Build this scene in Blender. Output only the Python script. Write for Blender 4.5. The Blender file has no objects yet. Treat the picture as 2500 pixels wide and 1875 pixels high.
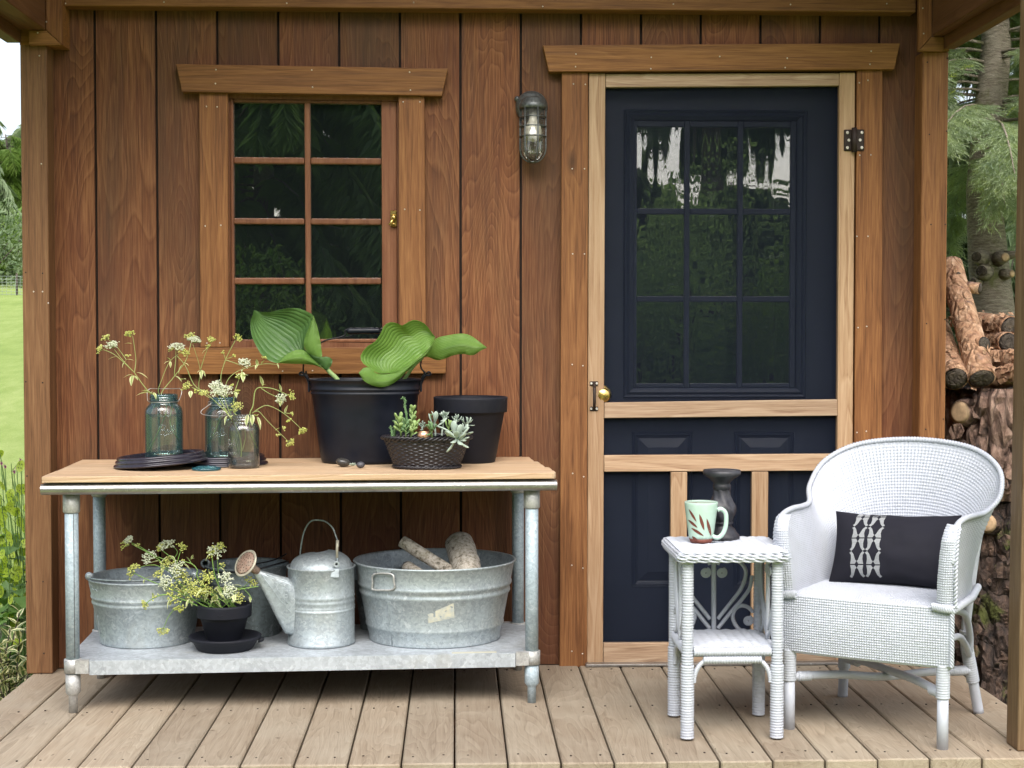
import bpy, math, random
import numpy as np
from mathutils import Vector, Matrix, Euler, noise as mnoise

# ------------------------------------------------------------------ camera, light, exposure
S = bpy.context.scene
COL = S.collection
F_PX, YAW, PITCH = 3757.0, math.radians(2.09), math.radians(1.868)
CAM = Vector((0.0, -5.35, 1.157))
cam_d = bpy.data.cameras.new('camera')
cam_d.sensor_width = 36.0
cam_d.lens = F_PX / 2500.0 * 36.0
cam_d.clip_start, cam_d.clip_end = 0.1, 2000.0
cam_o = bpy.data.objects.new('camera', cam_d)
COL.objects.link(cam_o)
cam_o.location = CAM
cam_o.rotation_euler = (math.radians(90) - PITCH, 0, -YAW)
S.camera = cam_o

SUN_ELEV, SUN_AZ = math.radians(47), math.radians(-18)      # azimuth from straight behind the viewer, negative = towards the left
wd = bpy.data.worlds.new('World')
S.world = wd
wd.use_nodes = True
wn = wd.node_tree
bg = wn.nodes['Background']
sky = wn.nodes.new('ShaderNodeTexSky')
sky.sky_type = 'NISHITA'
sky.sun_disc = False
sky.sun_elevation = SUN_ELEV
sky.sun_rotation = math.pi + SUN_AZ
sky.air_density = 1.0
sky.dust_density = 4.0
sky.ozone_density = 1.0
hs = wn.nodes.new('ShaderNodeHueSaturation')                 # an overcast sky is nearly white
hs.inputs['Saturation'].default_value = 0.55
wn.links.new(sky.outputs[0], hs.inputs['Color'])
wn.links.new(hs.outputs[0], bg.inputs['Color'])
bg.inputs['Strength'].default_value = 0.14

sd = bpy.data.lights.new('sun', 'SUN')
sd.energy = 1.5
sd.angle = math.radians(38)
sd.color = (1.0, 0.97, 0.92)
so = bpy.data.objects.new('sun', sd)
COL.objects.link(so)
so.rotation_euler = (math.radians(90) - SUN_ELEV, 0, SUN_AZ)

S.view_settings.view_transform = 'Standard'
S.view_settings.look = 'None'
S.view_settings.exposure = 1.2
S.view_settings.gamma = 1.0
S.view_settings.use_curve_mapping = False
try:
    S.cycles.use_denoising = True
    S.cycles.max_bounces = 10
    S.cycles.transparent_max_bounces = 24
    S.cycles.caustics_reflective = False
    S.cycles.caustics_refractive = False
    S.cycles.sample_clamp_indirect = 6.0
except Exception:
    pass

# ------------------------------------------------------------------ measuring helpers
def ray(u, v):
    x = (u - 1250) / F_PX; z = -(v - 937.5) / F_PX
    y2 = math.cos(PITCH) + z * math.sin(PITCH); z2 = -math.sin(PITCH) + z * math.cos(PITCH)
    return Vector((x * math.cos(YAW) + y2 * math.sin(YAW), -x * math.sin(YAW) + y2 * math.cos(YAW), z2))
def at(u, v, y):                                             # the place on the upright plane y that the photograph shows at u, v
    d = ray(u, v); t = (y - CAM.y) / d.y
    return CAM + d * t
def fl(u, v, z=0.0):                                         # the place on the level plane z
    d = ray(u, v); t = (z - CAM.z) / d.z
    return CAM + d * t

# ------------------------------------------------------------------ mesh builder
class MB:
    def __init__(s):
        s.v = []; s.f = []; s.uv = []; s.sm = []; s.mi = []; s.m = 0
    def add(s, verts, faces, smooth=False, uvs=None):
        b = len(s.v)
        s.v.extend([tuple(p) for p in verts])
        for k, f in enumerate(faces):
            s.f.append(tuple(i + b for i in f)); s.sm.append(smooth); s.mi.append(s.m)
            s.uv.append([uvs[i] for i in f] if uvs is not None else [(0.0, 0.0)] * len(f))
        return s
    def box(s, a, b, c=0.0):
        (x0, y0, z0), (x1, y1, z1) = a, b
        if c <= 0:
            V = [(x, y, z) for x in (x0, x1) for y in (y0, y1) for z in (z0, z1)]
            return s.add(V, [(0, 1, 3, 2), (4, 6, 7, 5), (0, 4, 5, 1), (2, 3, 7, 6), (0, 2, 6, 4), (1, 5, 7, 3)])
        V = []; ix = {}
        for i, x in enumerate((x0, x1)):
            for j, y in enumerate((y0, y1)):
                for k, z in enumerate((z0, z1)):
                    sx, sy, sz = (1, -1)[i] * c, (1, -1)[j] * c, (1, -1)[k] * c
                    for ax, p in enumerate(((x, y + sy, z + sz), (x + sx, y, z + sz), (x + sx, y + sy, z))):
                        ix[i, j, k, ax] = len(V); V.append(p)
        Fc = []
        def q(*k): Fc.append(tuple(ix[t] for t in k))
        for i in (0, 1):
            o = [(0, 0), (0, 1), (1, 1), (1, 0)]
            if i: o = o[::-1]
            q(*[(i, a_, b_, 0) for a_, b_ in o])
            q(*[(b_, i, a_, 1) for a_, b_ in o])
            q(*[(a_, b_, i, 2) for a_, b_ in o])
        for a_ in (0, 1):
            for b_ in (0, 1):
                e = (a_ + b_) % 2
                r = lambda l: l if e else l[::-1]
                q(*r([(a_, b_, 0, 0), (a_, b_, 1, 0), (a_, b_, 1, 1), (a_, b_, 0, 1)]))
                q(*r([(0, a_, b_, 1), (1, a_, b_, 1), (1, a_, b_, 2), (0, a_, b_, 2)]))
                q(*r([(b_, 0, a_, 2), (b_, 1, a_, 2), (b_, 1, a_, 0), (b_, 0, a_, 0)]))
        for i in (0, 1):
            for j in (0, 1):
                for k in (0, 1):
                    t = [(i, j, k, 0), (i, j, k, 1), (i, j, k, 2)]
                    q(*(t if (i + j + k) % 2 == 0 else t[::-1]))
        return s.add(V, Fc)
    def prism(s, pts, dvec):                                 # polygon (list of 3D points) pushed along dvec
        n = len(pts); d = Vector(dvec)
        V = [Vector(p) for p in pts] + [Vector(p) + d for p in pts]
        nrm = Vector((0, 0, 0))
        for i in range(n):
            a, b = V[i], V[(i + 1) % n]; nrm += a.cross(b)
        fr = list(range(n)); bk = [n + i for i in range(n)]
        flip = nrm.dot(d) > 0
        Fc = [tuple(fr[::-1]) if flip else tuple(fr), tuple(bk) if flip else tuple(bk[::-1])]
        for i in range(n):
            j = (i + 1) % n
            Fc.append((i, j, n + j, n + i) if flip else (j, i, n + i, n + j))
        return s.add(V, Fc)
    def tube(s, path, r, n=8, caps=True, smooth=True, closed=False, up=None):
        P = [Vector(p) for p in path]; m = len(P)
        R = r if isinstance(r, (list, tuple)) else [r] * m
        V = []; uv = []
        prev = None; L = 0.0
        for i in range(m):
            if closed: t = P[(i + 1) % m] - P[i - 1]
            else: t = P[min(i + 1, m - 1)] - P[max(i - 1, 0)]
            if t.length < 1e-9: t = Vector((0, 0, 1))
            t.normalize()
            if prev is None:
                a = Vector(up) if up else (Vector((0, 0, 1)) if abs(t.z) < 0.9 else Vector((1, 0, 0)))
                nn = (a - t * a.dot(t)).normalized()
            else:
                nn = prev - t * prev.dot(t)
                nn = nn.normalized() if nn.length > 1e-6 else prev
            prev = nn; bb = t.cross(nn)
            if i: L += (P[i] - P[i - 1]).length
            for k in range(n):
                w = 2 * math.pi * k / n
                V.append(P[i] + (nn * math.cos(w) + bb * math.sin(w)) * R[i]); uv.append((k / n, L))
        Fc = []
        for i in range(m if closed else m - 1):
            for k in range(n):
                a, b = i * n + k, i * n + (k + 1) % n
                c, d = ((i + 1) % m) * n + (k + 1) % n, ((i + 1) % m) * n + k
                Fc.append((a, b, c, d))
        if caps and not closed:
            Fc.append(tuple(range(n))[::-1]); Fc.append(tuple((m - 1) * n + k for k in range(n)))
        return s.add(V, Fc, smooth, uv)
    def lathe(s, prof, c=(0, 0, 0), n=40, sy=1.0, smooth=True, rot=None, rip=None):
        # prof: (r, z) from the bottom outside up and over to the inside; rot: Matrix for a tilted axis
        V = []; uv = []; c = Vector(c)
        for i, (r, z) in enumerate(prof):
            for k in range(n):
                w = 2 * math.pi * k / n
                rr = r if rip is None else r + rip(w, i, r, z)
                p = Vector((rr * math.cos(w), rr * math.sin(w) * sy, z))
                V.append(c + (rot @ p if rot is not None else p)); uv.append((k / n, i / max(1, len(prof) - 1)))
        Fc = []
        for i in range(len(prof) - 1):
            for k in range(n):
                a, b = i * n + k, i * n + (k + 1) % n
                Fc.append((a, b, b + n, a + n))
        if prof[0][0] > 1e-6: Fc.append(tuple(range(n))[::-1])
        if prof[-1][0] > 1e-6: Fc.append(tuple((len(prof) - 1) * n + k for k in range(n)))
        return s.add(V, Fc, smooth, uv)
    def grid(s, pts, smooth=True, uvs=None, closed_u=False):   # pts[i][j]
        m, n = len(pts), len(pts[0])
        V = [p for row in pts for p in row]
        uv = [(i / (m - 1), j / (n - 1)) for i in range(m) for j in range(n)] if uvs is None else [q for row in uvs for q in row]
        Fc = []
        for i in range(m - 1):
            for j in range(n - 1 if not closed_u else n):
                j2 = (j + 1) % n
                Fc.append((i * n + j, i * n + j2, (i + 1) * n + j2, (i + 1) * n + j))
        return s.add(V, Fc, smooth, uv)
    def ball(s, c, r, n=8, m=5, rot=None):
        c = Vector(c); R = r if isinstance(r, (tuple, list)) else (r, r, r)
        V = [Vector((0, 0, -1))]
        for i in range(1, m):
            t = math.pi * i / m
            for k in range(n):
                w = 2 * math.pi * k / n
                V.append(Vector((math.sin(t) * math.cos(w), math.sin(t) * math.sin(w), -math.cos(t))))
        V.append(Vector((0, 0, 1)))
        V = [Vector((p.x * R[0], p.y * R[1], p.z * R[2])) for p in V]
        V = [c + (rot @ p if rot is not None else p) for p in V]
        Fc = [(0, 1 + (k + 1) % n, 1 + k) for k in range(n)]
        for i in range(m - 2):
            for k in range(n):
                a, b = 1 + i * n + k, 1 + i * n + (k + 1) % n
                Fc.append((a, b, b + n, a + n))
        l = len(V) - 1; o = 1 + (m - 2) * n
        Fc += [(l, o + k, o + (k + 1) % n) for k in range(n)]
        return s.add(V, Fc, True)

ORG = {}
def setp(o, label=None, cat=None, group=None, kind=None):
    for k, x in (('label', label), ('category', cat), ('group', group), ('kind', kind)):
        if x: o[k] = x
    return o
def obj(name, mb, mat, parent=None, origin=None, label=None, cat=None, group=None, kind=None, bevel=0.0):
    co = np.array(mb.v, dtype=np.float64)
    if origin is None:
        c = (co.min(0) + co.max(0)) / 2
    else:
        c = np.array(origin, dtype=np.float64)
    me = bpy.data.meshes.new(name)
    me.from_pydata([tuple(p) for p in (co - c)], [], mb.f)
    me.polygons.foreach_set('use_smooth', mb.sm)
    uvl = me.uv_layers.new(name='UVMap')
    flat = [x for f in mb.uv for p in f for x in p]
    if len(flat) == 2 * len(me.loops): uvl.data.foreach_set('uv', flat)
    mats = mat if isinstance(mat, (list, tuple)) else [mat]
    for m in mats: me.materials.append(m)
    if len(mats) > 1: me.polygons.foreach_set('material_index', mb.mi)
    me.update()
    o = bpy.data.objects.new(name, me)
    COL.objects.link(o)
    ORG[o.name] = Vector(c)
    if parent is not None:
        o.parent = parent
        o.location = Vector(c) - ORG[parent.name]
    else:
        o.location = Vector(c)
    if bevel:
        b = o.modifiers.new('edges', 'BEVEL'); b.width = bevel; b.segments = 2; b.limit_method = 'ANGLE'; b.angle_limit = math.radians(40)
    return setp(o, label, cat, group, kind)
def npobj(name, V, Fq, mat, parent=None, smooth=False, uv=None, origin=None, **kw):     # numpy route for heavy meshes; Fq: (n,3) or (n,4) index array
    V = np.asarray(V, dtype=np.float32); Fq = np.asarray(Fq, dtype=np.int32)
    c = np.zeros(3, dtype=np.float32) if origin is None else np.array(origin, dtype=np.float32)
    k = Fq.shape[1]
    me = bpy.data.meshes.new(name)
    me.vertices.add(len(V)); me.vertices.foreach_set('co', (V - c).ravel())
    me.loops.add(Fq.size); me.loops.foreach_set('vertex_index', Fq.ravel())
    me.polygons.add(len(Fq)); me.polygons.foreach_set('loop_start', np.arange(0, Fq.size, k, dtype=np.int32))
    me.polygons.foreach_set('use_smooth', np.full(len(Fq), smooth))
    if uv is not None:
        l = me.uv_layers.new(name='UVMap'); l.data.foreach_set('uv', np.asarray(uv, dtype=np.float32)[Fq.ravel()].ravel())
    me.update(calc_edges=True)
    for m in (mat if isinstance(mat, (list, tuple)) else [mat]): me.materials.append(m)
    o = bpy.data.objects.new(name, me); COL.objects.link(o)
    ORG[o.name] = Vector([float(x) for x in c])
    if parent is not None:
        o.parent = parent; o.location = ORG[o.name] - ORG[parent.name]
    else: o.location = ORG[o.name]
    return setp(o, **kw)
def thing(name, loc, label, cat, group=None, rot=None, kind=None):
    o = bpy.data.objects.new(name, None); COL.objects.link(o)
    o.empty_display_size = 0.1
    o.location = loc
    if rot is not None: o.rotation_euler = rot
    ORG[o.name] = Vector(loc) if rot is None else Vector((0, 0, 0))   # a turned thing is built in its own axes
    return setp(o, label, cat, group, kind)
def mesh_copy(src, name, parent, loc, rot=(0, 0, 0), scale=(1, 1, 1)):   # another object on the same mesh
    o = bpy.data.objects.new(name, src.data); COL.objects.link(o)
    o.location = loc; o.rotation_euler = rot; o.scale = scale
    if parent is not None: o.parent = parent; o.location = Vector(loc) - ORG[parent.name]
    return o
def lerp(a, b, t): return a + (b - a) * t
def smooth_path(P, k=6, closed=False):                        # Catmull-Rom
    P = [Vector(p) for p in P]; n = len(P); out = []
    for i in range(n if closed else n - 1):
        if closed: p0, p1, p2, p3 = P[i - 1], P[i], P[(i + 1) % n], P[(i + 2) % n]
        else: p0, p1, p2, p3 = P[max(i - 1, 0)], P[i], P[i + 1], P[min(i + 2, n - 1)]
        for j in range(k):
            t = j / k
            out.append(0.5 * ((2 * p1) + (p2 - p0) * t + (2 * p0 - 5 * p1 + 4 * p2 - p3) * t * t + (3 * p1 - p0 - 3 * p2 + p3) * t ** 3))
    if not closed: out.append(P[-1])
    return out
def resample(P, n):
    P = [Vector(p) for p in P]; L = [0.0]
    for a, b in zip(P, P[1:]): L.append(L[-1] + (b - a).length)
    out = []; j = 0
    for i in range(n):
        d = L[-1] * i / (n - 1)
        while j < len(P) - 2 and L[j + 1] < d: j += 1
        t = (d - L[j]) / max(1e-9, L[j + 1] - L[j])
        out.append(P[j].lerp(P[j + 1], min(1, max(0, t))))
    return out

# ------------------------------------------------------------------ materials
class G:
    def __init__(s, name):
        s.mat = bpy.data.materials.new(name); s.mat.use_nodes = True
        s.nt = s.mat.node_tree; s.nt.nodes.clear()
        s.out = s.nt.nodes.new('ShaderNodeOutputMaterial')
    def n(s, t, ins=None, **pr):
        nd = s.nt.nodes.new('ShaderNode' + t)
        for k, x in pr.items(): setattr(nd, k, x)
        for k, x in (ins or {}).items():
            sk = nd.inputs[k]
            if isinstance(x, bpy.types.NodeSocket): s.nt.links.new(x, sk)
            else: sk.default_value = x
        return nd
    def math(s, op, a, b=0.0, c=None, clamp=False):
        d = {0: a, 1: b}
        if c is not None: d[2] = c
        return s.n('Math', d, operation=op, use_clamp=clamp).outputs[0]
    def vmath(s, op, a, b): return s.n('VectorMath', {0: a, 1: b}, operation=op).outputs[0]
    def noise(s, vec, scale, detail=2.0, rough=0.5, dist=0.0): return s.n('TexNoise', {'Vector': vec, 'Scale': scale, 'Detail': detail, 'Roughness': rough, 'Distortion': dist}).outputs['Fac']
    def ramp(s, fac, stops, interp='LINEAR'):
        nd = s.n('ValToRGB', {0: fac}); cr = nd.color_ramp; cr.interpolation = interp
        while len(cr.elements) < len(stops): cr.elements.new(0.5)
        for e, (p, c) in zip(cr.elements, stops):
            e.position = p; e.color = (c[0], c[1], c[2], 1.0) if not isinstance(c, (int, float)) else (c, c, c, 1.0)
        return nd.outputs[0]
    def mix(s, f, a, b, blend='MIX'):
        nd = s.n('Mix', data_type='RGBA', blend_type=blend, clamp_factor=True)
        for i, x in ((0, f), (6, a), (7, b)):
            sk = nd.inputs[i]
            if isinstance(x, bpy.types.NodeSocket): s.nt.links.new(x, sk)
            elif i: sk.default_value = (x[0], x[1], x[2], 1.0)
            else: sk.default_value = x
        return nd.outputs[2]
    def mrange(s, x, a, b, c=0.0, d=1.0): return s.n('MapRange', {0: x, 1: a, 2: b, 3: c, 4: d}, clamp=True).outputs[0]
    def bump(s, h, strength, dist=0.002, nrm=None):
        d = {'Height': h, 'Strength': strength, 'Distance': dist}
        if nrm is not None: d['Normal'] = nrm
        return s.n('Bump', d).outputs[0]
    def coords(s, which='Object', rnd=True):
        co = s.n('TexCoord').outputs[which]
        if rnd:
            r = s.n('ObjectInfo').outputs['Random']
            v = s.vmath('MULTIPLY', s.n('CombineXYZ', {0: r, 1: r, 2: r}).outputs[0], (17.3, 31.7, 23.1))
            co = s.vmath('ADD', co, v)
        return co
    def princ(s, color, rough=0.5, metal=0.0, normal=None, **kw):
        d = {'Base Color': color if isinstance(color, bpy.types.NodeSocket) else (color[0], color[1], color[2], 1.0), 'Roughness': rough, 'Metallic': metal}
        if normal is not None: d['Normal'] = normal
        d.update(kw)
        return s.n('BsdfPrincipled', d)
    def done(s, shader):
        s.nt.links.new(shader.outputs[0] if hasattr(shader, 'outputs') else shader, s.out.inputs['Surface'])
        return s.mat

def wood(name, dark, mid, light, axis, rings=14.0, ring_mix=0.55, across=5.0, fibre=0.25, blotch=0.35, blotch_col=None, rough=0.62, knots=0.0, knot_scale=2.6, bump=0.5, along=0.1, weather=None):
    g = G(name)
    co = g.coords()
    sc = [1.0, 1.0, 1.0]; sc[axis] = along
    st = g.vmath('MULTIPLY', co, tuple(sc))
    field = g.noise(st, across, 3.0, 0.42, 0.5)
    if knots > 0:
        ks = [1.0, 1.0, 1.0]; ks[axis] = 0.42
        kv = g.vmath('MULTIPLY', co, tuple(ks))
        vo = g.n('TexVoronoi', {'Vector': kv, 'Scale': knot_scale, 'Randomness': 1.0}, feature='F1')
        kd = vo.outputs['Distance']
        field = g.math('ADD', field, g.math('MULTIPLY', g.math('POWER', 2.718, g.math('MULTIPLY', g.math('MULTIPLY', kd, kd), -90.0)), 0.16))
    saw = g.math('FRACT', g.math('MULTIPLY', field, rings))
    line = g.ramp(saw, [(0.0, 0.30), (0.15, 0.42), (0.55, 0.55), (0.80, 0.95), (0.93, 0.05), (1.0, 0.30)])
    fs = [1.0, 1.0, 1.0]; fs[axis] = 0.035
    fv = g.vmath('MULTIPLY', co, tuple(fs))
    fib = g.noise(fv, 260.0, 3.0, 0.6)
    fib2 = g.noise(fv, 60.0, 2.0, 0.6, 0.2)
    t = g.math('ADD', g.math('MULTIPLY', line, ring_mix), g.math('MULTIPLY', fib2, 1.0 - ring_mix))
    t = g.math('ADD', t, g.math('MULTIPLY', g.math('SUBTRACT', fib, 0.5), fibre * 2.0))
    col = g.ramp(t, [(0.12, dark), (0.45, mid), (0.85, light)])
    bl = g.noise(st, 3.1, 4.0, 0.6, 0.4)
    bc = blotch_col or tuple(x * 0.45 for x in dark)
    col = g.mix(g.math('MULTIPLY', g.mrange(bl, 0.42, 0.72), blotch), col, bc)
    rn = g.n('ObjectInfo').outputs['Random']
    col = g.mix(1.0, col, g.ramp(rn, [(0.0, (0.86, 0.84, 0.83)), (0.5, (1.0, 1.0, 1.0)), (1.0, (1.12, 1.08, 1.04))]), 'MULTIPLY')
    if weather:
        w = g.noise(co, weather[1], 5.0, 0.65, 0.3)
        col = g.mix(g.math('MULTIPLY', g.mrange(w, 0.45, 0.75), weather[2]), col, weather[0])
    if knots > 0:
        col = g.mix(g.math('MULTIPLY', g.mrange(kd, 0.075, 0.03), knots), col, tuple(x * 0.3 for x in dark))
    h = g.math('ADD', g.math('MULTIPLY', line, 0.5), fib)
    return g.done(g.princ(col, g.mrange(fib2, 0.2, 0.8, rough - 0.1, rough + 0.12), 0.0, g.bump(h, bump, 0.0018), **{'Specular IOR Level': 0.3}))

def paint(name, col, rough=0.5, var=0.12, scale=9.0, metal=0.0, bump=0.0, bscale=300.0, spec=0.5, dust=None):
    g = G(name); co = g.coords()
    nz = g.noise(co, scale, 4.0, 0.6)
    c = g.mix(1.0, col, g.ramp(nz, [(0.25, (1 - var,) * 3), (0.75, (1 + var,) * 3)]), 'MULTIPLY')
    if dust:
        d = g.noise(co, dust[1], 5.0, 0.7, 0.2)
        c = g.mix(g.math('MULTIPLY', g.mrange(d, 0.45, 0.8), dust[2]), c, dust[0])
    nm = g.bump(g.noise(co, bscale, 3.0), bump, 0.001) if bump else None
    return g.done(g.princ(c, g.mrange(nz, 0.2, 0.8, rough - 0.08, rough + 0.08), metal, nm, **{'Specular IOR Level': spec}))

def galv(name, base=(0.42, 0.46, 0.49), metal=0.55, rough=0.5, spangle=120.0, stain=0.35, dark=1.0):
    g = G(name); co = g.coords()
    wv = g.vmath('ADD', co, g.vmath('MULTIPLY', g.n('TexNoise', {'Vector': co, 'Scale': 30.0, 'Detail': 2.0}).outputs['Color'], (0.03, 0.03, 0.03)))
    vo = g.n('TexVoronoi', {'Vector': wv, 'Scale': spangle}, feature='F1')
    sp = g.n('SeparateColor', {0: vo.outputs['Color']}).outputs[0]
    big = g.noise(co, 7.0, 5.0, 0.65, 0.6)
    stv = g.vmath('MULTIPLY', co, (1.0, 1.0, 0.18))
    stre = g.noise(stv, 26.0, 4.0, 0.7, 0.4)
    fine = g.noise(co, 90.0, 4.0, 0.7, 0.8)
    k = g.math('ADD', g.math('MULTIPLY', sp, 0.22), g.math('ADD', g.math('MULTIPLY', big, 0.50), g.math('ADD', g.math('MULTIPLY', stre, 0.30), g.math('MULTIPLY', fine, 0.34))))
    b = tuple(x * dark for x in base)
    col = g.ramp(k, [(0.38, tuple(x * 0.66 for x in b)), (0.65, b), (0.92, tuple(min(0.9, x * 1.35) for x in b))])
    s2 = g.noise(co, 4.3, 5.0, 0.7, 0.8)
    col = g.mix(g.math('MULTIPLY', g.mrange(s2, 0.55, 0.78), stain), col, tuple(x * dark for x in (0.36, 0.33, 0.24)))
    wh = g.noise(co, 34.0, 6.0, 0.75, 1.5)
    col = g.mix(g.math('MULTIPLY', g.mrange(wh, 0.57, 0.63), 0.42), col, tuple(x * dark for x in (0.66, 0.7, 0.72)))
    nm = g.bump(g.math('ADD', g.noise(co, 14.0, 3.0), g.math('MULTIPLY', sp, 0.08)), 0.35, 0.004)
    return g.done(g.princ(col, g.mrange(k, 0.4, 1.0, rough + 0.12, rough - 0.08), metal, nm))

def thin_glass(name, tint=(1, 1, 1), edge=(0.6, 0.8, 0.8), boost=1.0, ior=1.5, wob=0.0, rough=0.0, wsc=6.0, haze=None):
    g = G(name)
    nm = None
    if wob:
        co = g.coords(rnd=True)
        nm = g.bump(g.noise(g.vmath('MULTIPLY', co, (1.0, 0.0, 0.12)), wsc, 1.0), wob, 0.01)
    lw = g.n('LayerWeight', {'Blend': 0.5})
    tc = g.mix(g.math('POWER', lw.outputs['Facing'], 2.2), tint, edge)
    tr = g.n('BsdfTransparent', {'Color': tc})
    d = {'IOR': ior}
    if nm is not None: d['Normal'] = nm
    fr = g.math('MULTIPLY', g.n('Fresnel', d).outputs[0], boost, clamp=True)
    gd = {'Color': (1, 1, 1, 1), 'Roughness': rough}
    if nm is not None: gd['Normal'] = nm
    gl = g.n('BsdfGlossy', gd)
    o_ = g.n('MixShader', {0: fr, 1: tr.outputs[0], 2: gl.outputs[0]})
    if haze:                                                  # pale diffuse mix painting in a veil of reflections; also tints thick parts
        df = g.n('BsdfDiffuse', {'Color': (*haze[0], 1.0)})
        tl = g.n('BsdfTranslucent', {'Color': (*haze[0], 1.0)})
        ad = g.n('MixShader', {0: 0.5, 1: df.outputs[0], 2: tl.outputs[0]})
        o_ = g.n('MixShader', {0: haze[1], 1: o_.outputs[0], 2: ad.outputs[0]})
    return g.done(o_)

def leaf_mat(name, c1, c2, trans=0.35, rough=0.45, vein=None, edge=None, noise_scale=20.0, spec=0.4):
    g = G(name)
    uv = g.n('TexCoord').outputs['UV']
    co = g.coords()
    sx = g.n('SeparateXYZ', {0: uv}).outputs
    nz = g.noise(co, noise_scale, 3.0, 0.6)
    col = g.mix(g.mrange(nz, 0.3, 0.7), c1, c2)
    h = None
    if vein:
        ph = g.math('MULTIPLY', sx[0], vein[0])
        w = g.math('ABSOLUTE', g.math('SINE', ph))
        ln = g.mrange(w, 0.0, 0.22, 1.0, 0.0)
        col = g.mix(g.math('MULTIPLY', ln, vein[1]), col, vein[2])
        h = w
    if edge:
        d = g.math('ABSOLUTE', g.math('SUBTRACT', sx[0], 0.5))
        d = g.math('ADD', d, g.math('MULTIPLY', g.math('SUBTRACT', g.noise(co, 90.0, 2.0), 0.5), 0.28))
        col = g.mix(g.mrange(d, edge[1], edge[1] + 0.08), col, edge[0])
    nm = g.bump(h, 0.5, 0.003) if h is not None else None
    if vein: col = g.mix(g.math('MULTIPLY', g.mrange(g.noise(co, 160.0, 2.0), 0.60, 0.75), 0.35), col, tuple(x * 0.55 for x in c1))
    p = g.princ(col, rough, 0.0, nm, **{'Specular IOR Level': spec})
    t = g.n('BsdfTranslucent', {'Color': g.mix(1.0, col, (1.2, 1.25, 0.7), 'MULTIPLY')})
    return g.done(g.n('MixShader', {0: trans, 1: p.outputs[0], 2: t.outputs[0]}))

M = {}
M['siding'] = wood('siding_wood', (0.066, 0.024, 0.010), (0.140, 0.053, 0.021), (0.235, 0.108, 0.047), 2, rings=58, ring_mix=0.34, across=2.8, fibre=0.60, blotch=0.85, blotch_col=(0.058, 0.034, 0.019), knots=0.75, knot_scale=1.9, rough=0.7, along=0.17, bump=0.8, weather=((0.105, 0.030, 0.014), 1.7, 0.55))
M['trim_v'] = wood('trim_wood_upright', (0.092, 0.034, 0.011), (0.192, 0.078, 0.026), (0.305, 0.142, 0.052), 2, rings=10, ring_mix=0.25, across=10, fibre=0.5, blotch=0.35, knots=0.85, knot_scale=3.0, along=0.05)
M['trim_h'] = wood('trim_wood_level', (0.100, 0.038, 0.011), (0.202, 0.087, 0.026), (0.315, 0.150, 0.052), 0, rings=10, ring_mix=0.25, across=10, fibre=0.5, blotch=0.3, knots=0.7, knot_scale=2.4, along=0.05)
M['post_grey'] = wood('weathered_post_wood', (0.085, 0.048, 0.022), (0.165, 0.102, 0.052), (0.250, 0.170, 0.095), 2, rings=10, ring_mix=0.25, across=10, fibre=0.5, blotch=0.35, knots=0.85, knot_scale=3.0, along=0.05)
M['beam_y'] = wood('beam_wood', (0.075, 0.030, 0.013), (0.130, 0.056, 0.024), (0.190, 0.090, 0.040), 1, rings=8, ring_mix=0.3, across=8, fibre=0.4, along=0.06)
M['sash'] = wood('sash_wood', (0.085, 0.030, 0.014), (0.150, 0.060, 0.028), (0.215, 0.100, 0.050), 2, rings=6, ring_mix=0.2, fibre=0.3, across=12, along=0.05, rough=0.5)
M['fir_v'] = wood('door_fir_upright', (0.235, 0.132, 0.070), (0.365, 0.235, 0.138), (0.480, 0.340, 0.220), 2, rings=9, ring_mix=0.4, across=9, fibre=0.45, blotch=0.25, blotch_col=(0.24, 0.13, 0.06), along=0.08)
M['fir_h'] = wood('door_fir_level', (0.235, 0.145, 0.090), (0.375, 0.255, 0.165), (0.490, 0.365, 0.255), 0, rings=9, ring_mix=0.4, across=9, fibre=0.55, blotch=0.2, blotch_col=(0.24, 0.13, 0.06), along=0.08)
M['deck'] = wood('deck_wood', (0.185, 0.144, 0.102), (0.275, 0.226, 0.168), (0.350, 0.298, 0.228), 1, rings=26, ring_mix=0.4, across=6.5, fibre=0.35, blotch=0.3, blotch_col=(0.15, 0.09, 0.05), knots=0.4, knot_scale=1.7, rough=0.7, along=0.13, weather=((0.34, 0.300, 0.235), 2.6, 0.6))
M['table_wood'] = wood('table_wood', (0.330, 0.205, 0.115), (0.480, 0.340, 0.215), (0.600, 0.465, 0.330), 0, rings=16, ring_mix=0.4, across=7, fibre=0.3, blotch=0.2, blotch_col=(0.36, 0.2, 0.1), along=0.06, rough=0.55)
M['groove'] = paint('groove_dark', (0.018, 0.010, 0.007), 0.9)
M['navy'] = paint('door_paint_navy', (0.0050, 0.0085, 0.0185), 0.52, spec=0.25, dust=((0.018, 0.024, 0.040), 3.5, 0.35), bump=0.15, bscale=220.0)
M['black'] = paint('black_enamel', (0.0050, 0.0065, 0.0125), 0.40, var=0.25, spec=0.3, dust=((0.024, 0.028, 0.040), 6.0, 0.3))
M['black_clay'] = paint('black_painted_clay', (0.0070, 0.0080, 0.0140), 0.62, var=0.25, spec=0.28, bump=0.15, bscale=160.0, dust=((0.032, 0.030, 0.034), 5.0, 0.3))
M['plum_plastic'] = paint('dark_plastic', (0.0200, 0.0175, 0.0270), 0.2, var=0.1)
M['iron'] = paint('rusty_iron', (0.030, 0.018, 0.014), 0.6, var=0.4, scale=60.0, metal=0.3, bump=0.3)
M['wire'] = paint('black_wire', (0.012, 0.012, 0.014), 0.45, metal=0.4)
M['steel_wire'] = paint('steel_wire', (0.45, 0.44, 0.42), 0.4, metal=0.8)
M['brass'] = paint('brass', (0.62, 0.44, 0.14), 0.28, var=0.25, scale=40.0, metal=1.0)
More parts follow.
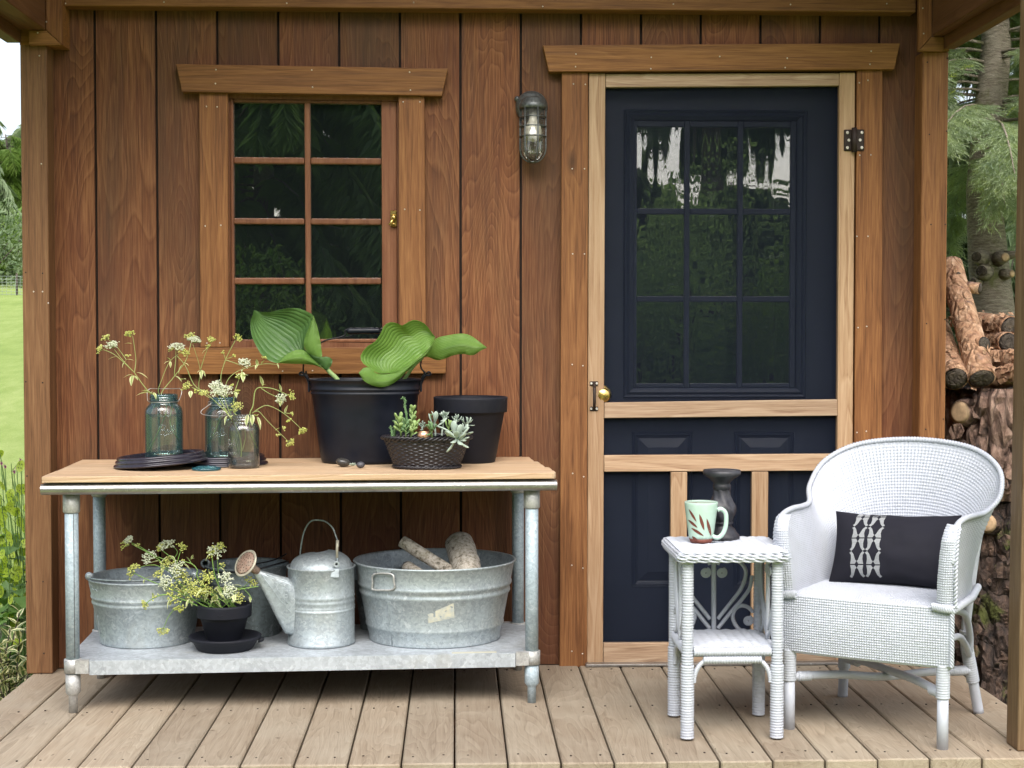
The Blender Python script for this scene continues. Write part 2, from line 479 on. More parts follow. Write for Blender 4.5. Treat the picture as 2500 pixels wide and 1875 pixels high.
M['copper'] = paint('copper', (0.80, 0.42, 0.28), 0.3, var=0.15, scale=30.0, metal=1.0)
M['galv'] = galv('galvanised_steel', (0.33, 0.375, 0.40))
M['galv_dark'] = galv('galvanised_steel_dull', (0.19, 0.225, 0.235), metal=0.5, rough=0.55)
M['galv_leg'] = galv('galvanised_pipe', (0.30, 0.365, 0.405), metal=0.25, rough=0.6, stain=0.15, spangle=140.0)
M['galv_shelf'] = galv('galvanised_sheet', (0.40, 0.435, 0.47), metal=0.4, rough=0.5, stain=0.4, spangle=80.0)
M['steel'] = galv('brushed_steel', (0.34, 0.33, 0.32), metal=0.9, rough=0.34, stain=0.15, spangle=4.0)
M['alu_cast'] = galv('cast_metal', (0.40, 0.40, 0.39), metal=0.5, rough=0.55, stain=0.3)
M['rust'] = paint('rusty_rose', (0.26, 0.17, 0.13), 0.75, var=0.45, scale=70.0, metal=0.2, bump=0.3, dust=((0.46, 0.42, 0.35), 30.0, 0.6))
M['rose_rim'] = paint('worn_zinc', (0.44, 0.41, 0.33), 0.55, var=0.3, scale=30.0, metal=0.4)
M['nail'] = paint('nail_heads', (0.62, 0.58, 0.52), 0.4, metal=0.6)
M['nailhole'] = paint('nail_holes', (0.030, 0.018, 0.012), 0.8)
M['white'] = paint('white_paint', (0.440, 0.465, 0.525), 0.45, var=0.05, scale=14.0, dust=((0.33, 0.34, 0.33), 22.0, 0.28), bump=0.08, bscale=90.0)
M['white_clay'] = paint('white_glaze', (0.80, 0.80, 0.80), 0.4, var=0.04)
M['pane'] = thin_glass('window_glass', (0.93, 0.96, 0.95), (0.7, 0.8, 0.8), 4.6, wob=0.02, wsc=5.0, haze=((0.22, 0.28, 0.32), 0.035))
M['door_pane'] = thin_glass('door_glass', (0.93, 0.96, 0.95), (0.7, 0.8, 0.8), 6.0, wob=0.05, wsc=16.0)
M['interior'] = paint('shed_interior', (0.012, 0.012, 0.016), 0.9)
# ------------------------------------------------------------------ the setting: lawn
R0 = random.Random(7)
def ground_z(x, y):
    t = max(0.0, y - 3.0)
    rise = 0.110 * t - 0.00035 * t * t if t < 100 else 0.110 * 100 - 3.5
    side = 0.0
    return -0.32 + rise * (1.0 if x < 0 else max(0.0, 1.0 - x / 8.0)) + side
g = G('lawn_grass')
co = g.coords('Object', False)
a = g.noise(co, 0.35, 4.0, 0.6); b = g.noise(g.vmath('MULTIPLY', co, (1.0, 0.35, 1.0)), 5.0, 5.0, 0.7); c = g.noise(co, 60.0, 3.0, 0.7)
k = g.math('ADD', g.math('MULTIPLY', a, 0.4), g.math('ADD', g.math('MULTIPLY', b, 0.4), g.math('MULTIPLY', c, 0.35)))
colr = g.ramp(k, [(0.35, (0.125, 0.195, 0.030)), (0.55, (0.215, 0.300, 0.060)), (0.75, (0.330, 0.390, 0.130))])
M['lawn'] = g.done(g.princ(colr, 0.85, 0.0, g.bump(g.math('ADD', b, c), 0.8, 0.03)))
g = G('garden_soil')
co = g.coords('Object', False)
M['soil'] = g.done(g.princ(g.ramp(g.noise(co, 18.0, 6.0, 0.7), [(0.3, (0.018, 0.012, 0.008)), (0.7, (0.060, 0.042, 0.028))]), 0.95, 0.0, g.bump(g.noise(co, 30.0, 5.0), 0.9, 0.03)))
xs = [-600, -200, -90, -50, -30, -20, -14, -11, -8, -6, -4, -2, 0, 2, 4, 6, 8, 11, 15, 20, 30, 60, 200, 600]
ys = [-600, -150, -60, -30, -20, -12, -6, -2, 0, 2, 3, 4, 5, 6, 8, 10, 13, 16, 20, 25, 30, 36, 44, 60, 90, 103, 140, 600]
mb = MB()
mb.grid([[Vector((x, y, ground_z(x, y))) for y in ys] for x in xs], True)
lawn = obj('lawn', mb, M['lawn'], kind='structure', origin=(0, 0, 0))
mb = MB()
mb.grid([[Vector((x, y, -0.30 + 0.02 * R0.random())) for y in (-1.2, -0.4, 0.3, 1.0, 1.8, 2.4)] for x in (-3.2, -2.6, -2.1, -1.7, -1.4)], True)
obj('flower_bed', mb, M['soil'], kind='structure')
mb = MB()
mb.grid([[Vector((x, y, -0.295 + 0.02 * R0.random())) for y in (-1.4, -0.4, 0.3, 1.0, 1.8, 3.4)] for x in (1.72, 2.2, 2.8, 3.6)], True)
obj('bare_ground', mb, M['soil'], kind='structure')

# ------------------------------------------------------------------ porch deck: one plank at a time
deck = thing('porch_deck', (0, 0, 0), 'weathered brown board deck running out from the shed wall', None, kind='structure')
PITCHB = 0.1440
for k in range(-10, 12):
    x0 = -0.005 + PITCHB * k + 0.0028; x1 = x0 + PITCHB - 0.0052
    dz = R0.uniform(-0.0012, 0.0012)
    yf = -1.238 + R0.uniform(-0.004, 0.004)
    obj('plank', MB().box((x0, yf, -0.038 + dz), (x1, -0.004, dz), 0.004), M['deck'], deck)
mb = MB()
for y in (-1.16, -0.62, -0.09): mb.box((-1.43, y - 0.02, -0.18), (1.71, y + 0.02, -0.0395))
obj('joist', mb, M['beam_y'], deck)
mb = MB()
for k in range(-10, 12):
    xc = -0.005 + PITCHB * (k + 0.5)
    for y in (-1.16, -0.62 + R0.uniform(-0.01, 0.01), -0.09):
        for s_ in (-1, 1):
            x = xc + s_ * 0.037 + R0.uniform(-0.006, 0.006); yy = y + R0.uniform(-0.012, 0.012)
            mb.lathe([(0.0031, 0.0), (0.0031, 0.0022)], (x, yy, -0.0005), 7)
obj('screw_heads', mb, M['nailhole'], deck, kind='stuff')
mb = MB()
obj('deck_skirt', mb.box((-1.42, -1.19, -0.30), (1.70, -1.165, -0.041)), M['beam_y'], deck)

# ------------------------------------------------------------------ shed
shed = thing('shed', (0, 0, 0), 'brown stained wooden garden shed with paned window and screen door', 'shed')
# openings in the wall (x0, x1, z0, z1)
pw0, pw1 = at(548, 840, 0), at(975, 230, 0)
WIN = (pw0.x, pw1.x, pw0.z, pw1.z)
pd0, pd1 = at(1436, 1630, 0), at(2090, 176, 0)
DOOR = (pd0.x, pd1.x, -0.004, pd1.z)
WX0, WX1, WTOP = -1.40, 1.665, 2.62
GX = [0.017 + 0.2085 * k for k in range(-7, 9)]
edges = [WX0] + [x for x in GX if WX0 + 0.03 < x < WX1 - 0.03] + [WX1]
for i in range(len(edges) - 1):
    a, b = edges[i] + 0.0045, edges[i + 1] - 0.0045
    rects = [(a, b, 0.0, WTOP)]
    for (ox0, ox1, oz0, oz1) in (WIN, DOOR):
        nr = []
        for (x0, x1, z0, z1) in rects:
            if ox1 <= x0 or ox0 >= x1 or oz1 <= z0 or oz0 >= z1: nr.append((x0, x1, z0, z1)); continue
            if ox0 > x0: nr.append((x0, ox0, z0, z1))
            if ox1 < x1: nr.append((ox1, x1, z0, z1))
            m0, m1 = max(x0, ox0), min(x1, ox1)
            if oz1 < z1: nr.append((m0, m1, oz1, z1))
            if oz0 > z0: nr.append((m0, m1, z0, oz0))
        rects = nr
    joined = any(z1 - z0 > 2.5 for (x0, x1, z0, z1) in rects)
    for grp in ([rects] if joined else [[r] for r in rects]):
        mb = MB()
        for (x0, x1, z0, z1) in grp:
            mb.box((x0, 0.0, z0), (x1, 0.012, z1))
        obj('siding_board', mb, M['siding'], shed, origin=((a + b) / 2, 0.006, 1.2))
# sheathing behind the grooves (same openings), side walls, back wall and roof so that the inside is dark
def wall_with_holes(x0, x1, z0, z1, y0, y1, holes):
    mb = MB(); cur = x0
    for (a, b, c, d) in sorted(holes):
        mb.box((cur, y0, z0), (a, y1, z1)); mb.box((a, y0, d), (b, y1, z1))
        if c > z0 + 0.01: mb.box((a, y0, z0), (b, y1, c))
        cur = b
    mb.box((cur, y0, z0), (x1, y1, z1))
    return mb
obj('sheathing', wall_with_holes(-1.40, 1.665, -0.2, 2.62, 0.0125, 0.03, [WIN, DOOR]), M['groove'], shed)
mb = MB(); mb.box((-1.43, 0.03, -0.25), (-1.40, 2.6, 2.62)); obj('side_wall', mb, M['siding'], shed)
mb = MB(); mb.box((1.665, 0.03, -0.25), (1.695, 2.6, 2.62)); obj('side_wall', mb, M['siding'], shed)
mb = MB(); mb.box((-1.43, 2.6, -0.25), (1.695, 2.63, 2.62)); obj('back_wall', mb, M['siding'], shed)
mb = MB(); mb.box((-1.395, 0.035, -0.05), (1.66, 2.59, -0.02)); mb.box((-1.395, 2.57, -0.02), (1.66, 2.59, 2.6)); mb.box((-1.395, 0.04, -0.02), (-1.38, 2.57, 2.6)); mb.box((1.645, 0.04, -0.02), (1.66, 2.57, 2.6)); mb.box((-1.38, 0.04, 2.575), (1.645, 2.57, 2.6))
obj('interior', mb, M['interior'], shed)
# unseen roof over porch and shed, its open gable shaped to let light onto the wall: sloping boards, ridge running front to back
XR, ZR, EZ = 0.132, 3.52, 2.70
mb = MB(); mb.prism([Vector((-1.40, 0.0005, 2.6205)), Vector((1.665, 0.0005, 2.6205)), Vector((1.665, 0.0005, EZ + 0.05)), Vector((XR, 0.0005, ZR - 0.02)), Vector((-1.40, 0.0005, EZ + 0.05))], (0, 0.03, 0)); obj('gable_wall', mb, M['siding'], shed)
mb = MB(); mb.prism([Vector((-1.40, 2.60, 2.6205)), Vector((1.665, 2.60, 2.6205)), Vector((1.665, 2.60, EZ + 0.05)), Vector((XR, 2.60, ZR - 0.02)), Vector((-1.40, 2.60, EZ + 0.05))], (0, 0.03, 0)); obj('gable_wall', mb, M['siding'], shed)
for sg in (-1, 1):
    xe = XR + sg * 2.02; ze = EZ - 0.16
    for i in range(10):
        f0, f1 = i / 10 + 0.002, (i + 1) / 10 - 0.002
        pA = Vector((lerp(XR, xe, f0), -1.40, lerp(ZR, ze, f0))); pB = Vector((lerp(XR, xe, f1), -1.40, lerp(ZR, ze, f1)))
        obj('roof_board', MB().prism([pA, pB, pB + Vector((0, 0, 0.02)), pA + Vector((0, 0, 0.02))], (0, 4.2, 0)), M['beam_y'], shed)
    pA = Vector((XR, -1.42, ZR + 0.024)); pB = Vector((xe, -1.42, ze + 0.024))
    obj('roof', MB().prism([pA, pB, pB + Vector((0, 0, 0.03)), pA + Vector((0, 0, 0.03))], (0, 4.25, 0)), M['groove'], shed)

def plate(pix, y, th, mat, name, parent, bev=0.0025, **kw):            # a board whose front face shows these corners, th thick
    return obj(name, MB().prism([at(u, v, y) for u, v in pix], (0, th, 0)), mat, parent, bevel=bev, **kw)
def vpost(u0, u1, vt, vb, y, th, mat, name, parent, **kw):
    return plate([(u0, vt), (u1, vt), (u1, vb), (u0, vb)], y, th, mat, name, parent, **kw)
M['post_brown'] = wood('brown_post_wood', (0.075, 0.034, 0.015), (0.145, 0.070, 0.031), (0.225, 0.122, 0.058), 2, rings=10, ring_mix=0.25, across=10, fibre=0.5, blotch=0.35, knots=0.85, knot_scale=3.0, along=0.05)
# corner posts standing on the deck
def post(x0, x1, y0, y1, z0, z1, lean=0.0):
    return MB().prism([Vector((x0 + lean, y0, z0)), Vector((x1 + lean, y0, z0)), Vector((x1, y0, z1)), Vector((x0, y0, z1))], (0, y1 - y0, 0))
obj('corner_post', post(-1.462, -1.373, -0.092, -0.003, 0.0, 2.135), M['post_brown'], shed, bevel=0.005)
obj('corner_post', post(1.601, 1.692, -0.092, -0.003, 0.0, 2.125), M['trim_v'], shed, bevel=0.005)
obj('front_post', post(1.572, 1.662, -1.175, -1.085, 0.0, 2.16, -0.018), M['post_grey'], shed, bevel=0.005, label='squared post at the front corner of the porch')
obj('front_post', post(-1.545, -1.455, -1.175, -1.085, 0.0, 2.16), M['trim_v'], shed, bevel=0.005)
# the board along the wall under the ceiling, and the mitred trim over the corner posts
obj('ledger_board', MB().box((-1.318, -0.075, 2.262), (1.583, -0.002, 2.60), 0.003), M['beam_y' if False else 'trim_h'], shed)
for sgn, xi, xo in ((-1, -1.315, -1.462), (1, 1.580, 1.692)):
    xm = xi - 0.052 if sgn < 0 else xi + 0.044
    zb = 2.122
    obj('corner_trim', MB().prism([Vector((xi, -0.118, zb + 0.002)), Vector((xi, -0.118, 2.598)), Vector((xm, -0.118, 2.598)), Vector((xm, -0.118, zb + 0.051))], (0, 0.022, 0)), M['trim_v'], shed, bevel=0.0015)
    xo2 = -1.425 if sgn < 0 else 1.667
    obj('corner_trim', MB().prism([Vector((xi, -0.118, zb)), Vector((xm, -0.118, zb + 0.048)), Vector((xo2, -0.118, zb + 0.048)), Vector((xo2, -0.118, zb))], (0, 0.022, 0)), M['trim_h'], shed, bevel=0.0015)
    obj('corner_block', MB().box((min(xo, xo2) + 0.001, -0.095, zb + 0.004), (max(xi, xm) - 0.002 if sgn < 0 else xo, -0.004, 2.59)), M['trim_h'], shed)
# side beams from the wall to the front post: an inner board over a lower, outer one
for sgn, x0, x1, x2, xx in ((-1, -1.368, -1.41, -1.455, -1.50), (1, 1.625, 1.655, 1.667, 1.70)):
    a, b = sorted((x0, xx)); 
    obj('side_beam', MB().box((min(x0, x2), -1.19, 2.172), (max(x0, x2), -0.1185, 2.598), 0.003), M['beam_y'], shed)
    c, d = (-1.505, -1.4555) if sgn < 0 else (1.6675, 1.712)
    obj('side_beam', MB().box((c, -1.20, 2.132), (d, -0.0955, 2.598), 0.003), M['beam_y'], shed)

# ---- window: the inner frame carries rails, stiles, muntins, panes, trim and latch
yS = 0.004
mb = MB()
for poly in ([(548, 228), (976, 236), (976, 246), (548, 240)], [(548, 240), (560, 240), (564, 832), (552, 832)], [(969, 246), (976, 246), (976, 838), (971, 838)], [(552, 832), (976, 838), (976, 850), (552, 848)]):
    mb.prism([at(u, v, -0.004) for u, v in poly], (0, 0.04, 0))
window = obj('window', mb, M['sash'], shed, label='eight pane wooden window with dark reflecting glass')
plate([(429, 156), (1094, 167), (1079, 234), (444, 224)], -0.044, 0.0435, M['trim_h'], 'header_board', window)
plate([(486, 224.5), (555, 225.5), (559, 847.5), (489, 847.5)], -0.026, 0.0255, M['trim_v'], 'casing', window)
plate([(973, 233), (1036, 234), (1040, 847), (975, 847)], -0.026, 0.0255, M['trim_v'], 'casing', window)
plate([(434, 848.5), (1091, 848.5), (1088, 912), (436, 914)], -0.030, 0.0295, M['trim_h'], 'sill_board', window)
# sash: stiles, rails, muntins
plate([(560.5, 240.5), (569, 240.5), (573, 832), (564.5, 832)], yS, 0.034, M['sash'], 'stile', window, bev=0.004)
plate([(931, 246), (968.5, 246.5), (970.5, 837), (933, 837)], yS, 0.034, M['sash'], 'stile', window, bev=0.003)
plate([(569.5, 240.5), (930.5, 246), (930.5, 253.5), (569.5, 249)], yS, 0.034, M['sash'], 'rail', window, bev=0.003)
plate([(573.5, 829), (932.5, 827), (932.5, 836), (573.5, 834)], yS, 0.034, M['sash'], 'rail', window, bev=0.003)
plate([(742.5, 248), (757, 248), (760, 828), (747, 828)], yS + 0.003, 0.028, M['sash'], 'muntin', window, bev=0.005)
for v0, v1, d in ((383, 399, 3), (532, 547, 2), (678, 694, 0)):
    plate([(569.5, v0), (743, v0 + d * 0.5), (743, v1 + d * 0.5), (569.5, v1)], yS + 0.004, 0.026, M['sash'], 'muntin', window, bev=0.005)
    plate([(758, v0 + d * 0.5), (931, v0 + d), (931, v1 + d), (758, v1 + d * 0.5)], yS + 0.004, 0.026, M['sash'], 'muntin', window, bev=0.005)
rows = ((249, 384), (398, 533), (546, 679), (693, 831))
for v0, v1 in rows:
    for u0, u1 in ((567, 746), (755, 933)):
        plate([(u0, v0 - 2), (u1, v0 - 2), (u1, v1 + 2), (u0, v1 + 2)], yS + 0.016 + R0.uniform(-0.0008, 0.0008), 0.003, M['pane'], 'pane', window, bev=0)
mb = MB()
p = at(961, 532, -0.003)
mb.box((p.x - 0.011, -0.006, p.z - 0.030), (p.x + 0.011, 0.003, p.z + 0.026), 0.002)
mb.ball((p.x, -0.014, p.z + 0.0), (0.010, 0.010, 0.012)); mb.tube([(p.x, -0.020, p.z), (p.x - 0.008, -0.026, p.z - 0.018), (p.x - 0.016, -0.026, p.z - 0.026)], [0.004, 0.0045, 0.002], 8)
mb.lathe([(0.006, 0), (0.007, 0.004), (0.003, 0.006)], (p.x, -0.008, p.z - 0.024), 10)
obj('latch', mb, M['brass'], window)

# ---- door opening: header, casings, threshold
door_frame = plate([(1325, 110), (2198, 105), (2184, 169), (1340, 175)], -0.044, 0.0435, M['trim_h'], 'door_header', shed)
plate([(1372, 176), (1436, 176), (1433, 1629), (1366, 1629)], -0.028, 0.0275, M['trim_v'], 'door_casing', shed)
plate([(2093, 171), (2155, 170), (2152, 1629), (2082, 1629)], -0.028, 0.0275, M['trim_v'], 'door_casing', shed)
mb = MB(); mb.box((DOOR[0] + 0.002, 0.0305, -0.02), (DOOR[0] + 0.012, 0.11, DOOR[3])); mb.box((DOOR[1] - 0.012, 0.0305, -0.02), (DOOR[1] - 0.002, 0.11, DOOR[3])); mb.box((DOOR[0] + 0.012, 0.0305, DOOR[3] - 0.012), (DOOR[1] - 0.012, 0.11, DOOR[3] - 0.001))
obj('door_jamb', mb, M['sash'], shed)
ta, tb = at(1430, 1631, -0.05), at(2092, 1631, -0.05)
obj('threshold', MB().box((ta.x, -0.058, 0.001), (tb.x, 0.03, 0.010), 0.002), M['steel'], shed)

# ---- entry door (dark painted) behind the screen
yE = 0.042
E0, E1 = at(1440, 1624, yE), at(2088, 181, yE)
gl0, gl1 = at(1543, 950, yE), at(1949, 292, yE)                      # glazed part
mb = MB()
def slab(x0, x1, z0, z1): mb.box((x0, yE, z0), (x1, yE + 0.040, z1))
slab(E0.x, gl0.x, 0.012, E1.z); slab(gl1.x, E1.x, 0.012, E1.z); slab(gl0.x, gl1.x, gl1.z, E1.z); slab(gl0.x, gl1.x, 0.012, gl0.z)
entry = obj('entry_door', mb, M['navy'], shed, label='dark navy panelled door with nine glass panes')
def frame_mould(x0, x1, z0, z1, w, y0, prot, name, parent, mat):        # a raised moulding running round a rectangle, mitred
    prof = [(0.0, 0.0), (0.15, -prot * 0.8), (0.35, -prot * 0.35), (0.6, -prot), (0.85, -prot * 0.5), (1.0, -prot * 0.05)]
    rows_ = []
    for t, dy in prof:
        o_ = w * (1 - t)
        rows_.append([Vector((x0 - o_, y0 + dy, z0 - o_)), Vector((x1 + o_, y0 + dy, z0 - o_)), Vector((x1 + o_, y0 + dy, z1 + o_)), Vector((x0 - o_, y0 + dy, z1 + o_))])
    m_ = MB(); m_.grid(rows_, False, closed_u=True)
    return obj(name, m_, mat, parent)
frame_mould(gl0.x + 0.004, gl1.x - 0.004, gl0.z + 0.004, gl1.z - 0.004, 0.036, yE - 0.0005, 0.011, 'glazing_frame', entry, M['navy'])
cols = ((1555, 1671), (1684, 1801), (1814, 1930)); rws = ((310, 509), (523, 723), (737, 936))
cx = [at(u, 600, yE).x for pr in cols for u in pr]; cz = [at(1740, v, yE).z for pr in rws for v in pr]
mb = MB()
z_hi, z_lo = gl1.z - 0.004, gl0.z + 0.004
for a, b in ((gl0.x + 0.004, cx[0]), (cx[1], cx[2]), (cx[3], cx[4]), (cx[5], gl1.x - 0.004)): mb.prism([Vector((a, yE + 0.004, z_lo)), Vector((b, yE + 0.004, z_lo)), Vector((b, yE + 0.004, z_hi)), Vector((a, yE + 0.004, z_hi))], (0, 0.018, 0))
for i in range(3):
    for a, b in ((z_hi, cz[0]), (cz[1], cz[2]), (cz[3], cz[4]), (cz[5], z_lo)):
        x0, x1 = cx[2 * i], cx[2 * i + 1]
        mb.prism([Vector((x0 + 0.0003, yE + 0.005, b)), Vector((x1 - 0.0003, yE + 0.005, b)), Vector((x1 - 0.0003, yE + 0.005, a)), Vector((x0 + 0.0003, yE + 0.005, a))], (0, 0.016, 0))
obj('glazing_bar', mb, M['navy'], entry, bevel=0.003)
for i in range(3):
    for j in range(3):
        obj('pane', MB().box((cx[2 * i] - 0.003, yE + 0.012 + 0.0006 * i, cz[2 * j + 1] - 0.003), (cx[2 * i + 1] + 0.003, yE + 0.016 + 0.0006 * i, cz[2 * j] + 0.003)), M['door_pane'], entry)
def raised_panel(x0, x1, z0, z1):
    frame_mould(x0, x1, z0, z1, 0.016, yE - 0.0005, 0.006, 'panel_frame', entry, M['navy'])
    b = 0.038
    R_ = []
    for d, dy in ((0.0, 0.001), (0.006, 0.004), (b, -0.007), (b + 0.0005, -0.0075)):
        R_.append([Vector((x0 + d, yE - 0.003 + dy - 0.002, z0 + d)), Vector((x1 - d, yE - 0.005 + dy, z0 + d)), Vector((x1 - d, yE - 0.005 + dy, z1 - d)), Vector((x0 + d, yE - 0.005 + dy, z1 - d))])
    m_ = MB(); m_.grid(R_, False, closed_u=True); n_ = len(m_.v); m_.f.append((n_ - 4, n_ - 3, n_ - 2, n_ - 1)); m_.sm.append(False); m_.mi.append(0); m_.uv.append([(0, 0)] * 4)
    obj('door_panel', m_, M['navy'], entry)
pa, pb = at(1553, 1422, yE), at(1680, 1065, yE)
raised_panel(pa.x, pb.x, pa.z, pb.z)
pa, pb = at(1802, 1422, yE), at(1928, 1065, yE)
raised_panel(pa.x, pb.x, pa.z, pb.z)
kp = at(1474, 963, 0.03)
RX = Matrix.Rotation(math.radians(90), 3, 'X')
mb = MB(); mb.lathe([(0.034, -0.002), (0.034, 0.004), (0.028, 0.010), (0.012, 0.013), (0.010, 0.026), (0.018, 0.034), (0.026, 0.046), (0.026, 0.056), (0.018, 0.064), (0.0, 0.066)], (kp.x - 0.006, yE - 0.001, kp.z), 28, rot=RX)
obj('door_knob', mb, M['brass'], entry)

# ---- screen door in front
g = G('insect_screen_mesh')
tr = g.n('BsdfTransparent', {'Color': (1, 1, 1, 1)})
df = g.princ((0.010, 0.015, 0.032), 0.6, 0.0, **{'Specular IOR Level': 0.2})
M['screen'] = g.done(g.n('MixShader', {0: 0.18, 1: tr.outputs[0], 2: df.outputs[0]}))
yD = -0.022
a, b = at(1470, 1578, yD + 0.02), at(2052, 210, yD + 0.02)
screen = obj('screen_door', MB().box((a.x, yD + 0.018, a.z), (b.x, yD + 0.0186, b.z)), M['screen'], shed, label='pale unpainted fir screen door over the navy door')
plate([(1438, 179), (1478, 179), (1472, 1629), (1433, 1629)], yD, 0.03, M['fir_v'], 'stile', screen)
plate([(2050, 177), (2088, 177), (2078, 1625), (2041, 1625)], yD, 0.03, M['fir_v'], 'stile', screen)
plate([(1478.7, 180), (2049, 178), (2049, 209), (1478.7, 213)], yD + 0.001, 0.028, M['fir_h'], 'rail', screen)
plate([(1475.5, 983), (2044.5, 975), (2044.5, 1015), (1475.5, 1021)], yD + 0.001, 0.028, M['fir_h'], 'rail', screen)
plate([(1475, 1112), (2044, 1108), (2044, 1149), (1475, 1152)], yD + 0.001, 0.028, M['fir_h'], 'rail', screen)
plate([(1473.5, 1571), (2042, 1567), (2042, 1623), (1473, 1627)], yD + 0.001, 0.028, M['fir_h'], 'rail', screen)
plate([(1638, 1152.5), (1678, 1152.5), (1676, 1570), (1636, 1570)], yD + 0.002, 0.026, M['fir_v'], 'mullion', screen)
plate([(1836, 1151.5), (1876, 1151.5), (1873, 1569), (1834, 1569)], yD + 0.002, 0.026, M['fir_v'], 'mullion', screen)
# iron pull handle and spring hinge
mb = MB()
h = at(1450, 967, yD)
for s_ in (1, -1):
    zc = h.z + s_ * 0.044
    mb.box((h.x - 0.0145, yD - 0.005, zc - 0.0075), (h.x + 0.0145, yD - 0.0005, zc + 0.0075), 0.002)
mb.tube(smooth_path([(h.x, yD - 0.004, h.z + 0.042), (h.x, yD - 0.016, h.z + 0.034), (h.x - 0.001, yD - 0.030, h.z + 0.018), (h.x - 0.001, yD - 0.031, h.z - 0.018), (h.x, yD - 0.016, h.z - 0.034), (h.x, yD - 0.004, h.z - 0.042)], 5), 0.0055, 9)
handle = obj('pull_handle', mb, M['iron'], screen)
RXm = Matrix.Rotation(math.radians(90), 3, 'X')
def screws(name, pts, parent, r=0.0045, y=yD - 0.0055):
    m_ = MB()
    for x, z in pts: m_.lathe([(r, 0.0), (r, 0.001), (r * 0.7, 0.002), (r * 0.3, 0.0008), (0, 0.0008)], (x, y, z), 9, rot=RXm)
    return obj(name, m_, M['nail'], parent, kind='stuff')
screws('handle_screws', [(h.x + sx * 0.0095, h.z + sz * 0.044) for sx in (-1, 1) for sz in (-1, 1)], screen)
hp = at(2085, 342, yD - 0.01)
mb = MB()
mb.box((hp.x - 0.034, yD - 0.006, hp.z - 0.037), (hp.x - 0.006, yD - 0.0005, hp.z + 0.037), 0.003)
mb.box((hp.x + 0.006, yD - 0.011, hp.z - 0.037), (hp.x + 0.036, yD - 0.0066, hp.z + 0.037), 0.003)
mb.tube([(hp.x, yD - 0.013, hp.z - 0.042), (hp.x, yD - 0.013, hp.z + 0.042)], 0.0095, 14)
obj('hinge', mb, M['iron'], screen)
screws('hinge_screws', [(hp.x + x, hp.z + z) for x in (-0.022,) for z in (-0.026, 0.026)] + [(hp.x - 0.017, hp.z)], screen, 0.0055, yD - 0.0065)
screws('hinge_screws', [(hp.x + 0.027, hp.z + z) for z in (-0.026, 0.026)] + [(hp.x + 0.021, hp.z)], screen, 0.0055, yD - 0.0115)

# ---- nail heads in the trim
mb = MB(); mh = MB()
def nails(pts, y, m_=None):
    for u, v in pts:
        p_ = at(u, v, y)
        (m_ or mb).lathe([(0.0028, -0.001), (0.0026, 0.0012), (0.0, 0.0016)], (p_.x, y, p_.z), 7, rot=RXm)
nails([(527, 170), (526, 204), (761, 171), (763, 213), (1000, 176), (1002, 220)], -0.044)
nails([(504, 260), (530, 261), (501, 552), (539, 550), (537, 837), (505, 838), (984, 249), (1025, 249), (988, 511), (1025, 513), (1020, 800)], -0.026)
nails([(590, 905), (763, 905), (1006, 902), (690, 906)], -0.030)
nails([(1400, 205), (1429, 206), (1397, 412), (1427, 412), (1398, 620), (1427, 620), (1397, 890), (1423, 893), (1398, 1156), (1425, 1164), (1396, 1380), (1423, 1387), (1396, 1590), (1422, 1596), (2098, 202), (2119, 196), (2099, 379), (2126, 378), (2092, 577), (2119, 577), (2095, 800), (2116, 797), (2092, 1056), (2115, 1053)], -0.028)
nails([(1406, 132), (1405, 163), (1590, 140), (1589, 168), (1757, 138), (1922, 142), (1917, 165), (2127, 125), (2124, 157)], -0.044)
nails([(1010, 6), (1325, 16), (1644, 10), (1930, 11), (2165, 9), (700, 8), (400, 5), (160, 8)], -0.075)
nails([(92, 80), (113, 53), (2255, 82), (2253, 20)], -0.118)
nails([(96, 136), (101, 400), (82, 712), (104, 712), (118, 740)], -0.092, mb)
nails([(63, 665), (104, 667), (63, 932), (104, 934), (66, 1162), (64, 1420), (105, 1420), (64, 1600), (107, 1595), (2264, 152), (2313, 142), (2269, 328), (2311, 320), (2273, 548), (2308, 548), (2262, 790), (2307, 780), (2260, 1048), (2303, 1023)], -0.092, mh)
nails([(1660, 120), (1082, 860)], -0.001, mb)
obj('nail_heads', mb, M['nail'], shed, kind='stuff')
obj('nail_holes', mh, M['nailhole'], shed, kind='stuff')

# ------------------------------------------------------------------ caged bulkhead lamp on the wall
lp = at(1301, 300, -0.06)
lamp = thing('wall_lamp', (lp.x, 0.0, lp.z), 'unlit caged bulkhead lamp on the wall between window and screen door', 'wall lamp')
M['lamp_metal'] = paint('lamp_metal', (0.115, 0.125, 0.125), 0.42, var=0.6, scale=120.0, metal=0.6, bump=0.2)
ztop = at(1301, 226, -0.05).z; zbot = at(1301, 395, -0.065).z
mb = MB()
cz_ = at(1301, 262, -0.02).z
mb.lathe([(0.054, 0.0005), (0.056, 0.010), (0.052, 0.022), (0.042, 0.034), (0.028, 0.040), (0.0, 0.042)], (lp.x - 0.002, 0, cz_ + 0.002), 32, rot=RXm)
mb.lathe([(0.045, 0.0), (0.047, 0.005), (0.047, 0.016), (0.043, 0.020), (0.040, 0.032), (0.026, 0.041), (0, 0.043)], (lp.x, -0.064, cz_ - 0.012), 28)
mb.ball((lp.x - 0.052, -0.01, cz_ + 0.03), 0.010)
obj('housing', mb, M['lamp_metal'], lamp)
rg = 0.0405; zt = cz_ - 0.012; zc = zbot + 0.046
mb = MB()
pr = [(rg * math.sin(t), zc - rg * 1.05 * math.cos(t) - 0.0) for t in [math.pi / 2 * i / 9 for i in range(10)]] + [(rg, zt)]
mb.lathe([(max(r, 0.0), z - 0) for r, z in pr], (lp.x, -0.064, 0), 30)
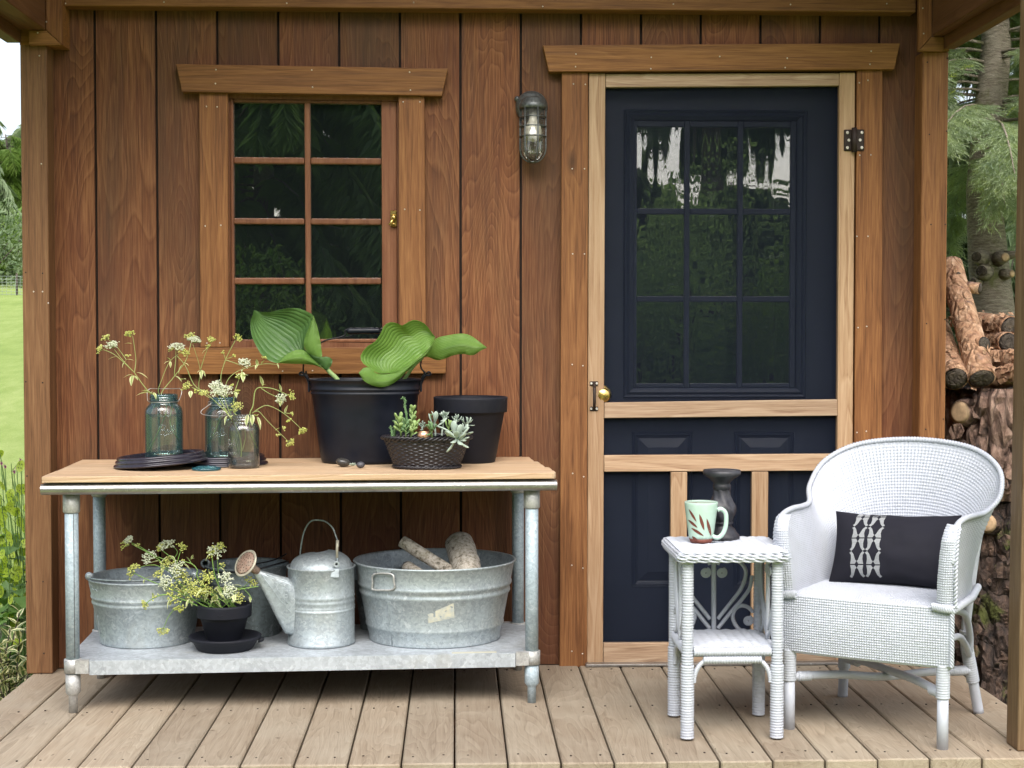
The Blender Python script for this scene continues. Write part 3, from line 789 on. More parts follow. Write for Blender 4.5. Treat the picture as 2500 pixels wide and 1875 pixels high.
M['lamp_glass'] = thin_glass('lamp_glass', (0.96, 0.96, 0.94), (0.62, 0.63, 0.58), 2.0, haze=((0.6, 0.6, 0.55), 0.08))
obj('glass_globe', mb, M['lamp_glass'], lamp)
mb = MB()
rc = 0.0445
for k in range(6):
    w = math.radians(20 + 60 * k - 90)
    P = [(lp.x + rc * math.cos(w), -0.064 + rc * math.sin(w), zt + 0.012), (lp.x + rc * math.cos(w), -0.064 + rc * math.sin(w), zc)]
    for i in range(1, 8):
        t = math.pi / 2 * i / 8
        P.append((lp.x + rc * math.cos(w) * math.cos(t), -0.064 + rc * math.sin(w) * math.cos(t), zc - rc * 1.1 * math.sin(t)))
    mb.tube(P, 0.0026, 6)
for z in (zt - 0.028, zt - 0.060, zt - 0.094):
    mb.tube([(lp.x + rc * math.cos(w), -0.064 + rc * math.sin(w), z) for w in [2 * math.pi * i / 24 for i in range(24)]], 0.0024, 6, closed=True)
mb.tube([(lp.x + 0.014 * math.cos(w), -0.064 + 0.014 * math.sin(w), zbot - 0.001) for w in [2 * math.pi * i / 14 for i in range(14)]], 0.0024, 6, closed=True)
obj('cage', mb, M['lamp_metal'], lamp)
mb = MB()
mb.lathe([(0.0, zt - 0.112), (0.016, zt - 0.108), (0.029, zt - 0.094), (0.031, zt - 0.080), (0.027, zt - 0.060), (0.015, zt - 0.040), (0.013, zt - 0.030), (0.013, zt + 0.0)], (lp.x, -0.064, 0), 20)
M['bulb'] = paint('frosted_bulb', (0.80, 0.78, 0.66), 0.35, var=0.04)
obj('bulb', mb, M['bulb'], lamp)
# ------------------------------------------------------------------ work table (built in its own axes: x along the front, y to the wall)
T_ANG = math.atan2(0.080, 1.555)
T_O = Vector((-1.244, -0.693, 0.0)); T_L, T_D, T_Z = 1.557, 0.645, 0.728
table = thing('work_table', T_O, 'wood topped steel work table with galvanised lower shelf standing by the wall', 'table', rot=(0, 0, T_ANG))
for i, (y0, y1, xe, xs_) in enumerate(((0.0, 0.098, 0.0, 0.0), (0.0986, 0.205, -0.001, 0.001), (0.2065, 0.318, -0.012, 0.004), (0.3186, 0.43, -0.013, 0.003), (0.4315, 0.532, -0.024, 0.002), (0.5326, 0.630, -0.024, 0.002))):
    V = []
    x0, x1 = xs_, T_L + xe
    r = 0.022
    for cx_, cy_, a0 in ((x1 - r, y0 + r, -90), (x1 - r, y1 - r, 0), (x0 + 0.004, y1 - 0.004, 90), (x0 + 0.004, y0 + 0.004, 180)):
        rr = r if a0 in (-90, 0) else 0.004
        for j in range(5): 
            w = math.radians(a0 + 90 * j / 4); V.append(Vector((cx_ + rr * math.cos(w), cy_ + rr * math.sin(w), T_Z - 0.019)))
    obj('top_board', MB().prism(V, (0, 0, 0.019)), M['table_wood'], table, bevel=0.002)
# rolled steel edge under the boards
prof = []
for j in range(13):
    w = math.radians(90 + 195 * j / 12); prof.append((0.016 + 0.0165 * math.cos(w) * 1.0, 0.688 + 0.0165 * math.sin(w)))
prof += [(0.030, 0.6735), (0.030, 0.690)]
mb = MB()
mb.grid([[Vector((x, y, z)) for y, z in prof] for x in (-0.004, T_L * 0.33, T_L * 0.66, T_L + 0.002)], True)
for x in (-0.004, T_L + 0.002):
    mb.add([Vector((x, y, z)) for y, z in prof], [tuple(range(len(prof)))])
mb.box((0.0, 0.030, 0.690), (T_L - 0.002, 0.60, 0.7045))
mb.box((0.002, 0.5985, 0.650), (T_L - 0.005, 0.600, 0.6895))
obj('steel_rim', mb, M['steel'], table)
LEGS = [(0.076, 0.060), (1.486, 0.060), (0.076, 0.530), (1.486, 0.530)]
for i, (x, y) in enumerate(LEGS):
    leg = obj('leg', MB().lathe([(0.0205, 0.095), (0.0205, 0.660)], (x, y, 0), 20), M['galv_leg'], table)
    obj('socket', MB().lathe([(0.0225, 0.612), (0.0255, 0.616), (0.0255, 0.675), (0.0, 0.676)], (x, y, 0), 20), M['alu_cast'], leg)
    obj('foot', MB().lathe([(0.0, 0.0), (0.0135, 0.0), (0.0135, 0.050), (0.016, 0.054), (0.0225, 0.062), (0.0225, 0.118), (0.0, 0.119)], (x, y, 0), 18), M['alu_cast'] if i != 1 else M['galv_leg'], leg)
    s_ = 1 if i % 2 == 0 else -1; t_ = 1 if i < 2 else -1
    mb = MB(); mb.lathe([(0.0215, 0.121), (0.0265, 0.122), (0.0265, 0.164), (0.0215, 0.165)], (x, y, 0), 20)
    mb.prism([Vector((x + s_ * 0.012, y - t_ * 0.026, 0.1225)), Vector((x + s_ * 0.052, y - t_ * 0.026, 0.1225)), Vector((x + s_ * 0.052, y - t_ * 0.026, 0.1635)), Vector((x + s_ * 0.012, y - t_ * 0.026, 0.1635))], (0, t_ * 0.018, 0))
    obj('bracket', mb, M['alu_cast'], leg)
    if i == 0: obj('seam', MB().box((x + 0.009, y - 0.0192, 0.17), (x + 0.0102, y - 0.0176, 0.61)), M['groove'], leg)
mb = MB(); mb.box((0.1295, 0.0360, 0.118), (1.4325, 0.0375, 0.1605), 0); mb.box((0.055, 0.0376, 0.1605), (1.505, 0.560, 0.1620)); mb.box((0.056, 0.5585, 0.118), (1.504, 0.560, 0.1604)); mb.box((0.1296, 0.0376, 0.118), (1.4324, 0.050, 0.1195))
obj('shelf', mb, M['galv_shelf'], table)
M['label_old'] = paint('faded_label', (0.46, 0.45, 0.36), 0.6, var=0.1, scale=40.0)
obj('faded_label', MB().box((1.235, 0.043, 0.1621), (1.375, 0.066, 0.1624)), M['label_old'], table)

# ------------------------------------------------------------------ black plastic saucers under the jars
def saucer(name, c, r, tilt, label, group):
    pr = [(r * 0.80, 0.0), (r * 0.985, 0.0), (r, 0.003), (r * 0.985, 0.007), (r * 0.955, 0.0085), (r * 0.948, 0.011), (r * 0.957, 0.015), (r * 0.945, 0.0195), (r * 0.920, 0.0205), (r * 0.915, 0.023), (r * 0.920, 0.027), (r * 0.905, 0.0305), (r * 0.880, 0.0315), (r * 0.858, 0.029), (r * 0.845, 0.012), (r * 0.83, 0.0065), (0.0, 0.006)]
    rot = Matrix.Rotation(tilt[0], 3, 'Y') @ Matrix.Rotation(tilt[1], 3, 'X')
    t = thing(name, c, label, 'saucer', group)
    obj('tray', MB().lathe(pr, c, 72, rot=rot), M['plum_plastic'], t)
    return t
TZ = T_Z + 0.0005
saucer('plant_saucer', (-0.945, -0.385, TZ + 0.0130), 0.150, (-0.078, 0.0), 'black plastic saucer tilted up on another one, under the left blue jar', 'black saucers on the table')
saucer('plant_saucer', (-0.765, -0.262, TZ), 0.146, (0, 0), 'black plastic saucer lying flat behind the clear jar', 'black saucers on the table')

# ------------------------------------------------------------------ mason jars
M['jar_blue'] = thin_glass('blue_glass', (0.93, 0.985, 0.985), (0.28, 0.66, 0.72), 1.6, haze=((0.30, 0.52, 0.56), 0.10))
M['jar_blue_thick'] = thin_glass('blue_glass_thick', (0.60, 0.88, 0.92), (0.12, 0.46, 0.56), 1.6, haze=((0.07, 0.30, 0.38), 0.30))
M['jar_clear'] = thin_glass('clear_glass', (0.985, 0.99, 0.99), (0.70, 0.76, 0.74), 1.6, haze=((0.6, 0.62, 0.60), 0.07))
M['jar_clear_thick'] = thin_glass('clear_glass_thick', (0.92, 0.95, 0.97), (0.6, 0.66, 0.68), 2.0, haze=((0.5, 0.52, 0.58), 0.25))
M['water_blue'] = thin_glass('water_in_blue', (0.90, 0.96, 0.945), (0.62, 0.80, 0.76), 1.6, ior=1.25, haze=((0.30, 0.46, 0.38), 0.08))
M['water_clear'] = thin_glass('water_clear', (0.975, 0.985, 0.97), (0.74, 0.80, 0.72), 1.6, ior=1.25, haze=((0.45, 0.48, 0.36), 0.05))
M['emboss'] = thin_glass('embossed_glass', (0.72, 0.86, 0.87), (0.85, 0.95, 0.95), 4.0, haze=((0.6, 0.75, 0.75), 0.16))
M['emboss_clear'] = thin_glass('embossed_clear_glass', (0.86, 0.9, 0.9), (0.9, 0.95, 0.95), 4.0, haze=((0.7, 0.75, 0.75), 0.12))
def bent_text(txt, size, c, r, ang, z, name, mat, parent, depth=0.0008, bold=0.0004):
    cu = bpy.data.curves.new(name, 'FONT'); cu.body = txt; cu.size = size; cu.align_x = 'CENTER'; cu.extrude = depth; cu.offset = bold; cu.space_character = 1.15
    to = bpy.data.objects.new(name, cu); COL.objects.link(to)
    bpy.context.view_layer.update()
    me = bpy.data.meshes.new_from_object(to.evaluated_get(bpy.context.evaluated_depsgraph_get()))
    bpy.data.objects.remove(to)
    mb_ = MB(); V = []
    for v in me.vertices:
        a_ = ang + v.co.x / r; rr = r + v.co.z + 0.0006
        V.append(Vector((c[0] + rr * math.sin(a_), c[1] - rr * math.cos(a_), z + v.co.y)))
    mb_.add(V, [tuple(p.vertices) for p in me.polygons])
    return obj(name, mb_, mat, parent)
def script_mark(pts, w, h, c, r, ang, z, name, mat, parent, rad=0.0009):
    mb_ = MB()
    for st in pts:
        P = smooth_path([Vector((x, y, 0)) for x, y in st], 5)
        Q = []
        for p_ in P:
            a_ = ang + (p_.x - 0.5) * w / r
            Q.append(Vector((c[0] + (r + 0.0006) * math.sin(a_), c[1] - (r + 0.0006) * math.cos(a_), z + p_.y * h)))
        mb_.tube(Q, rad, 5)
    return obj(name, mb_, mat, parent)
SCRIPT = [[(0.02, 0.62), (0.10, 0.86), (0.26, 0.95), (0.36, 0.84), (0.30, 0.66), (0.17, 0.56), (0.32, 0.52), (0.36, 0.36), (0.24, 0.20), (0.10, 0.24), (0.14, 0.55), (0.22, 0.90)],
          [(0.55, 0.55), (0.47, 0.58), (0.43, 0.46), (0.50, 0.40), (0.56, 0.52), (0.56, 0.43), (0.62, 0.45), (0.70, 0.72), (0.70, 0.86), (0.65, 0.72), (0.67, 0.48), (0.74, 0.50), (0.82, 0.78), (0.82, 0.94), (0.77, 0.78), (0.79, 0.54), (0.88, 0.60)],
          [(0.30, 0.10), (0.55, 0.26), (0.95, 0.42)]]
def jar(name, c, r, h, water, mats, label, cat_group, text_ang, bail=None, clear=False):
    gm, gt, wm, em = mats
    t = thing(name, c, label, 'jar', cat_group)
    rn = r * 0.735; zs = h * 0.70
    out = [(0.0, 0.001), (r * 0.86, 0.0), (r * 0.97, 0.004), (r, 0.012), (r, zs), (r * 0.985, zs + h * 0.05), (r * 0.93, zs + h * 0.095), (r * 0.83, zs + h * 0.13), (rn * 1.01, zs + h * 0.155)]
    zt = out[-1][1]; hn = h - zt
    out += [(rn, zt + hn * 0.08), (rn, zt + hn * 0.28), (rn * 1.045, zt + hn * 0.33), (rn * 1.045, zt + hn * 0.40), (rn, zt + hn * 0.45), (rn, zt + hn * 0.55), (rn * 1.04, zt + hn * 0.60), (rn * 1.04, zt + hn * 0.66), (rn, zt + hn * 0.71), (rn, zt + hn * 0.78), (rn * 1.035, zt + hn * 0.83), (rn * 1.0, zt + hn * 0.92), (rn * 0.98, h), (rn * 0.90, h), (rn * 0.90, h - 0.006)]
    obj('glass', MB().lathe([(a, b) for a, b in out], c, 48), gm, t)
    obj('thick_base', MB().lathe([(0.0, 0.0015), (r * 0.93, 0.0022), (r * 0.965, 0.010), (r * 0.95, 0.020), (r * 0.6, 0.014), (0.0, 0.011)], c, 36), gt, t)
    if not clear:
        obj('thick_neck', MB().lathe([(rn * 0.97, zt + 0.001), (rn * 0.975, h - 0.002)], c, 36), gt, t)
    wz = water
    obj('water', MB().lathe([(0.0, 0.0135), (r * 0.55, 0.0165), (r * 0.945, 0.0215), (r * 0.957, 0.03), (r * 0.957, wz - 0.0015), (r * 0.965, wz + 0.0008), (r * 0.93, wz - 0.001), (0.0, wz - 0.0012)], c, 40), wm, t)
    s_ = r / 0.059
    script_mark(SCRIPT, 0.062 * s_, 0.042 * s_, c, r, text_ang - 0.05, c[2] + h * 0.36, 'embossed_script', em, t)
    if not clear:
        bent_text('SURE SEAL', 0.0135, c, r, text_ang + 0.12, c[2] + 0.026, 'embossed_letters', em, t)
    else:
        bent_text('MASON', 0.010, c, r, text_ang, c[2] + 0.046, 'embossed_letters', em, t)
    if bail:
        zb = c[2] + zt + hn * 0.20
        mb_ = MB()
        mb_.tube([(c[0] + (rn + 0.0022) * math.cos(w), c[1] + (rn + 0.0022) * math.sin(w), zb) for w in [2 * math.pi * i / 28 for i in range(28)]], 0.0013, 6, closed=True)
        if bail == 'up':
            for sx in (-1, 1):
                mb_.tube(smooth_path([(c[0] + sx * (rn + 0.002), c[1] - 0.004, zb), (c[0] + sx * (rn + 0.006), c[1] - 0.006, zb + 0.006), (c[0] + sx * (rn + 0.010), c[1] + 0.008, zb + 0.022), (c[0] + sx * (rn + 0.011), c[1] + 0.014, zb + 0.034), (c[0] + sx * (rn + 0.003), c[1] + 0.022, zb + 0.042)], 5), 0.0012, 6)
            mb_.tube(smooth_path([(c[0] - rn - 0.003, c[1] + 0.022, zb + 0.042), (c[0], c[1] + rn + 0.012, zb + 0.040), (c[0] + rn + 0.003, c[1] + 0.022, zb + 0.042)], 8), 0.0012, 6)
        else:
            mb_.tube(smooth_path([(c[0] - rn - 0.002, c[1] - 0.01, zb), (c[0] - rn - 0.001, c[1] - 0.016, zb + 0.010), (c[0] - rn + 0.010, c[1] - 0.030, zb + 0.006), (c[0] - rn - 0.020, c[1] - 0.040, zb - 0.018), (c[0] - rn - 0.012, c[1] - 0.050, zb - 0.030), (c[0] - 0.01, c[1] - r - 0.004, zb - 0.034), (c[0] + 0.018, c[1] - r - 0.002, zb - 0.030), (c[0] + rn, c[1] - 0.014, zb - 0.006), (c[0] + rn + 0.002, c[1] - 0.004, zb)], 5), 0.0012, 6)
        obj('wire_bail', mb_, M['steel_wire'], t)
    return t
blue = (M['jar_blue'], M['jar_blue_thick'], M['water_blue'], M['emboss'])
clr = (M['jar_clear'], M['jar_clear_thick'], M['water_clear'], M['emboss_clear'])
J1 = (-0.945, -0.335, TZ + 0.0195); J2 = (-0.765, -0.262, TZ + 0.0065); J3 = (-0.679, -0.405, TZ)
jar('mason_jar', J1, 0.0605, 0.214, 0.146, blue, 'blue glass jar of water standing on the tilted black saucer', 'glass jars on the table', 0.45, 'up')
jar('mason_jar', J2, 0.0605, 0.214, 0.142, blue, 'blue glass jar with its wire bail hanging forward, behind the clear jar', 'glass jars on the table', -0.12, 'down')
jar('mason_jar', J3, 0.0500, 0.170, 0.124, clr, 'small clear glass jar of water at the front of the table', 'glass jars on the table', -0.72, None, True)
lid = thing('glass_lid', (-0.785, -0.487, TZ), 'round blue glass jar lid lying in front of the jars', 'lid')
obj('disc', MB().lathe([(0.0, 0.0), (0.044, 0.0005), (0.046, 0.003), (0.044, 0.008), (0.032, 0.0095), (0.030, 0.012), (0.0, 0.012)], (-0.785, -0.487, TZ), 36), M['jar_blue_thick'], lid)

# ------------------------------------------------------------------ flowers
M['stem'] = leaf_mat('flower_stem', (0.26, 0.33, 0.10), (0.34, 0.40, 0.15), 0.1)
M['stem_dark'] = leaf_mat('green_stem', (0.16, 0.30, 0.06), (0.22, 0.36, 0.09), 0.1)
M['umbel_white'] = leaf_mat('white_blossom', (0.74, 0.76, 0.66), (0.66, 0.70, 0.52), 0.25, 0.6)
M['umbel_green'] = leaf_mat('green_blossom', (0.52, 0.56, 0.12), (0.62, 0.62, 0.24), 0.25, 0.6)
M['leaf_var'] = leaf_mat('variegated_leaf', (0.30, 0.40, 0.12), (0.38, 0.46, 0.18), 0.3, 0.5, edge=((0.72, 0.72, 0.42), 0.20))
RF = random.Random(11)
def basis(d):
    d = d.normalized(); a_ = Vector((0, 0, 1)) if abs(d.z) < 0.9 else Vector((1, 0, 0))
    x = (a_ - d * a_.dot(d)).normalized(); return x, d.cross(x), d
def umbel(ms, mf, p, d, r, n=13, dense=5, fl_r=0.0024):          # rays into ms, blossoms into mf
    x, y, z = basis(d); q = p - z * r * 0.75
    for i in range(n):
        rr = r * math.sqrt((i + 0.4) / n); w = i * 2.399 + RF.uniform(-0.3, 0.3)
        e = p + (x * math.cos(w) + y * math.sin(w)) * rr + z * (0.18 * r - 0.5 * rr * rr / r) + z * RF.uniform(-0.002, 0.002)
        ms.tube([q, e], 0.0006, 4, caps=False)
        for j in range(dense):
            o_ = Vector((RF.gauss(0, 1), RF.gauss(0, 1), RF.gauss(0, 0.6))) * (0.0034 if dense > 3 else 0.002)
            s_ = fl_r * RF.uniform(0.7, 1.25)
            mf.ball(e + x * o_.x + y * o_.y + z * o_.z, (s_, s_, s_ * 0.8), 5, 3)
def leafblade(ml, p, d, l, w, up=Vector((0, 0, 1)), curl=0.25, n=5):
    d = d.normalized(); sd = d.cross(up)
    sd = sd.normalized() if sd.length > 1e-4 else Vector((1, 0, 0)); nn = sd.cross(d)
    rows_, uvs = [], []
    for i in range(n + 1):
        t = i / n; ww = w * math.sin(math.pi * (0.06 + 0.94 * t) ** 0.8) * (1 - 0.15 * t) + 0.0004
        c_ = p + d * (l * t) - nn * (curl * l * t * t)
        rows_.append([c_ - sd * ww + nn * ww * 0.3, c_, c_ + sd * ww + nn * ww * 0.3]); uvs.append([(0, t), (0.5, t), (1, t)])
    ml.grid(rows_, True, uvs)
def sprig(c, paths, heads, leaves, label, group='cut flower sprigs', name='flower_sprig', stem_mat=None, rad=0.0019):
    """paths: stems as point lists (first one from the jar); heads: (point, dir, r, 'w' or 'g'); leaves: (point, dir, length, width)"""
    t = thing(name, paths[0][0], label, 'flowers', group)
    ms = MB()
    for i, P in enumerate(paths):
        Q = smooth_path(P, 5) if len(P) > 2 else [Vector(p) for p in P]
        r0 = rad if i == 0 else rad * 0.68
        ms.tube(Q, [lerp(r0, r0 * 0.62, k / max(1, len(Q) - 1)) for k in range(len(Q))], 6)
    o_ = obj('stem', ms, stem_mat or M['stem'], t)
    for (p, d, r, k) in heads:
        m1, m2 = MB(), MB()
        if k == 'w': umbel(m1, m2, Vector(p), Vector(d), r, 19, 7, 0.0023)
        elif k == 'g': umbel(m1, m2, Vector(p), Vector(d), r, 12, 4, 0.0026)
        else: umbel(m1, m2, Vector(p), Vector(d), r, 6, 2, 0.0026)
        fh = obj('flower_head', m2, M['umbel_white'] if k == 'w' else M['umbel_green'], t)
        obj('flower_rays', m1, M['stem'], fh)
    for (p, d, l, w) in leaves:
        ml = MB(); leafblade(ml, Vector(p), Vector(d), l, w); obj('leaf', ml, M['leaf_var'], t)
    return t
# coordinates of the close look at the jars: 2212 px for 560, from (200, 780)
def zq(a, b, y): return at(200 + a * 0.25316, 780 + b * 0.25316, y)
y1, y2, y3 = J1[1], J2[1], J3[1]
V3 = lambda x, y, z: Vector((x, y, z))
def inj(J, dx, dy, z): return V3(J[0] + dx, J[1] + dy, J[2] + z)
sprig(J1, [[inj(J1, -0.045, -0.01, 0.035), inj(J1, -0.012, -0.005, 0.105), inj(J1, 0.008, 0.0, 0.175), zq(640, 690, y1), zq(540, 560, y1), zq(505, 510, y1 - 0.005)],
           [zq(505, 510, y1 - 0.005), zq(360, 375, y1 - 0.02), zq(280, 320, y1 - 0.02), zq(205, 290, y1 - 0.02)], [zq(505, 510, y1 - 0.005), zq(400, 400, y1), zq(310, 285, y1)],
           [zq(505, 515, y1 - 0.005), zq(520, 400, y1 + 0.01), zq(505, 260, y1 + 0.01), zq(490, 160, y1 + 0.01)], [zq(430, 390, y1), zq(325, 250, y1 + 0.02), zq(235, 180, y1 + 0.02)]],
      [(zq(282, 235, y1), (-0.25, -0.35, 1), 0.021, 'w'), (zq(165, 280, y1 - 0.02), (-1, -0.3, 0.5), 0.015, 'g'), (zq(228, 165, y1 + 0.02), (-0.4, -0.3, 1), 0.014, 'g'), (zq(455, 130, y1 + 0.01), (-0.3, -0.5, 1), 0.017, 'g'), (zq(440, 345, y1), (0, -0.5, 1), 0.010, 's')],
      [(zq(490, 530, y1), V3(-1, -0.3, -0.1), 0.030, 0.006), (zq(490, 540, y1), V3(-0.2, -0.5, -1), 0.034, 0.008), (zq(495, 545, y1), V3(0.8, -0.5, -0.35), 0.024, 0.006), (zq(530, 510, y1), V3(1, -0.2, -0.25), 0.042, 0.006), (zq(420, 400, y1), V3(-0.5, -0.3, -0.7), 0.024, 0.005), (zq(330, 360, y1), V3(-1, -0.2, -0.1), 0.026, 0.004), (zq(480, 235, y1), V3(-1, -0.2, 0.3), 0.022, 0.005), (zq(430, 385, y1), V3(1, -0.2, 0.1), 0.024, 0.004)],
      'white and yellow umbel sprig leaning left out of the left blue jar')
sprig(J1, [[inj(J1, 0.047, 0.01, 0.06), inj(J1, 0.02, 0.0, 0.12), inj(J1, 0.028, -0.01, 0.19), zq(765, 720, y1 - 0.01), zq(890, 550, y1), zq(1000, 400, y1), zq(1060, 200, y1 + 0.03)],
           [inj(J1, 0.02, 0.0, 0.19), zq(740, 710, y1), zq(770, 580, y1), zq(845, 410, y1), zq(950, 320, y1 + 0.01)], [zq(890, 540, y1), zq(905, 380, y1), zq(905, 300, y1)]],
      [(zq(915, 250, y1), (0.1, -0.35, 1), 0.024, 'w'), (zq(990, 310, y1), (0.4, -0.4, 0.8), 0.016, 'g'), (zq(850, 285, y1), (-0.6, -0.4, 0.8), 0.010, 's'), (zq(1045, 150, y1 + 0.03), (0.0, -0.5, 1), 0.017, 'g'), (zq(1085, 185, y1 + 0.02), (0.2, -0.3, 1), 0.020, 'w')],
      [(zq(850, 400, y1), V3(-1, -0.4, -0.2), 0.022, 0.005), (zq(850, 405, y1), V3(0.2, -0.4, -1), 0.020, 0.004), (zq(850, 395, y1), V3(-0.4, -0.4, 0.8), 0.016, 0.004), (zq(900, 545, y1), V3(0.8, -0.3, -0.4), 0.030, 0.006), (zq(990, 420, y1), V3(0.9, -0.3, -0.3), 0.018, 0.004), (zq(965, 440, y1), V3(-0.5, -0.3, -0.8), 0.030, 0.004)],
      'white umbel sprig rising to the right out of the left blue jar')
sprig(J1, [[inj(J1, 0.0, -0.03, 0.20), zq(640, 700, y1 - 0.045), zq(600, 690, y1 - 0.05)]], [],
      [(zq(640, 705, y1 - 0.05), V3(-1, -0.3, -0.0), 0.038, 0.009), (zq(640, 690, y1 - 0.05), V3(-1, -0.1, 0.25), 0.022, 0.007), (zq(690, 705, y1 - 0.05), V3(0.5, -0.4, -0.7), 0.024, 0.006), (zq(650, 705, y1 - 0.05), V3(0.4, -0.7, 0.2), 0.02, 0.008)],
      'loose variegated leaves resting on the rim of the left blue jar')
sprig(J2, [[inj(J2, -0.05, 0.0, 0.06), inj(J2, -0.02, 0.0, 0.12), inj(J2, 0.005, 0.0, 0.21), zq(1110, 660, y2), zq(1000, 450, y2), zq(915, 350, y2 + 0.01)],
           [inj(J2, 0.0, 0.01, 0.19), zq(1140, 690, y2), zq(1140, 480, y2), zq(1070, 240, y2)], [zq(1145, 480, y2), zq(1195, 320, y2), zq(1250, 220, y2)]],
      [(zq(1250, 190, y2), (0.1, -0.4, 1), 0.013, 'g'), (zq(1210, 255, y2), (-0.3, -0.5, 0.8), 0.008, 's')],
      [(zq(1150, 490, y2), V3(0.1, -0.6, -1), 0.030, 0.006), (zq(1160, 490, y2), V3(0.6, -0.4, -0.7), 0.024, 0.004), (zq(1150, 490, y2), V3(-0.6, -0.4, -0.2), 0.016, 0.004), (zq(1200, 290, y2), V3(-0.8, -0.4, -0.5), 0.020, 0.004)],
      'thin upright sprig standing in the blue jar with the hanging bail')
sprig(J2, [[inj(J2, 0.05, 0.0, 0.03), inj(J2, 0.03, 0.0, 0.12), inj(J2, 0.02, -0.01, 0.20), zq(1340, 590, y2), zq(1385, 390, y2), zq(1480, 200, y2)],
           [inj(J2, 0.02, -0.02, 0.2), zq(1390, 620, y2 - 0.02), zq(1500, 500, y2 - 0.02), zq(1740, 430, y2 - 0.02), zq(1880, 435, y2 - 0.02)], [zq(1385, 390, y2), zq(1500, 430, y2), zq(1560, 470, y2)], [zq(1385, 385, y2), zq(1365, 325, y2)], [zq(1400, 380, y2), zq(1460, 355, y2)]],
      [(zq(1515, 175, y2), (0.7, -0.4, 0.7), 0.016, 'g'), (zq(1570, 410, y2), (0.3, -0.5, 0.8), 0.021, 'w'), (zq(1358, 318, y2), (-0.2, 0, 1), 0.004, 's'), (zq(1465, 347, y2), (0.2, 0, 1), 0.004, 's'), (zq(1760, 365, y2 - 0.02), (0.2, -0.2, 1), 0.005, 's')],
      [(zq(1690, 440, y2 - 0.02), V3(0.0, -0.4, 1), 0.024, 0.005), (zq(1700, 430, y2 - 0.02), V3(-0.3, -0.4, -0.4), 0.022, 0.006), (zq(1880, 425, y2 - 0.02), V3(0.5, -0.3, -0.8), 0.018, 0.004), (zq(1730, 430, y2 - 0.02), V3(0.5, -0.4, 0.9), 0.02, 0.003)],
      'tall sprig with a single green head against the window casing')
sprig(J3, [[inj(J3, -0.008, 0.0, 0.035), inj(J3, -0.012, 0.0, 0.10), zq(1420, 930, y3), zq(1230, 740, y3), zq(1160, 700, y3), zq(1060, 655, y3)],
           [inj(J3, -0.004, 0.0, 0.055), inj(J3, 0.004, 0.0, 0.12), zq(1400, 900, y3), zq(1340, 740, y3), zq(1330, 690, y3)], [zq(1410, 900, y3), zq(1290, 720, y3), zq(1280, 680, y3)], [zq(1430, 910, y3), zq(1370, 740, y3), zq(1390, 690, y3)]],
      [(zq(1285, 625, y3), (-0.1, -0.5, 0.9), 0.022, 'w'), (zq(1370, 670, y3 - 0.01), (0.1, -0.6, 0.8), 0.025, 'w'), (zq(1295, 690, y3 - 0.01), (-0.1, -0.6, 0.8), 0.017, 'w'), (zq(1000, 640, y3), (-0.6, -0.5, 0.6), 0.018, 'g'), (zq(1175, 705, y3), (-0.1, -0.5, 0.7), 0.012, 'g'), (zq(1100, 690, y3), (-0.3, -0.5, 0.7), 0.010, 's')],
      [(zq(1050, 690, y3), V3(0.0, -0.5, -0.8), 0.022, 0.007), (zq(960, 580, y3), V3(0.5, -0.4, 0.2), 0.022, 0.006), (zq(1440, 880, y3 - 0.02), V3(0.2, -0.6, 0.3), 0.022, 0.007), (zq(1400, 930, y3 - 0.03), V3(-0.4, -0.4, -0.9), 0.030, 0.005), (zq(1470, 900, y3 - 0.03), V3(0.5, -0.5, 0.6), 0.024, 0.007), (zq(1430, 720, y3), V3(-0.7, -0.3, -0.3), 0.022, 0.004), (zq(1430, 930, y3 - 0.03), V3(0.2, -0.8, 0.1), 0.022, 0.009)],
      'lacy white umbels leaning left out of the small clear jar')
sprig(J3, [[inj(J3, 0.0, 0.01, 0.16), zq(1470, 900, y3 + 0.01), zq(1470, 720, y3 + 0.01), zq(1500, 620, y3 + 0.01), zq(1550, 480, y3 + 0.01)]],
      [(zq(1495, 830, y3), (0.2, -0.7, 0.6), 0.018, 'g'), (zq(1500, 545, y3 + 0.01), (-0.5, -0.4, 0.5), 0.010, 's'), (zq(1500, 690, y3 + 0.01), (0.1, -0.4, 0.6), 0.010, 's'), (zq(1440, 640, y3 + 0.01), (-0.3, -0.4, 0.6), 0.008, 's')],
      [(zq(1550, 510, y3), V3(0.15, -0.5, -1), 0.032, 0.008), (zq(1550, 540, y3), V3(0.6, -0.4, 0.2), 0.022, 0.006), (zq(1545, 520, y3), V3(-0.6, -0.4, -0.2), 0.024, 0.006), (zq(1480, 700, y3), V3(0.3, -0.5, -0.8), 0.020, 0.005), (zq(1480, 690, y3), V3(-0.9, -0.3, -0.4), 0.022, 0.004)],
      'leafy upright sprig with a round green head in the small clear jar')
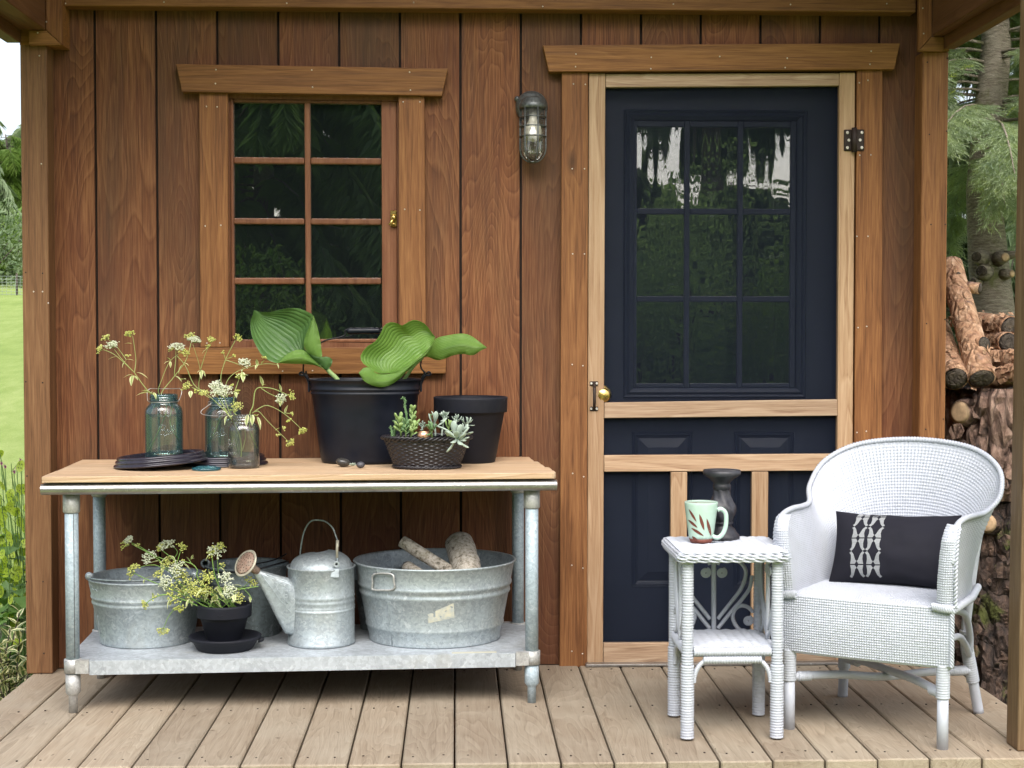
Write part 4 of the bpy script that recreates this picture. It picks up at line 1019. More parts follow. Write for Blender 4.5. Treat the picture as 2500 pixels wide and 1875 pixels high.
sprig(J3, [[inj(J3, 0.043, 0.0, 0.062), inj(J3, 0.02, 0.0, 0.12), zq(1620, 910, y3), zq(1650, 830, y3), zq(1665, 710, y3), zq(1690, 665, y3), zq(1740, 655, y3), zq(1850, 670, y3), zq(1990, 730, y3)],
           [zq(1730, 665, y3), zq(1800, 710, y3), zq(1890, 750, y3)], [zq(1640, 905, y3), zq(1720, 850, y3), zq(1790, 830, y3), zq(1890, 870, y3), zq(1990, 940, y3), zq(2110, 1050, y3)],
           [zq(1670, 890, y3), zq(1710, 890, y3), zq(1800, 990, y3), zq(1980, 1165, y3)], [zq(1950, 900, y3), zq(2025, 910, y3)]],
      [(zq(2030, 740, y3), (1, -0.4, 0.2), 0.014, 'g'), (zq(1920, 770, y3), (0.5, -0.6, -0.4), 0.018, 'w'), (zq(2135, 1075, y3), (0.7, -0.4, -0.6), 0.015, 'g'), (zq(2010, 1195, y3), (0.5, -0.4, -0.8), 0.016, 'g'), (zq(2028, 908, y3), (1, 0, 0.2), 0.004, 's'), (zq(1992, 975, y3), (0.3, -0.4, -0.6), 0.008, 's'), (zq(1950, 1050, y3), (0.8, -0.3, 0.1), 0.007, 's'), (zq(1885, 1120, y3), (-0.1, -0.4, -0.8), 0.006, 's')],
      [(zq(1740, 630, y3), V3(-0.1, -0.3, 1), 0.034, 0.006), (zq(1740, 640, y3), V3(0.5, -0.3, 0.4), 0.016, 0.005), (zq(1920, 690, y3), V3(-0.1, -0.3, 1), 0.028, 0.004), (zq(1910, 760, y3), V3(0.1, -0.3, -1), 0.026, 0.006), (zq(1960, 900, y3), V3(0.2, -0.2, 1), 0.028, 0.005), (zq(1640, 920, y3 - 0.02), V3(0.1, -0.5, -1), 0.034, 0.008), (zq(1600, 920, y3 - 0.03), V3(-0.2, -0.5, -1), 0.038, 0.008), (zq(1690, 940, y3 - 0.02), V3(0.5, -0.4, -1), 0.042, 0.007), (zq(1680, 930, y3 - 0.02), V3(0.1, -0.6, 0.3), 0.02, 0.008), (zq(1870, 1070, y3), V3(0.6, -0.3, 0.6), 0.02, 0.004)],
      'arching sprig drooping far to the right out of the small clear jar')

# ------------------------------------------------------------------ black bucket with hosta leaves
c3 = 0.31646
def zb_(a, b, y): return at(560 + a * c3, 720 + b * c3, y)
bc_ = Vector((-0.302, -0.205, TZ))
bk = thing('black_bucket', bc_, 'large black metal bucket holding three big hosta leaves', 'bucket')
pr = [(0.0, 0.0), (0.138, 0.0), (0.146, 0.004), (0.1475, 0.012)]
for t in (0.2, 0.4, 0.6): pr.append((lerp(0.1475, 0.176, t / 0.78), 0.277 * t))
def rr_(z): return 0.146 + (0.1845 - 0.146) * z / 0.277
for z, d in ((0.226, 0), (0.229, 0.0035), (0.233, 0.0035), (0.236, 0.0), (0.240, 0.0), (0.243, 0.0035), (0.247, 0.0035), (0.250, 0), (0.272, 0.0)): pr.append((rr_(z) + d, z))
pr += [(0.1885, 0.2735), (0.1895, 0.277), (0.1865, 0.280), (0.182, 0.277), (0.178, 0.250), (0.140, 0.010), (0.0, 0.010)]
obj('body', MB().lathe(pr, bc_, 64, sy=0.72), M['black'], bk)
for s_ in (-1, 1):
    mb = MB()
    x0 = bc_.x + s_ * 0.186
    mb.box((x0 - 0.004, bc_.y - 0.016, bc_.z + 0.235), (x0 + 0.003, bc_.y + 0.016, bc_.z + 0.272), 0.002)
    mb.tube(smooth_path([(x0 - s_ * 0.002, bc_.y, bc_.z + 0.262), (x0 + s_ * 0.008, bc_.y - 0.003, bc_.z + 0.285), (x0 + s_ * 0.022, bc_.y - 0.004, bc_.z + 0.300), (x0 + s_ * 0.030, bc_.y, bc_.z + 0.299), (x0 + s_ * 0.031, bc_.y, bc_.z + 0.292), (x0 + s_ * 0.020, bc_.y, bc_.z + 0.290), (x0 + s_ * 0.011, bc_.y, bc_.z + 0.296), (x0 + s_ * 0.012, bc_.y, bc_.z + 0.304)], 4), [0.006] * 6 + [0.0035] * 23, 8)
    obj('ear', mb, M['black'], bk)
yh = bc_.y + 0.02
P = [Vector((bc_.x - 0.205, yh - 0.02, bc_.z + 0.292)), zb_(570, 555, yh - 0.015), zb_(580, 500, yh), zb_(640, 420, yh), zb_(740, 352, yh), zb_(880, 318, yh), zb_(893, 275, yh), zb_(915, 268, yh)]
mb = MB(); mb.tube(smooth_path(P, 5), 0.0028, 7)
P = [zb_(1150, 272, yh), zb_(1180, 290, yh), zb_(1300, 340, yh), zb_(1420, 410, yh), zb_(1475, 490, yh), zb_(1478, 560, yh - 0.015), Vector((bc_.x + 0.205, yh - 0.02, bc_.z + 0.292))]
mb.tube(smooth_path(P, 5), 0.0028, 7)
bail = obj('wire_handle', mb, M['wire'], bk)
a, b = zb_(908, 278, yh), zb_(1165, 276, yh)
n_ = 16
obj('grip', MB().tube([a.lerp(b, i / n_) for i in range(n_ + 1)], [0.0085, 0.0105, 0.011, 0.0095, 0.0105, 0.0105, 0.0105, 0.0095, 0.0095, 0.0105, 0.0105, 0.0105, 0.0105, 0.0095, 0.011, 0.0105, 0.0085], 12), M['black'], bail)
# hosta leaves: surfaces spanned between two measured edges
M['hosta'] = leaf_mat('hosta_leaf_blue', (0.062, 0.140, 0.040), (0.100, 0.200, 0.056), 0.25, 0.40, vein=(44.0, 0.42, (0.13, 0.25, 0.08)), noise_scale=14.0)
M['hosta_light'] = leaf_mat('hosta_leaf_light', (0.120, 0.245, 0.040), (0.170, 0.310, 0.060), 0.35, 0.40, vein=(44.0, 0.65, (0.30, 0.44, 0.15)), noise_scale=14.0)
M['stalk'] = leaf_mat('hosta_stalk', (0.22, 0.34, 0.12), (0.30, 0.42, 0.17), 0.15)
def span(mb_, A, B, bulge, nu=16, nv=26, rip=0.0, f=5):            # A, B: edges as 3D point lists; bulge pushes the middle along +y
    A = resample(smooth_path(A, 8), nv); B = resample(smooth_path(B, 8), nv)
    rows_, uvs = [], []
    for i in range(nv):
        t = i / (nv - 1); row = []; ur = []
        for j in range(nu):
            s_ = j / (nu - 1); p_ = A[i].lerp(B[i], s_)
            k_ = math.sin(math.pi * s_) * math.sin(math.pi * min(1, t * 0.9 + 0.1)) ** 0.6
            w_ = (A[i] - B[i]).length
            p_ = p_ + Vector((0, bulge * k_, 0)) + Vector((0, rip * math.sin(s_ * 20) * min(1, w_ / 0.08) * math.sin(math.pi * t), 0))
            edge = abs(s_ - 0.5) * 2
            p_ = p_ + Vector((0, 1, 0)) * (0.004 * edge ** 4 * math.sin(t * f * 6.28 + s_))
            row.append(p_); ur.append((s_, t))
        rows_.append(row); uvs.append(ur)
    mb_.grid(rows_, True, uvs)
def Z(pts, ys_):
    n_ = len(pts); return [zb_(a, b, ys_ if not isinstance(ys_, (list, tuple)) else lerp(ys_[0], ys_[1], i / (n_ - 1))) for i, (a, b) in enumerate(pts)]
yl = bc_.y - 0.03
h1 = thing('hosta_leaf', zb_(850, 655, yl), 'cupped blue green hosta leaf in front of the window, leaning left from the bucket', 'leaf', 'hosta leaves in the black bucket')
mb = MB(); mb.m = 0
span(mb, Z([(705, 545), (560, 533), (430, 527), (345, 523), (265, 478), (200, 385), (166, 280), (163, 200), (178, 165), (190, 113)], (yl - 0.02, yl - 0.02)),
     Z([(705, 510), (640, 480), (590, 430), (575, 390), (590, 330), (625, 240), (648, 160), (560, 112), (490, 100), (400, 112), (300, 133), (225, 127), (192, 117)], (yl, yl + 0.02)), 0.050, 20, 34, 0.0012)
mb.m = 1
span(mb, Z([(648, 160), (610, 262), (575, 360), (592, 432), (640, 478), (692, 495)], (yl + 0.015, yl - 0.012)), Z([(650, 160), (672, 225), (692, 300), (706, 390), (717, 480), (700, 498)], (yl + 0.015, yl - 0.02)), -0.020, 12, 18, 0.001)
span(mb, Z([(378, 526), (440, 460), (515, 425), (572, 426), (620, 470), (680, 525), (735, 575)], (yl - 0.022, yl - 0.012)), Z([(380, 527), (470, 531), (540, 533), (610, 535), (660, 543), (705, 560), (737, 578)], (yl - 0.022, yl - 0.024)), -0.022, 10, 20, 0.0008)
mb.m = 0
span(mb, Z([(600, 440), (640, 490), (680, 520), (710, 550), (736, 580)], yl - 0.016), Z([(640, 470), (700, 480), (750, 476), (792, 495), (788, 540), (760, 575), (740, 580)], yl - 0.02), -0.012, 10, 16)
obj('blade', mb, [M['hosta'], M['hosta_light']], h1)
obj('stalk', MB().tube(smooth_path(Z([(745, 560), (780, 600), (835, 655), (900, 760)], yl - 0.012), 5), 0.0075, 9), M['stalk'], h1)
h2 = thing('hosta_leaf', zb_(1230, 660, yl), 'bright green ribbed hosta leaf standing up in the middle of the bucket', 'leaf', 'hosta leaves in the black bucket')
mb = MB(); yl2 = bc_.y - 0.115
mb.m = 0
span(mb, Z([(1235, 605), (1150, 605), (1075, 560), (1025, 520), (1012, 468), (1060, 400), (1120, 362), (1165, 300), (1195, 235), (1240, 211), (1290, 216), (1335, 236), (1385, 205), (1440, 193), (1510, 225), (1560, 290), (1588, 323)], (yl2 - 0.005, yl2 + 0.04)),
     Z([(1240, 608), (1290, 590), (1350, 560), (1420, 515), (1480, 470), (1530, 420), (1560, 380), (1589, 326)], (yl2 - 0.005, yl2 + 0.03)), 0.045, 22, 34, 0.0007)
mb.m = 1
span(mb, Z([(998, 600), (1040, 560), (1100, 565), (1125, 600), (1180, 612), (1250, 605), (1330, 570), (1430, 508), (1520, 440), (1570, 372), (1589, 328)], (yl2 - 0.03, yl2 + 0.03)),
     Z([(1000, 605), (1030, 655), (1080, 690), (1130, 708), (1180, 711), (1230, 700), (1290, 665), (1360, 600), (1440, 525), (1530, 452), (1589, 330)], (yl2 - 0.045, yl2 + 0.02)), -0.018, 12, 30, 0.001)
obj('blade', mb, [M['hosta_light'], M['hosta_light']], h2)
obj('stalk', MB().tube(smooth_path([zb_(1330, 610, yl2 + 0.015), zb_(1290, 660, yl2 + 0.03), zb_(1260, 760, yl2 + 0.06)], 5), 0.007, 9), M['stalk'], h2)
h3 = thing('hosta_leaf', zb_(1500, 480, yl), 'flat pointed hosta leaf reaching right past the window sill', 'leaf', 'hosta leaves in the black bucket')
mb = MB(); yl3 = bc_.y + 0.0
span(mb, Z([(1470, 470), (1530, 405), (1590, 338), (1680, 312), (1790, 298), (1860, 313), (1930, 362), (1986, 405)], (yl3, yl3 - 0.05)), Z([(1470, 490), (1530, 478), (1600, 504), (1660, 492), (1730, 466), (1800, 456), (1880, 466), (1935, 432), (1986, 408)], (yl3 - 0.02, yl3 - 0.05)), -0.02, 14, 24, 0.0012)
obj('blade', mb, [M['hosta_light']], h3)
obj('stalk', MB().tube(smooth_path([zb_(1490, 482, yl3 - 0.008), zb_(1420, 550, yl3), zb_(1330, 680, yl3 + 0.01)], 5), 0.006, 8), M['stalk'], h3)

# ------------------------------------------------------------------ black clay pot, basket of succulents, stones
pc = Vector((0.049, -0.205, TZ))
fp = thing('plant_pot', pc, 'empty black painted clay pot at the right end of the table', 'plant pot')
def pot_prof(rb, rt, h, band, th=0.008):
    rc_ = lerp(rb, rt, (h - band) / h)
    return [(0.0, 0.0), (rb - 0.004, 0.0), (rb, 0.004), (rc_ - 0.001, h - band - 0.002), (rc_ + 0.001, h - band), (rt * 0.985, h - band + 0.0005), (rt * 0.995, h - band + 0.004), (rt, h - 0.008), (rt + 0.001, h - 0.003), (rt - 0.003, h), (rt - th, h - 0.003), (rt - th - 0.003, h - band), (rb - 0.01, 0.012), (0.0, 0.012)]
obj('body', MB().lathe(pot_prof(0.083, 0.1235, 0.219, 0.052), pc, 56), M['black_clay'], fp)
kc = Vector((-0.093, -0.430, TZ))
kt = thing('wicker_basket', kc, 'low black wicker basket full of succulents', 'basket')
def weave_lathe(mb_, c, r0, r1, z0, z1, rows_n, stakes, amp, sy, lean=None):
    nv = rows_n * 4 + 1; nu = stakes * 6
    V = []
    for i in range(nv):
        t = i / (nv - 1); row = int(min(rows_n - 1, i // 4)); ph = (i % 4) / 4 if i < nv - 1 else 0
        hb = math.sin(math.pi * ((i % 4) / 4)) if i % 4 else 0.0
        for k in range(nu):
            w = 2 * math.pi * k / nu
            wv_ = math.sin(w * stakes / 2 + row * math.pi)
            r_ = lerp(r0, r1, t) + amp * (0.35 + 0.65 * wv_) * (hb ** 0.6 if hb > 0 else -0.3)
            zz = lerp(z0, z1, t) + 0.0012 * math.sin(w * 3 + row)
            V.append(Vector((c[0] + r_ * math.cos(w), c[1] + r_ * math.sin(w) * sy, c[2] + zz)))
    Fc = [(i * nu + k, i * nu + (k + 1) % nu, (i + 1) * nu + (k + 1) % nu, (i + 1) * nu + k) for i in range(nv - 1) for k in range(nu)]
    mb_.add(V, Fc, True)
M['wicker_black'] = paint('black_wicker', (0.013, 0.011, 0.014), 0.38, var=0.3, scale=50.0)
mb = MB(); weave_lathe(mb, kc, 0.103, 0.137, 0.006, 0.094, 15, 46, 0.0036, 0.74)
obj('woven_side', mb, M['wicker_black'], kt)
mb = MB()
for ph, rad, z, r_, sy in ((0, 0.139, 0.098, 0.0042, 0.75), (2.1, 0.139, 0.098, 0.0042, 0.75), (4.2, 0.139, 0.098, 0.0042, 0.75)):
    mb.tube([(kc.x + (rad + 0.006 * math.cos(17 * w + ph)) * math.cos(w), kc.y + (rad + 0.006 * math.cos(17 * w + ph)) * math.sin(w) * sy, kc.z + z + 0.0045 * math.sin(17 * w + ph)) for w in [2 * math.pi * i / 200 for i in range(200)]], r_ * 0.8, 6, closed=True)
obj('rim', mb, M['wicker_black'], kt)
mb = MB()
for ph in (0, 2.1, 4.2):
    mb.tube([(kc.x + (0.106 + 0.004 * math.cos(15 * w + ph)) * math.cos(w), kc.y + (0.106 + 0.004 * math.cos(15 * w + ph)) * math.sin(w) * 0.74, kc.z + 0.0058 + 0.0028 * math.sin(15 * w + ph)) for w in [2 * math.pi * i / 160 for i in range(160)]], 0.0028, 6, closed=True)
mb.lathe([(0.0, 0.004), (0.1, 0.004)], kc, 40, sy=0.74)
obj('base_braid', mb, M['wicker_black'], kt)
obj('soil', MB().lathe([(0.0, 0.080), (0.131, 0.080)], kc, 30, sy=0.73), M['soil'], kt)
M['succ_grey'] = leaf_mat('grey_succulent', (0.34, 0.42, 0.36), (0.42, 0.50, 0.43), 0.12, 0.5, noise_scale=40.0)
M['succ_green'] = leaf_mat('green_succulent', (0.22, 0.34, 0.11), (0.32, 0.42, 0.17), 0.15, 0.42, noise_scale=40.0)
M['succ_dark'] = leaf_mat('dark_succulent', (0.10, 0.19, 0.08), (0.15, 0.25, 0.11), 0.12, 0.45, noise_scale=40.0)
RS = random.Random(5)
def fleshy(mb_, p, d, l, w, th=0.35, cup=0.3):
    x, y, z = basis(Vector(d)); rows_ = []
    up_ = x if x.z > 0 else -x
    for i, (t, k) in enumerate(((0.0, 0.25), (0.25, 0.45), (0.5, 0.78), (0.72, 1.0), (0.88, 0.82), (0.97, 0.4), (1.0, 0.03))):
        c_ = Vector(p) + z * (l * t) + up_ * (cup * l * t * t)
        rows_.append([c_ + (y * math.cos(a_) * w * k + x * math.sin(a_) * w * k * th) for a_ in [2 * math.pi * q / 8 for q in range(8)]])
    mb_.grid(rows_, True, closed_u=True)
bz = 0.012649 * 10
def zk(a, b, y): return at(920 + a * 0.12658, 960 + b * 0.12658, y)
def rosette(name, tip, base, n, l, w, mat, label, axis=None, spread=1.0, tiers=3):
    t = thing(name, base, label, 'succulent', 'succulents in the black basket')
    tip = Vector(tip); base = Vector(base)
    mid = base.lerp(tip, 0.5) + Vector((0, 0, 0.006))
    Pp = smooth_path([base, mid, tip], 6)
    obj('stem', MB().tube(Pp, 0.0032, 7), M['succ_green'] if mat is not M['succ_grey'] else M['succ_grey'], t)
    ax = Vector(axis).normalized() if axis else (tip - mid).normalized()
    x, y, z = basis(ax); k_ = 0
    for i in range(n):
        f = i / max(1, n - 1); w_ = i * 2.399 + 0.4
        el = math.radians(lerp(8, 66, f)) if tiers else math.radians(40)
        d = (x * math.cos(w_) + y * math.sin(w_)) * math.cos(el) * spread + z * math.sin(el)
        mb_ = MB(); s_ = lerp(1.0, 0.72, f) * RS.uniform(0.88, 1.1)
        fleshy(mb_, tip - z * (0.018 * (1 - f)), d, l * s_, w * s_)
        obj('leaf', mb_, mat, t)
    return t
yk = kc.y - 0.085
rosette('succulent', zk(1560, 880, yk - 0.045), zk(1180, 640, yk + 0.02), 11, 0.052, 0.0125, M['succ_grey'], 'large pale grey succulent rosette hanging over the basket front', axis=(0.35, -0.9, -0.15), spread=1.1)
rosette('succulent', zk(1660, 760, yk + 0.0), zk(1450, 830, yk + 0.03), 7, 0.048, 0.012, M['succ_grey'], 'grey succulent with long paddles above the hanging rosette', axis=(0.5, -0.6, 0.5), spread=1.1)
rosette('succulent', zk(1300, 430, yk + 0.06), zk(1250, 830, yk + 0.06), 10, 0.026, 0.006, M['succ_grey'], 'tallest pointed grey rosette at the basket back', axis=(0.1, -0.75, 0.7))
rosette('succulent', zk(1540, 510, yk + 0.07), zk(1480, 830, yk + 0.06), 8, 0.026, 0.0055, M['succ_grey'], 'grey rosette between the tall one and the right one', axis=(0.0, -0.6, 0.8))
rosette('succulent', zk(1760, 570, yk + 0.06), zk(1640, 830, yk + 0.06), 11, 0.030, 0.0052, M['succ_grey'], 'spiky grey rosette at the right end of the basket', axis=(0.45, -0.7, 0.5))
rosette('succulent', zk(1110, 560, yk + 0.04), zk(1130, 830, yk + 0.05), 4, 0.052, 0.011, M['succ_grey'], 'grey succulent with one upright paddle leaf near the middle', axis=(0.0, -0.3, 1), spread=0.5)
rosette('succulent', zk(1400, 640, yk + 0.02), zk(1360, 830, yk + 0.03), 4, 0.034, 0.010, M['succ_green'], 'plump green bud of leaves among the grey rosettes', axis=(0.1, -0.3, 1), spread=0.5)
rosette('succulent', zk(890, 620, yk + 0.03), zk(860, 840, yk + 0.03), 9, 0.022, 0.006, M['succ_grey'], 'small grey rosette behind the copper pot', axis=(0, -0.6, 0.8))
rosette('succulent', zk(1040, 690, yk - 0.005), zk(1060, 850, yk + 0.01), 7, 0.036, 0.010, M['succ_dark'], 'dark green succulent beside the copper pot', axis=(-0.2, -0.7, 0.6))
def jade(tip, base, label, n=9, l=0.024, w=0.0075, mat=None):
    t = thing('succulent', base, label, 'succulent', 'succulents in the black basket')
    tip, base = Vector(tip), Vector(base); ax = (tip - base).normalized(); x, y, z = basis(ax)
    obj('stem', MB().tube([base, base.lerp(tip, 0.5), tip], [0.003, 0.0025, 0.002], 6), M['succ_green'], t)
    for i in range(n):
        f = 0.2 + 0.8 * i / (n - 1); w_ = (i % 2) * math.pi + (i // 2) * 1.57 + RS.uniform(-0.4, 0.4) + 0.6
        d = x * math.cos(w_) + y * math.sin(w_) + z * lerp(0.5, 1.6, f)
        mb_ = MB(); fleshy(mb_, base.lerp(tip, f), d, l * RS.uniform(0.8, 1.15), w * RS.uniform(0.85, 1.1), 0.45, 0.15)
        obj('leaf', mb_, mat or M['succ_green'], t)
jade(zk(690, 330, yk + 0.05), zk(640, 830, yk + 0.05), 'upright jade plant with rounded leaves, highest of the green ones', 13)
jade(zk(420, 520, yk + 0.03), zk(470, 830, yk + 0.03), 'jade plant with two plump leaves at the left of the basket', 10, 0.028, 0.0085)
jade(zk(740, 610, yk + 0.0), zk(660, 850, yk + 0.0), 'short jade sprig leaning over the left basket rim', 9, 0.022, 0.007)
jade(zk(560, 600, yk + 0.02), zk(560, 850, yk + 0.02), 'low jade plant in the thick of the basket', 10, 0.022, 0.0075, M['succ_dark'])
def whip(P, label, n=26):
    t = thing('succulent', P[0], label, 'succulent', 'succulents in the black basket'); Q = smooth_path(P, 8)
    obj('stem', MB().tube(Q, [lerp(0.0045, 0.0022, i / (len(Q) - 1)) for i in range(len(Q))], 7), M['succ_dark'], t)
    mb_ = MB(); L_ = len(Q) - 2
    for i in range(n):
        k = int(L_ * i / n); p_ = Q[k]; d = (Q[k + 1] - Q[k]).normalized(); x, y, z = basis(d); w_ = i * 2.4
        fleshy(mb_, p_, (x * math.cos(w_) + y * math.sin(w_)) + z * 0.7, 0.0085, 0.0022, 0.6, 0.2)
    obj('scales', mb_, M['succ_dark'], t, kind='stuff')
whip([zk(570, 800, yk + 0.06), zk(575, 450, yk + 0.06), zk(540, 250, yk + 0.06), zk(545, 130, yk + 0.06), zk(480, 85, yk + 0.06)], 'tall thin green whip rising above the basket')
whip([zk(340, 830, yk + 0.05), zk(345, 700, yk + 0.05), zk(370, 560, yk + 0.05), zk(310, 530, yk + 0.05)], 'stubby dark spike at the left rim of the basket', 16)
whip([zk(300, 830, yk + 0.03), zk(285, 720, yk + 0.03), zk(255, 640, yk + 0.03)], 'leftmost stubby spike leaning outward over the basket rim', 12)
whip([zk(1050, 830, yk + 0.06), zk(1040, 560, yk + 0.06), zk(1035, 400, yk + 0.06)], 'green spike beside the upright paddle leaf', 18)
cpp = zk(905, 830, yk + 0.0)
cp = thing('copper_pot', (cpp.x, cpp.y, TZ + 0.075), 'small round copper pot half buried in the succulent basket', 'pot')
obj('bowl', MB().lathe([(0.0, -0.018), (0.014, -0.016), (0.0205, -0.004), (0.021, 0.004), (0.018, 0.011), (0.0165, 0.014), (0.018, 0.016), (0.015, 0.015), (0.012, 0.006), (0, 0.0)], (cpp.x, cpp.y, cpp.z), 28), M['copper'], cp)
M['stone'] = paint('dark_pebble', (0.030, 0.029, 0.028), 0.3, var=0.5, scale=40.0, dust=((0.2, 0.17, 0.12), 60.0, 0.3))
M['stone2'] = paint('grey_pebble', (0.060, 0.060, 0.072), 0.45, var=0.2, scale=60.0)
def pebble(c, r, mat, label, seed, rot=0):
    mb_ = MB(); mb_.ball((0, 0, 0), r, 14, 9)
    mb_.v = [tuple(Vector(c) + Matrix.Rotation(rot, 3, 'Y') @ (Vector(p) * (1 + 0.12 * mnoise.noise(Vector(p) * 40 + Vector((seed, 0, 0)))))) for p in mb_.v]
    t = thing('pebble', (c[0], c[1], c[2] - r[2]), label, 'stone', 'pebbles on the table'); obj('stone', mb_, mat, t)
q = fl(838, 1140, TZ); pebble((q.x, q.y + 0.0, TZ + 0.0155), (0.024, 0.018, 0.014), M['stone'], 'long black pebble lying before the bucket', 1, 0.22)
q = fl(881, 1143, TZ); pebble((q.x, q.y + 0.0, TZ + 0.011), (0.0135, 0.012, 0.0105), M['stone2'], 'small grey round pebble on the table edge', 4)
q = fl(861, 1144, TZ)
t = thing('succulent_cutting', (q.x, q.y, TZ), 'tiny succulent cutting lying between two pebbles', 'succulent')
for i in range(11):
    w_ = i * 2.4; mb_ = MB(); fleshy(mb_, (q.x, q.y, TZ + 0.008), (math.cos(w_), math.sin(w_) * 0.8, 0.25 + 0.5 * (i % 3) * 0.5), 0.013, 0.003); obj('leaf', mb_, M['succ_grey'], t)
# ------------------------------------------------------------------ things on the lower shelf
SZ = 0.1626
def pail(name, c, rb, rt, h, ribs, mat, label, cat='tub', group=None, sy=1.0, rim=0.0045, n=64):
    t = thing(name, c, label, cat, group)
    R_ = lambda z: lerp(rb, rt, z / h)
    pr = [(0.0, 0.006), (rb * 0.94, 0.006), (rb * 0.955, 0.0), (rb * 1.0, 0.0), (rb * 1.012, 0.004), (rb * 1.0, 0.010)]
    last = 0.012
    for (z, d, w) in ribs:
        pr += [(R_(z - w), z - w), (R_(z - w * 0.5) + d * 0.7, z - w * 0.5), (R_(z) + d, z), (R_(z + w * 0.5) + d * 0.7, z + w * 0.5), (R_(z + w), z + w)]
    pr += [(R_(h - 0.012), h - 0.012), (rt + rim * 0.2, h - rim * 1.6), (rt + rim, h - rim * 0.8), (rt + rim * 0.6, h), (rt - rim * 0.4, h - rim * 0.2), (rt - 0.003, h - 0.010), (rb - 0.004, 0.012), (0.0, 0.010)]
    obj('body', MB().lathe(pr, c, n, sy=sy), mat, t)
    return t
# left tub with its wire handle lying over the rim
tc = Vector((-1.003, -0.335, SZ))
tb_ = pail('steel_tub', tc, 0.149, 0.186, 0.212, [(0.132, 0.003, 0.007), (0.150, 0.003, 0.007), (0.125, 0.0, 0.002)][:2], M['galv'], 'round galvanised tub at the left end of the shelf', group='galvanised tubs and pails')
mb = MB()
for s_ in (-1, 1):
    x0 = tc.x + s_ * 0.165; 
    mb.lathe([(0.004, 0), (0.013, 0.0005), (0.014, 0.003), (0.004, 0.004)], (x0, tc.y - 0.085, tc.z + 0.222), 12, rot=RXm)
obj('ear', mb, M['galv'], tb_)
obj('wire_handle', MB().tube(smooth_path([(tc.x - 0.158, tc.y - 0.10, tc.z + 0.221), (tc.x - 0.14, tc.y - 0.13, tc.z + 0.2195), (tc.x - 0.05, tc.y - 0.158, tc.z + 0.2175), (tc.x + 0.05, tc.y - 0.150, tc.z + 0.219), (tc.x + 0.14, tc.y - 0.11, tc.z + 0.222), (tc.x + 0.165, tc.y - 0.085, tc.z + 0.224)], 6), 0.0034, 7), M['galv_dark'], tb_)
mb = MB(); c2 = 0.2622
for st in ([(100, 650), (108, 690), (125, 690), (140, 660), (152, 690), (175, 700), (200, 690), (212, 712)], [(195, 950), (205, 1050), (215, 1130)]):
    Q = []
    for a, b in st:
        p_ = at(180 + a * c2, 1260 + b * c2, tc.y - 0.13); w_ = math.atan2(p_.y - tc.y, p_.x - tc.x); r_ = lerp(0.149, 0.186, (p_.z - tc.z) / 0.212) + 0.0006
        w_ = -math.acos(max(-1, min(1, (p_.x - tc.x) / r_)))
        Q.append((tc.x + r_ * math.cos(w_), tc.y + r_ * math.sin(w_), p_.z))
    mb.tube(smooth_path(Q, 4), 0.0013, 5)
obj('pressed_mark', mb, M['galv'], tb_)
# pail behind the flower pot
pc2 = Vector((-0.695, -0.225, SZ))
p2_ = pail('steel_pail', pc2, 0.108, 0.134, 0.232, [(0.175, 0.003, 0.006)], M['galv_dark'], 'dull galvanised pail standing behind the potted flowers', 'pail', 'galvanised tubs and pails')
mb = MB(); mb.tube(smooth_path([(pc2.x - 0.136, pc2.y - 0.02, pc2.z + 0.225), (pc2.x - 0.08, pc2.y - 0.125, pc2.z + 0.222), (pc2.x + 0.03, pc2.y - 0.138, pc2.z + 0.229), (pc2.x + 0.12, pc2.y - 0.09, pc2.z + 0.245), (pc2.x + 0.138, pc2.y - 0.01, pc2.z + 0.24)], 6), 0.0028, 6)
mb.tube(smooth_path([(pc2.x + 0.0, pc2.y - 0.10, pc2.z + 0.236), (pc2.x + 0.09, pc2.y - 0.05, pc2.z + 0.248), (pc2.x + 0.13, pc2.y - 0.0, pc2.z + 0.262)], 6), 0.0026, 6)
obj('wire_handle', mb, M['wire'], p2_)
mb = MB(); mb.lathe([(0.012, -0.003), (0.016, 0.0), (0.012, 0.003), (0.008, 0.0), (0.012, -0.003)], (pc2.x - 0.133, pc2.y - 0.03, pc2.z + 0.236), 12, rot=RXm); obj('ear', mb, M['galv_dark'], p2_)
# pail between the can and the wash tub
pc3 = Vector((-0.258, -0.155, SZ))
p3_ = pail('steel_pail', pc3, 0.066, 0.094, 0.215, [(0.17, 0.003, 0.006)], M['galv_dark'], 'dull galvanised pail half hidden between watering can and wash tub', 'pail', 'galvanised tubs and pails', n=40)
# flower pot on its saucer
sc_ = Vector((-0.730, -0.485, SZ))
t = thing('pot_saucer', sc_, 'deep black saucer with white inside under the potted flowers', 'saucer')
obj('dish', MB().lathe([(0.0, 0.0), (0.082, 0.0), (0.089, 0.004), (0.101, 0.026), (0.106, 0.029), (0.113, 0.036), (0.1145, 0.041), (0.111, 0.0435), (0.106, 0.042), (0.098, 0.032)], sc_, 48), M['black_clay'], t)
obj('lining', MB().lathe([(0.0985, 0.0300), (0.092, 0.0255), (0.086, 0.024), (0.0, 0.024)], sc_, 48), M['white_clay'], t)
mb = MB(); mb.prism([Vector((sc_.x + 0.104, sc_.y - 0.012, sc_.z + 0.018)), Vector((sc_.x + 0.122, sc_.y - 0.010, sc_.z + 0.024)), Vector((sc_.x + 0.122, sc_.y - 0.010, sc_.z + 0.033)), Vector((sc_.x + 0.106, sc_.y - 0.012, sc_.z + 0.0335))], (0, 0.022, 0)); obj('lug', mb, M['black_clay'], t, bevel=0.003)
fpc = Vector((-0.733, -0.480, SZ + 0.0245))
t = thing('flower_pot', fpc, 'small black clay flower pot standing in a saucer on the shelf', 'plant pot')
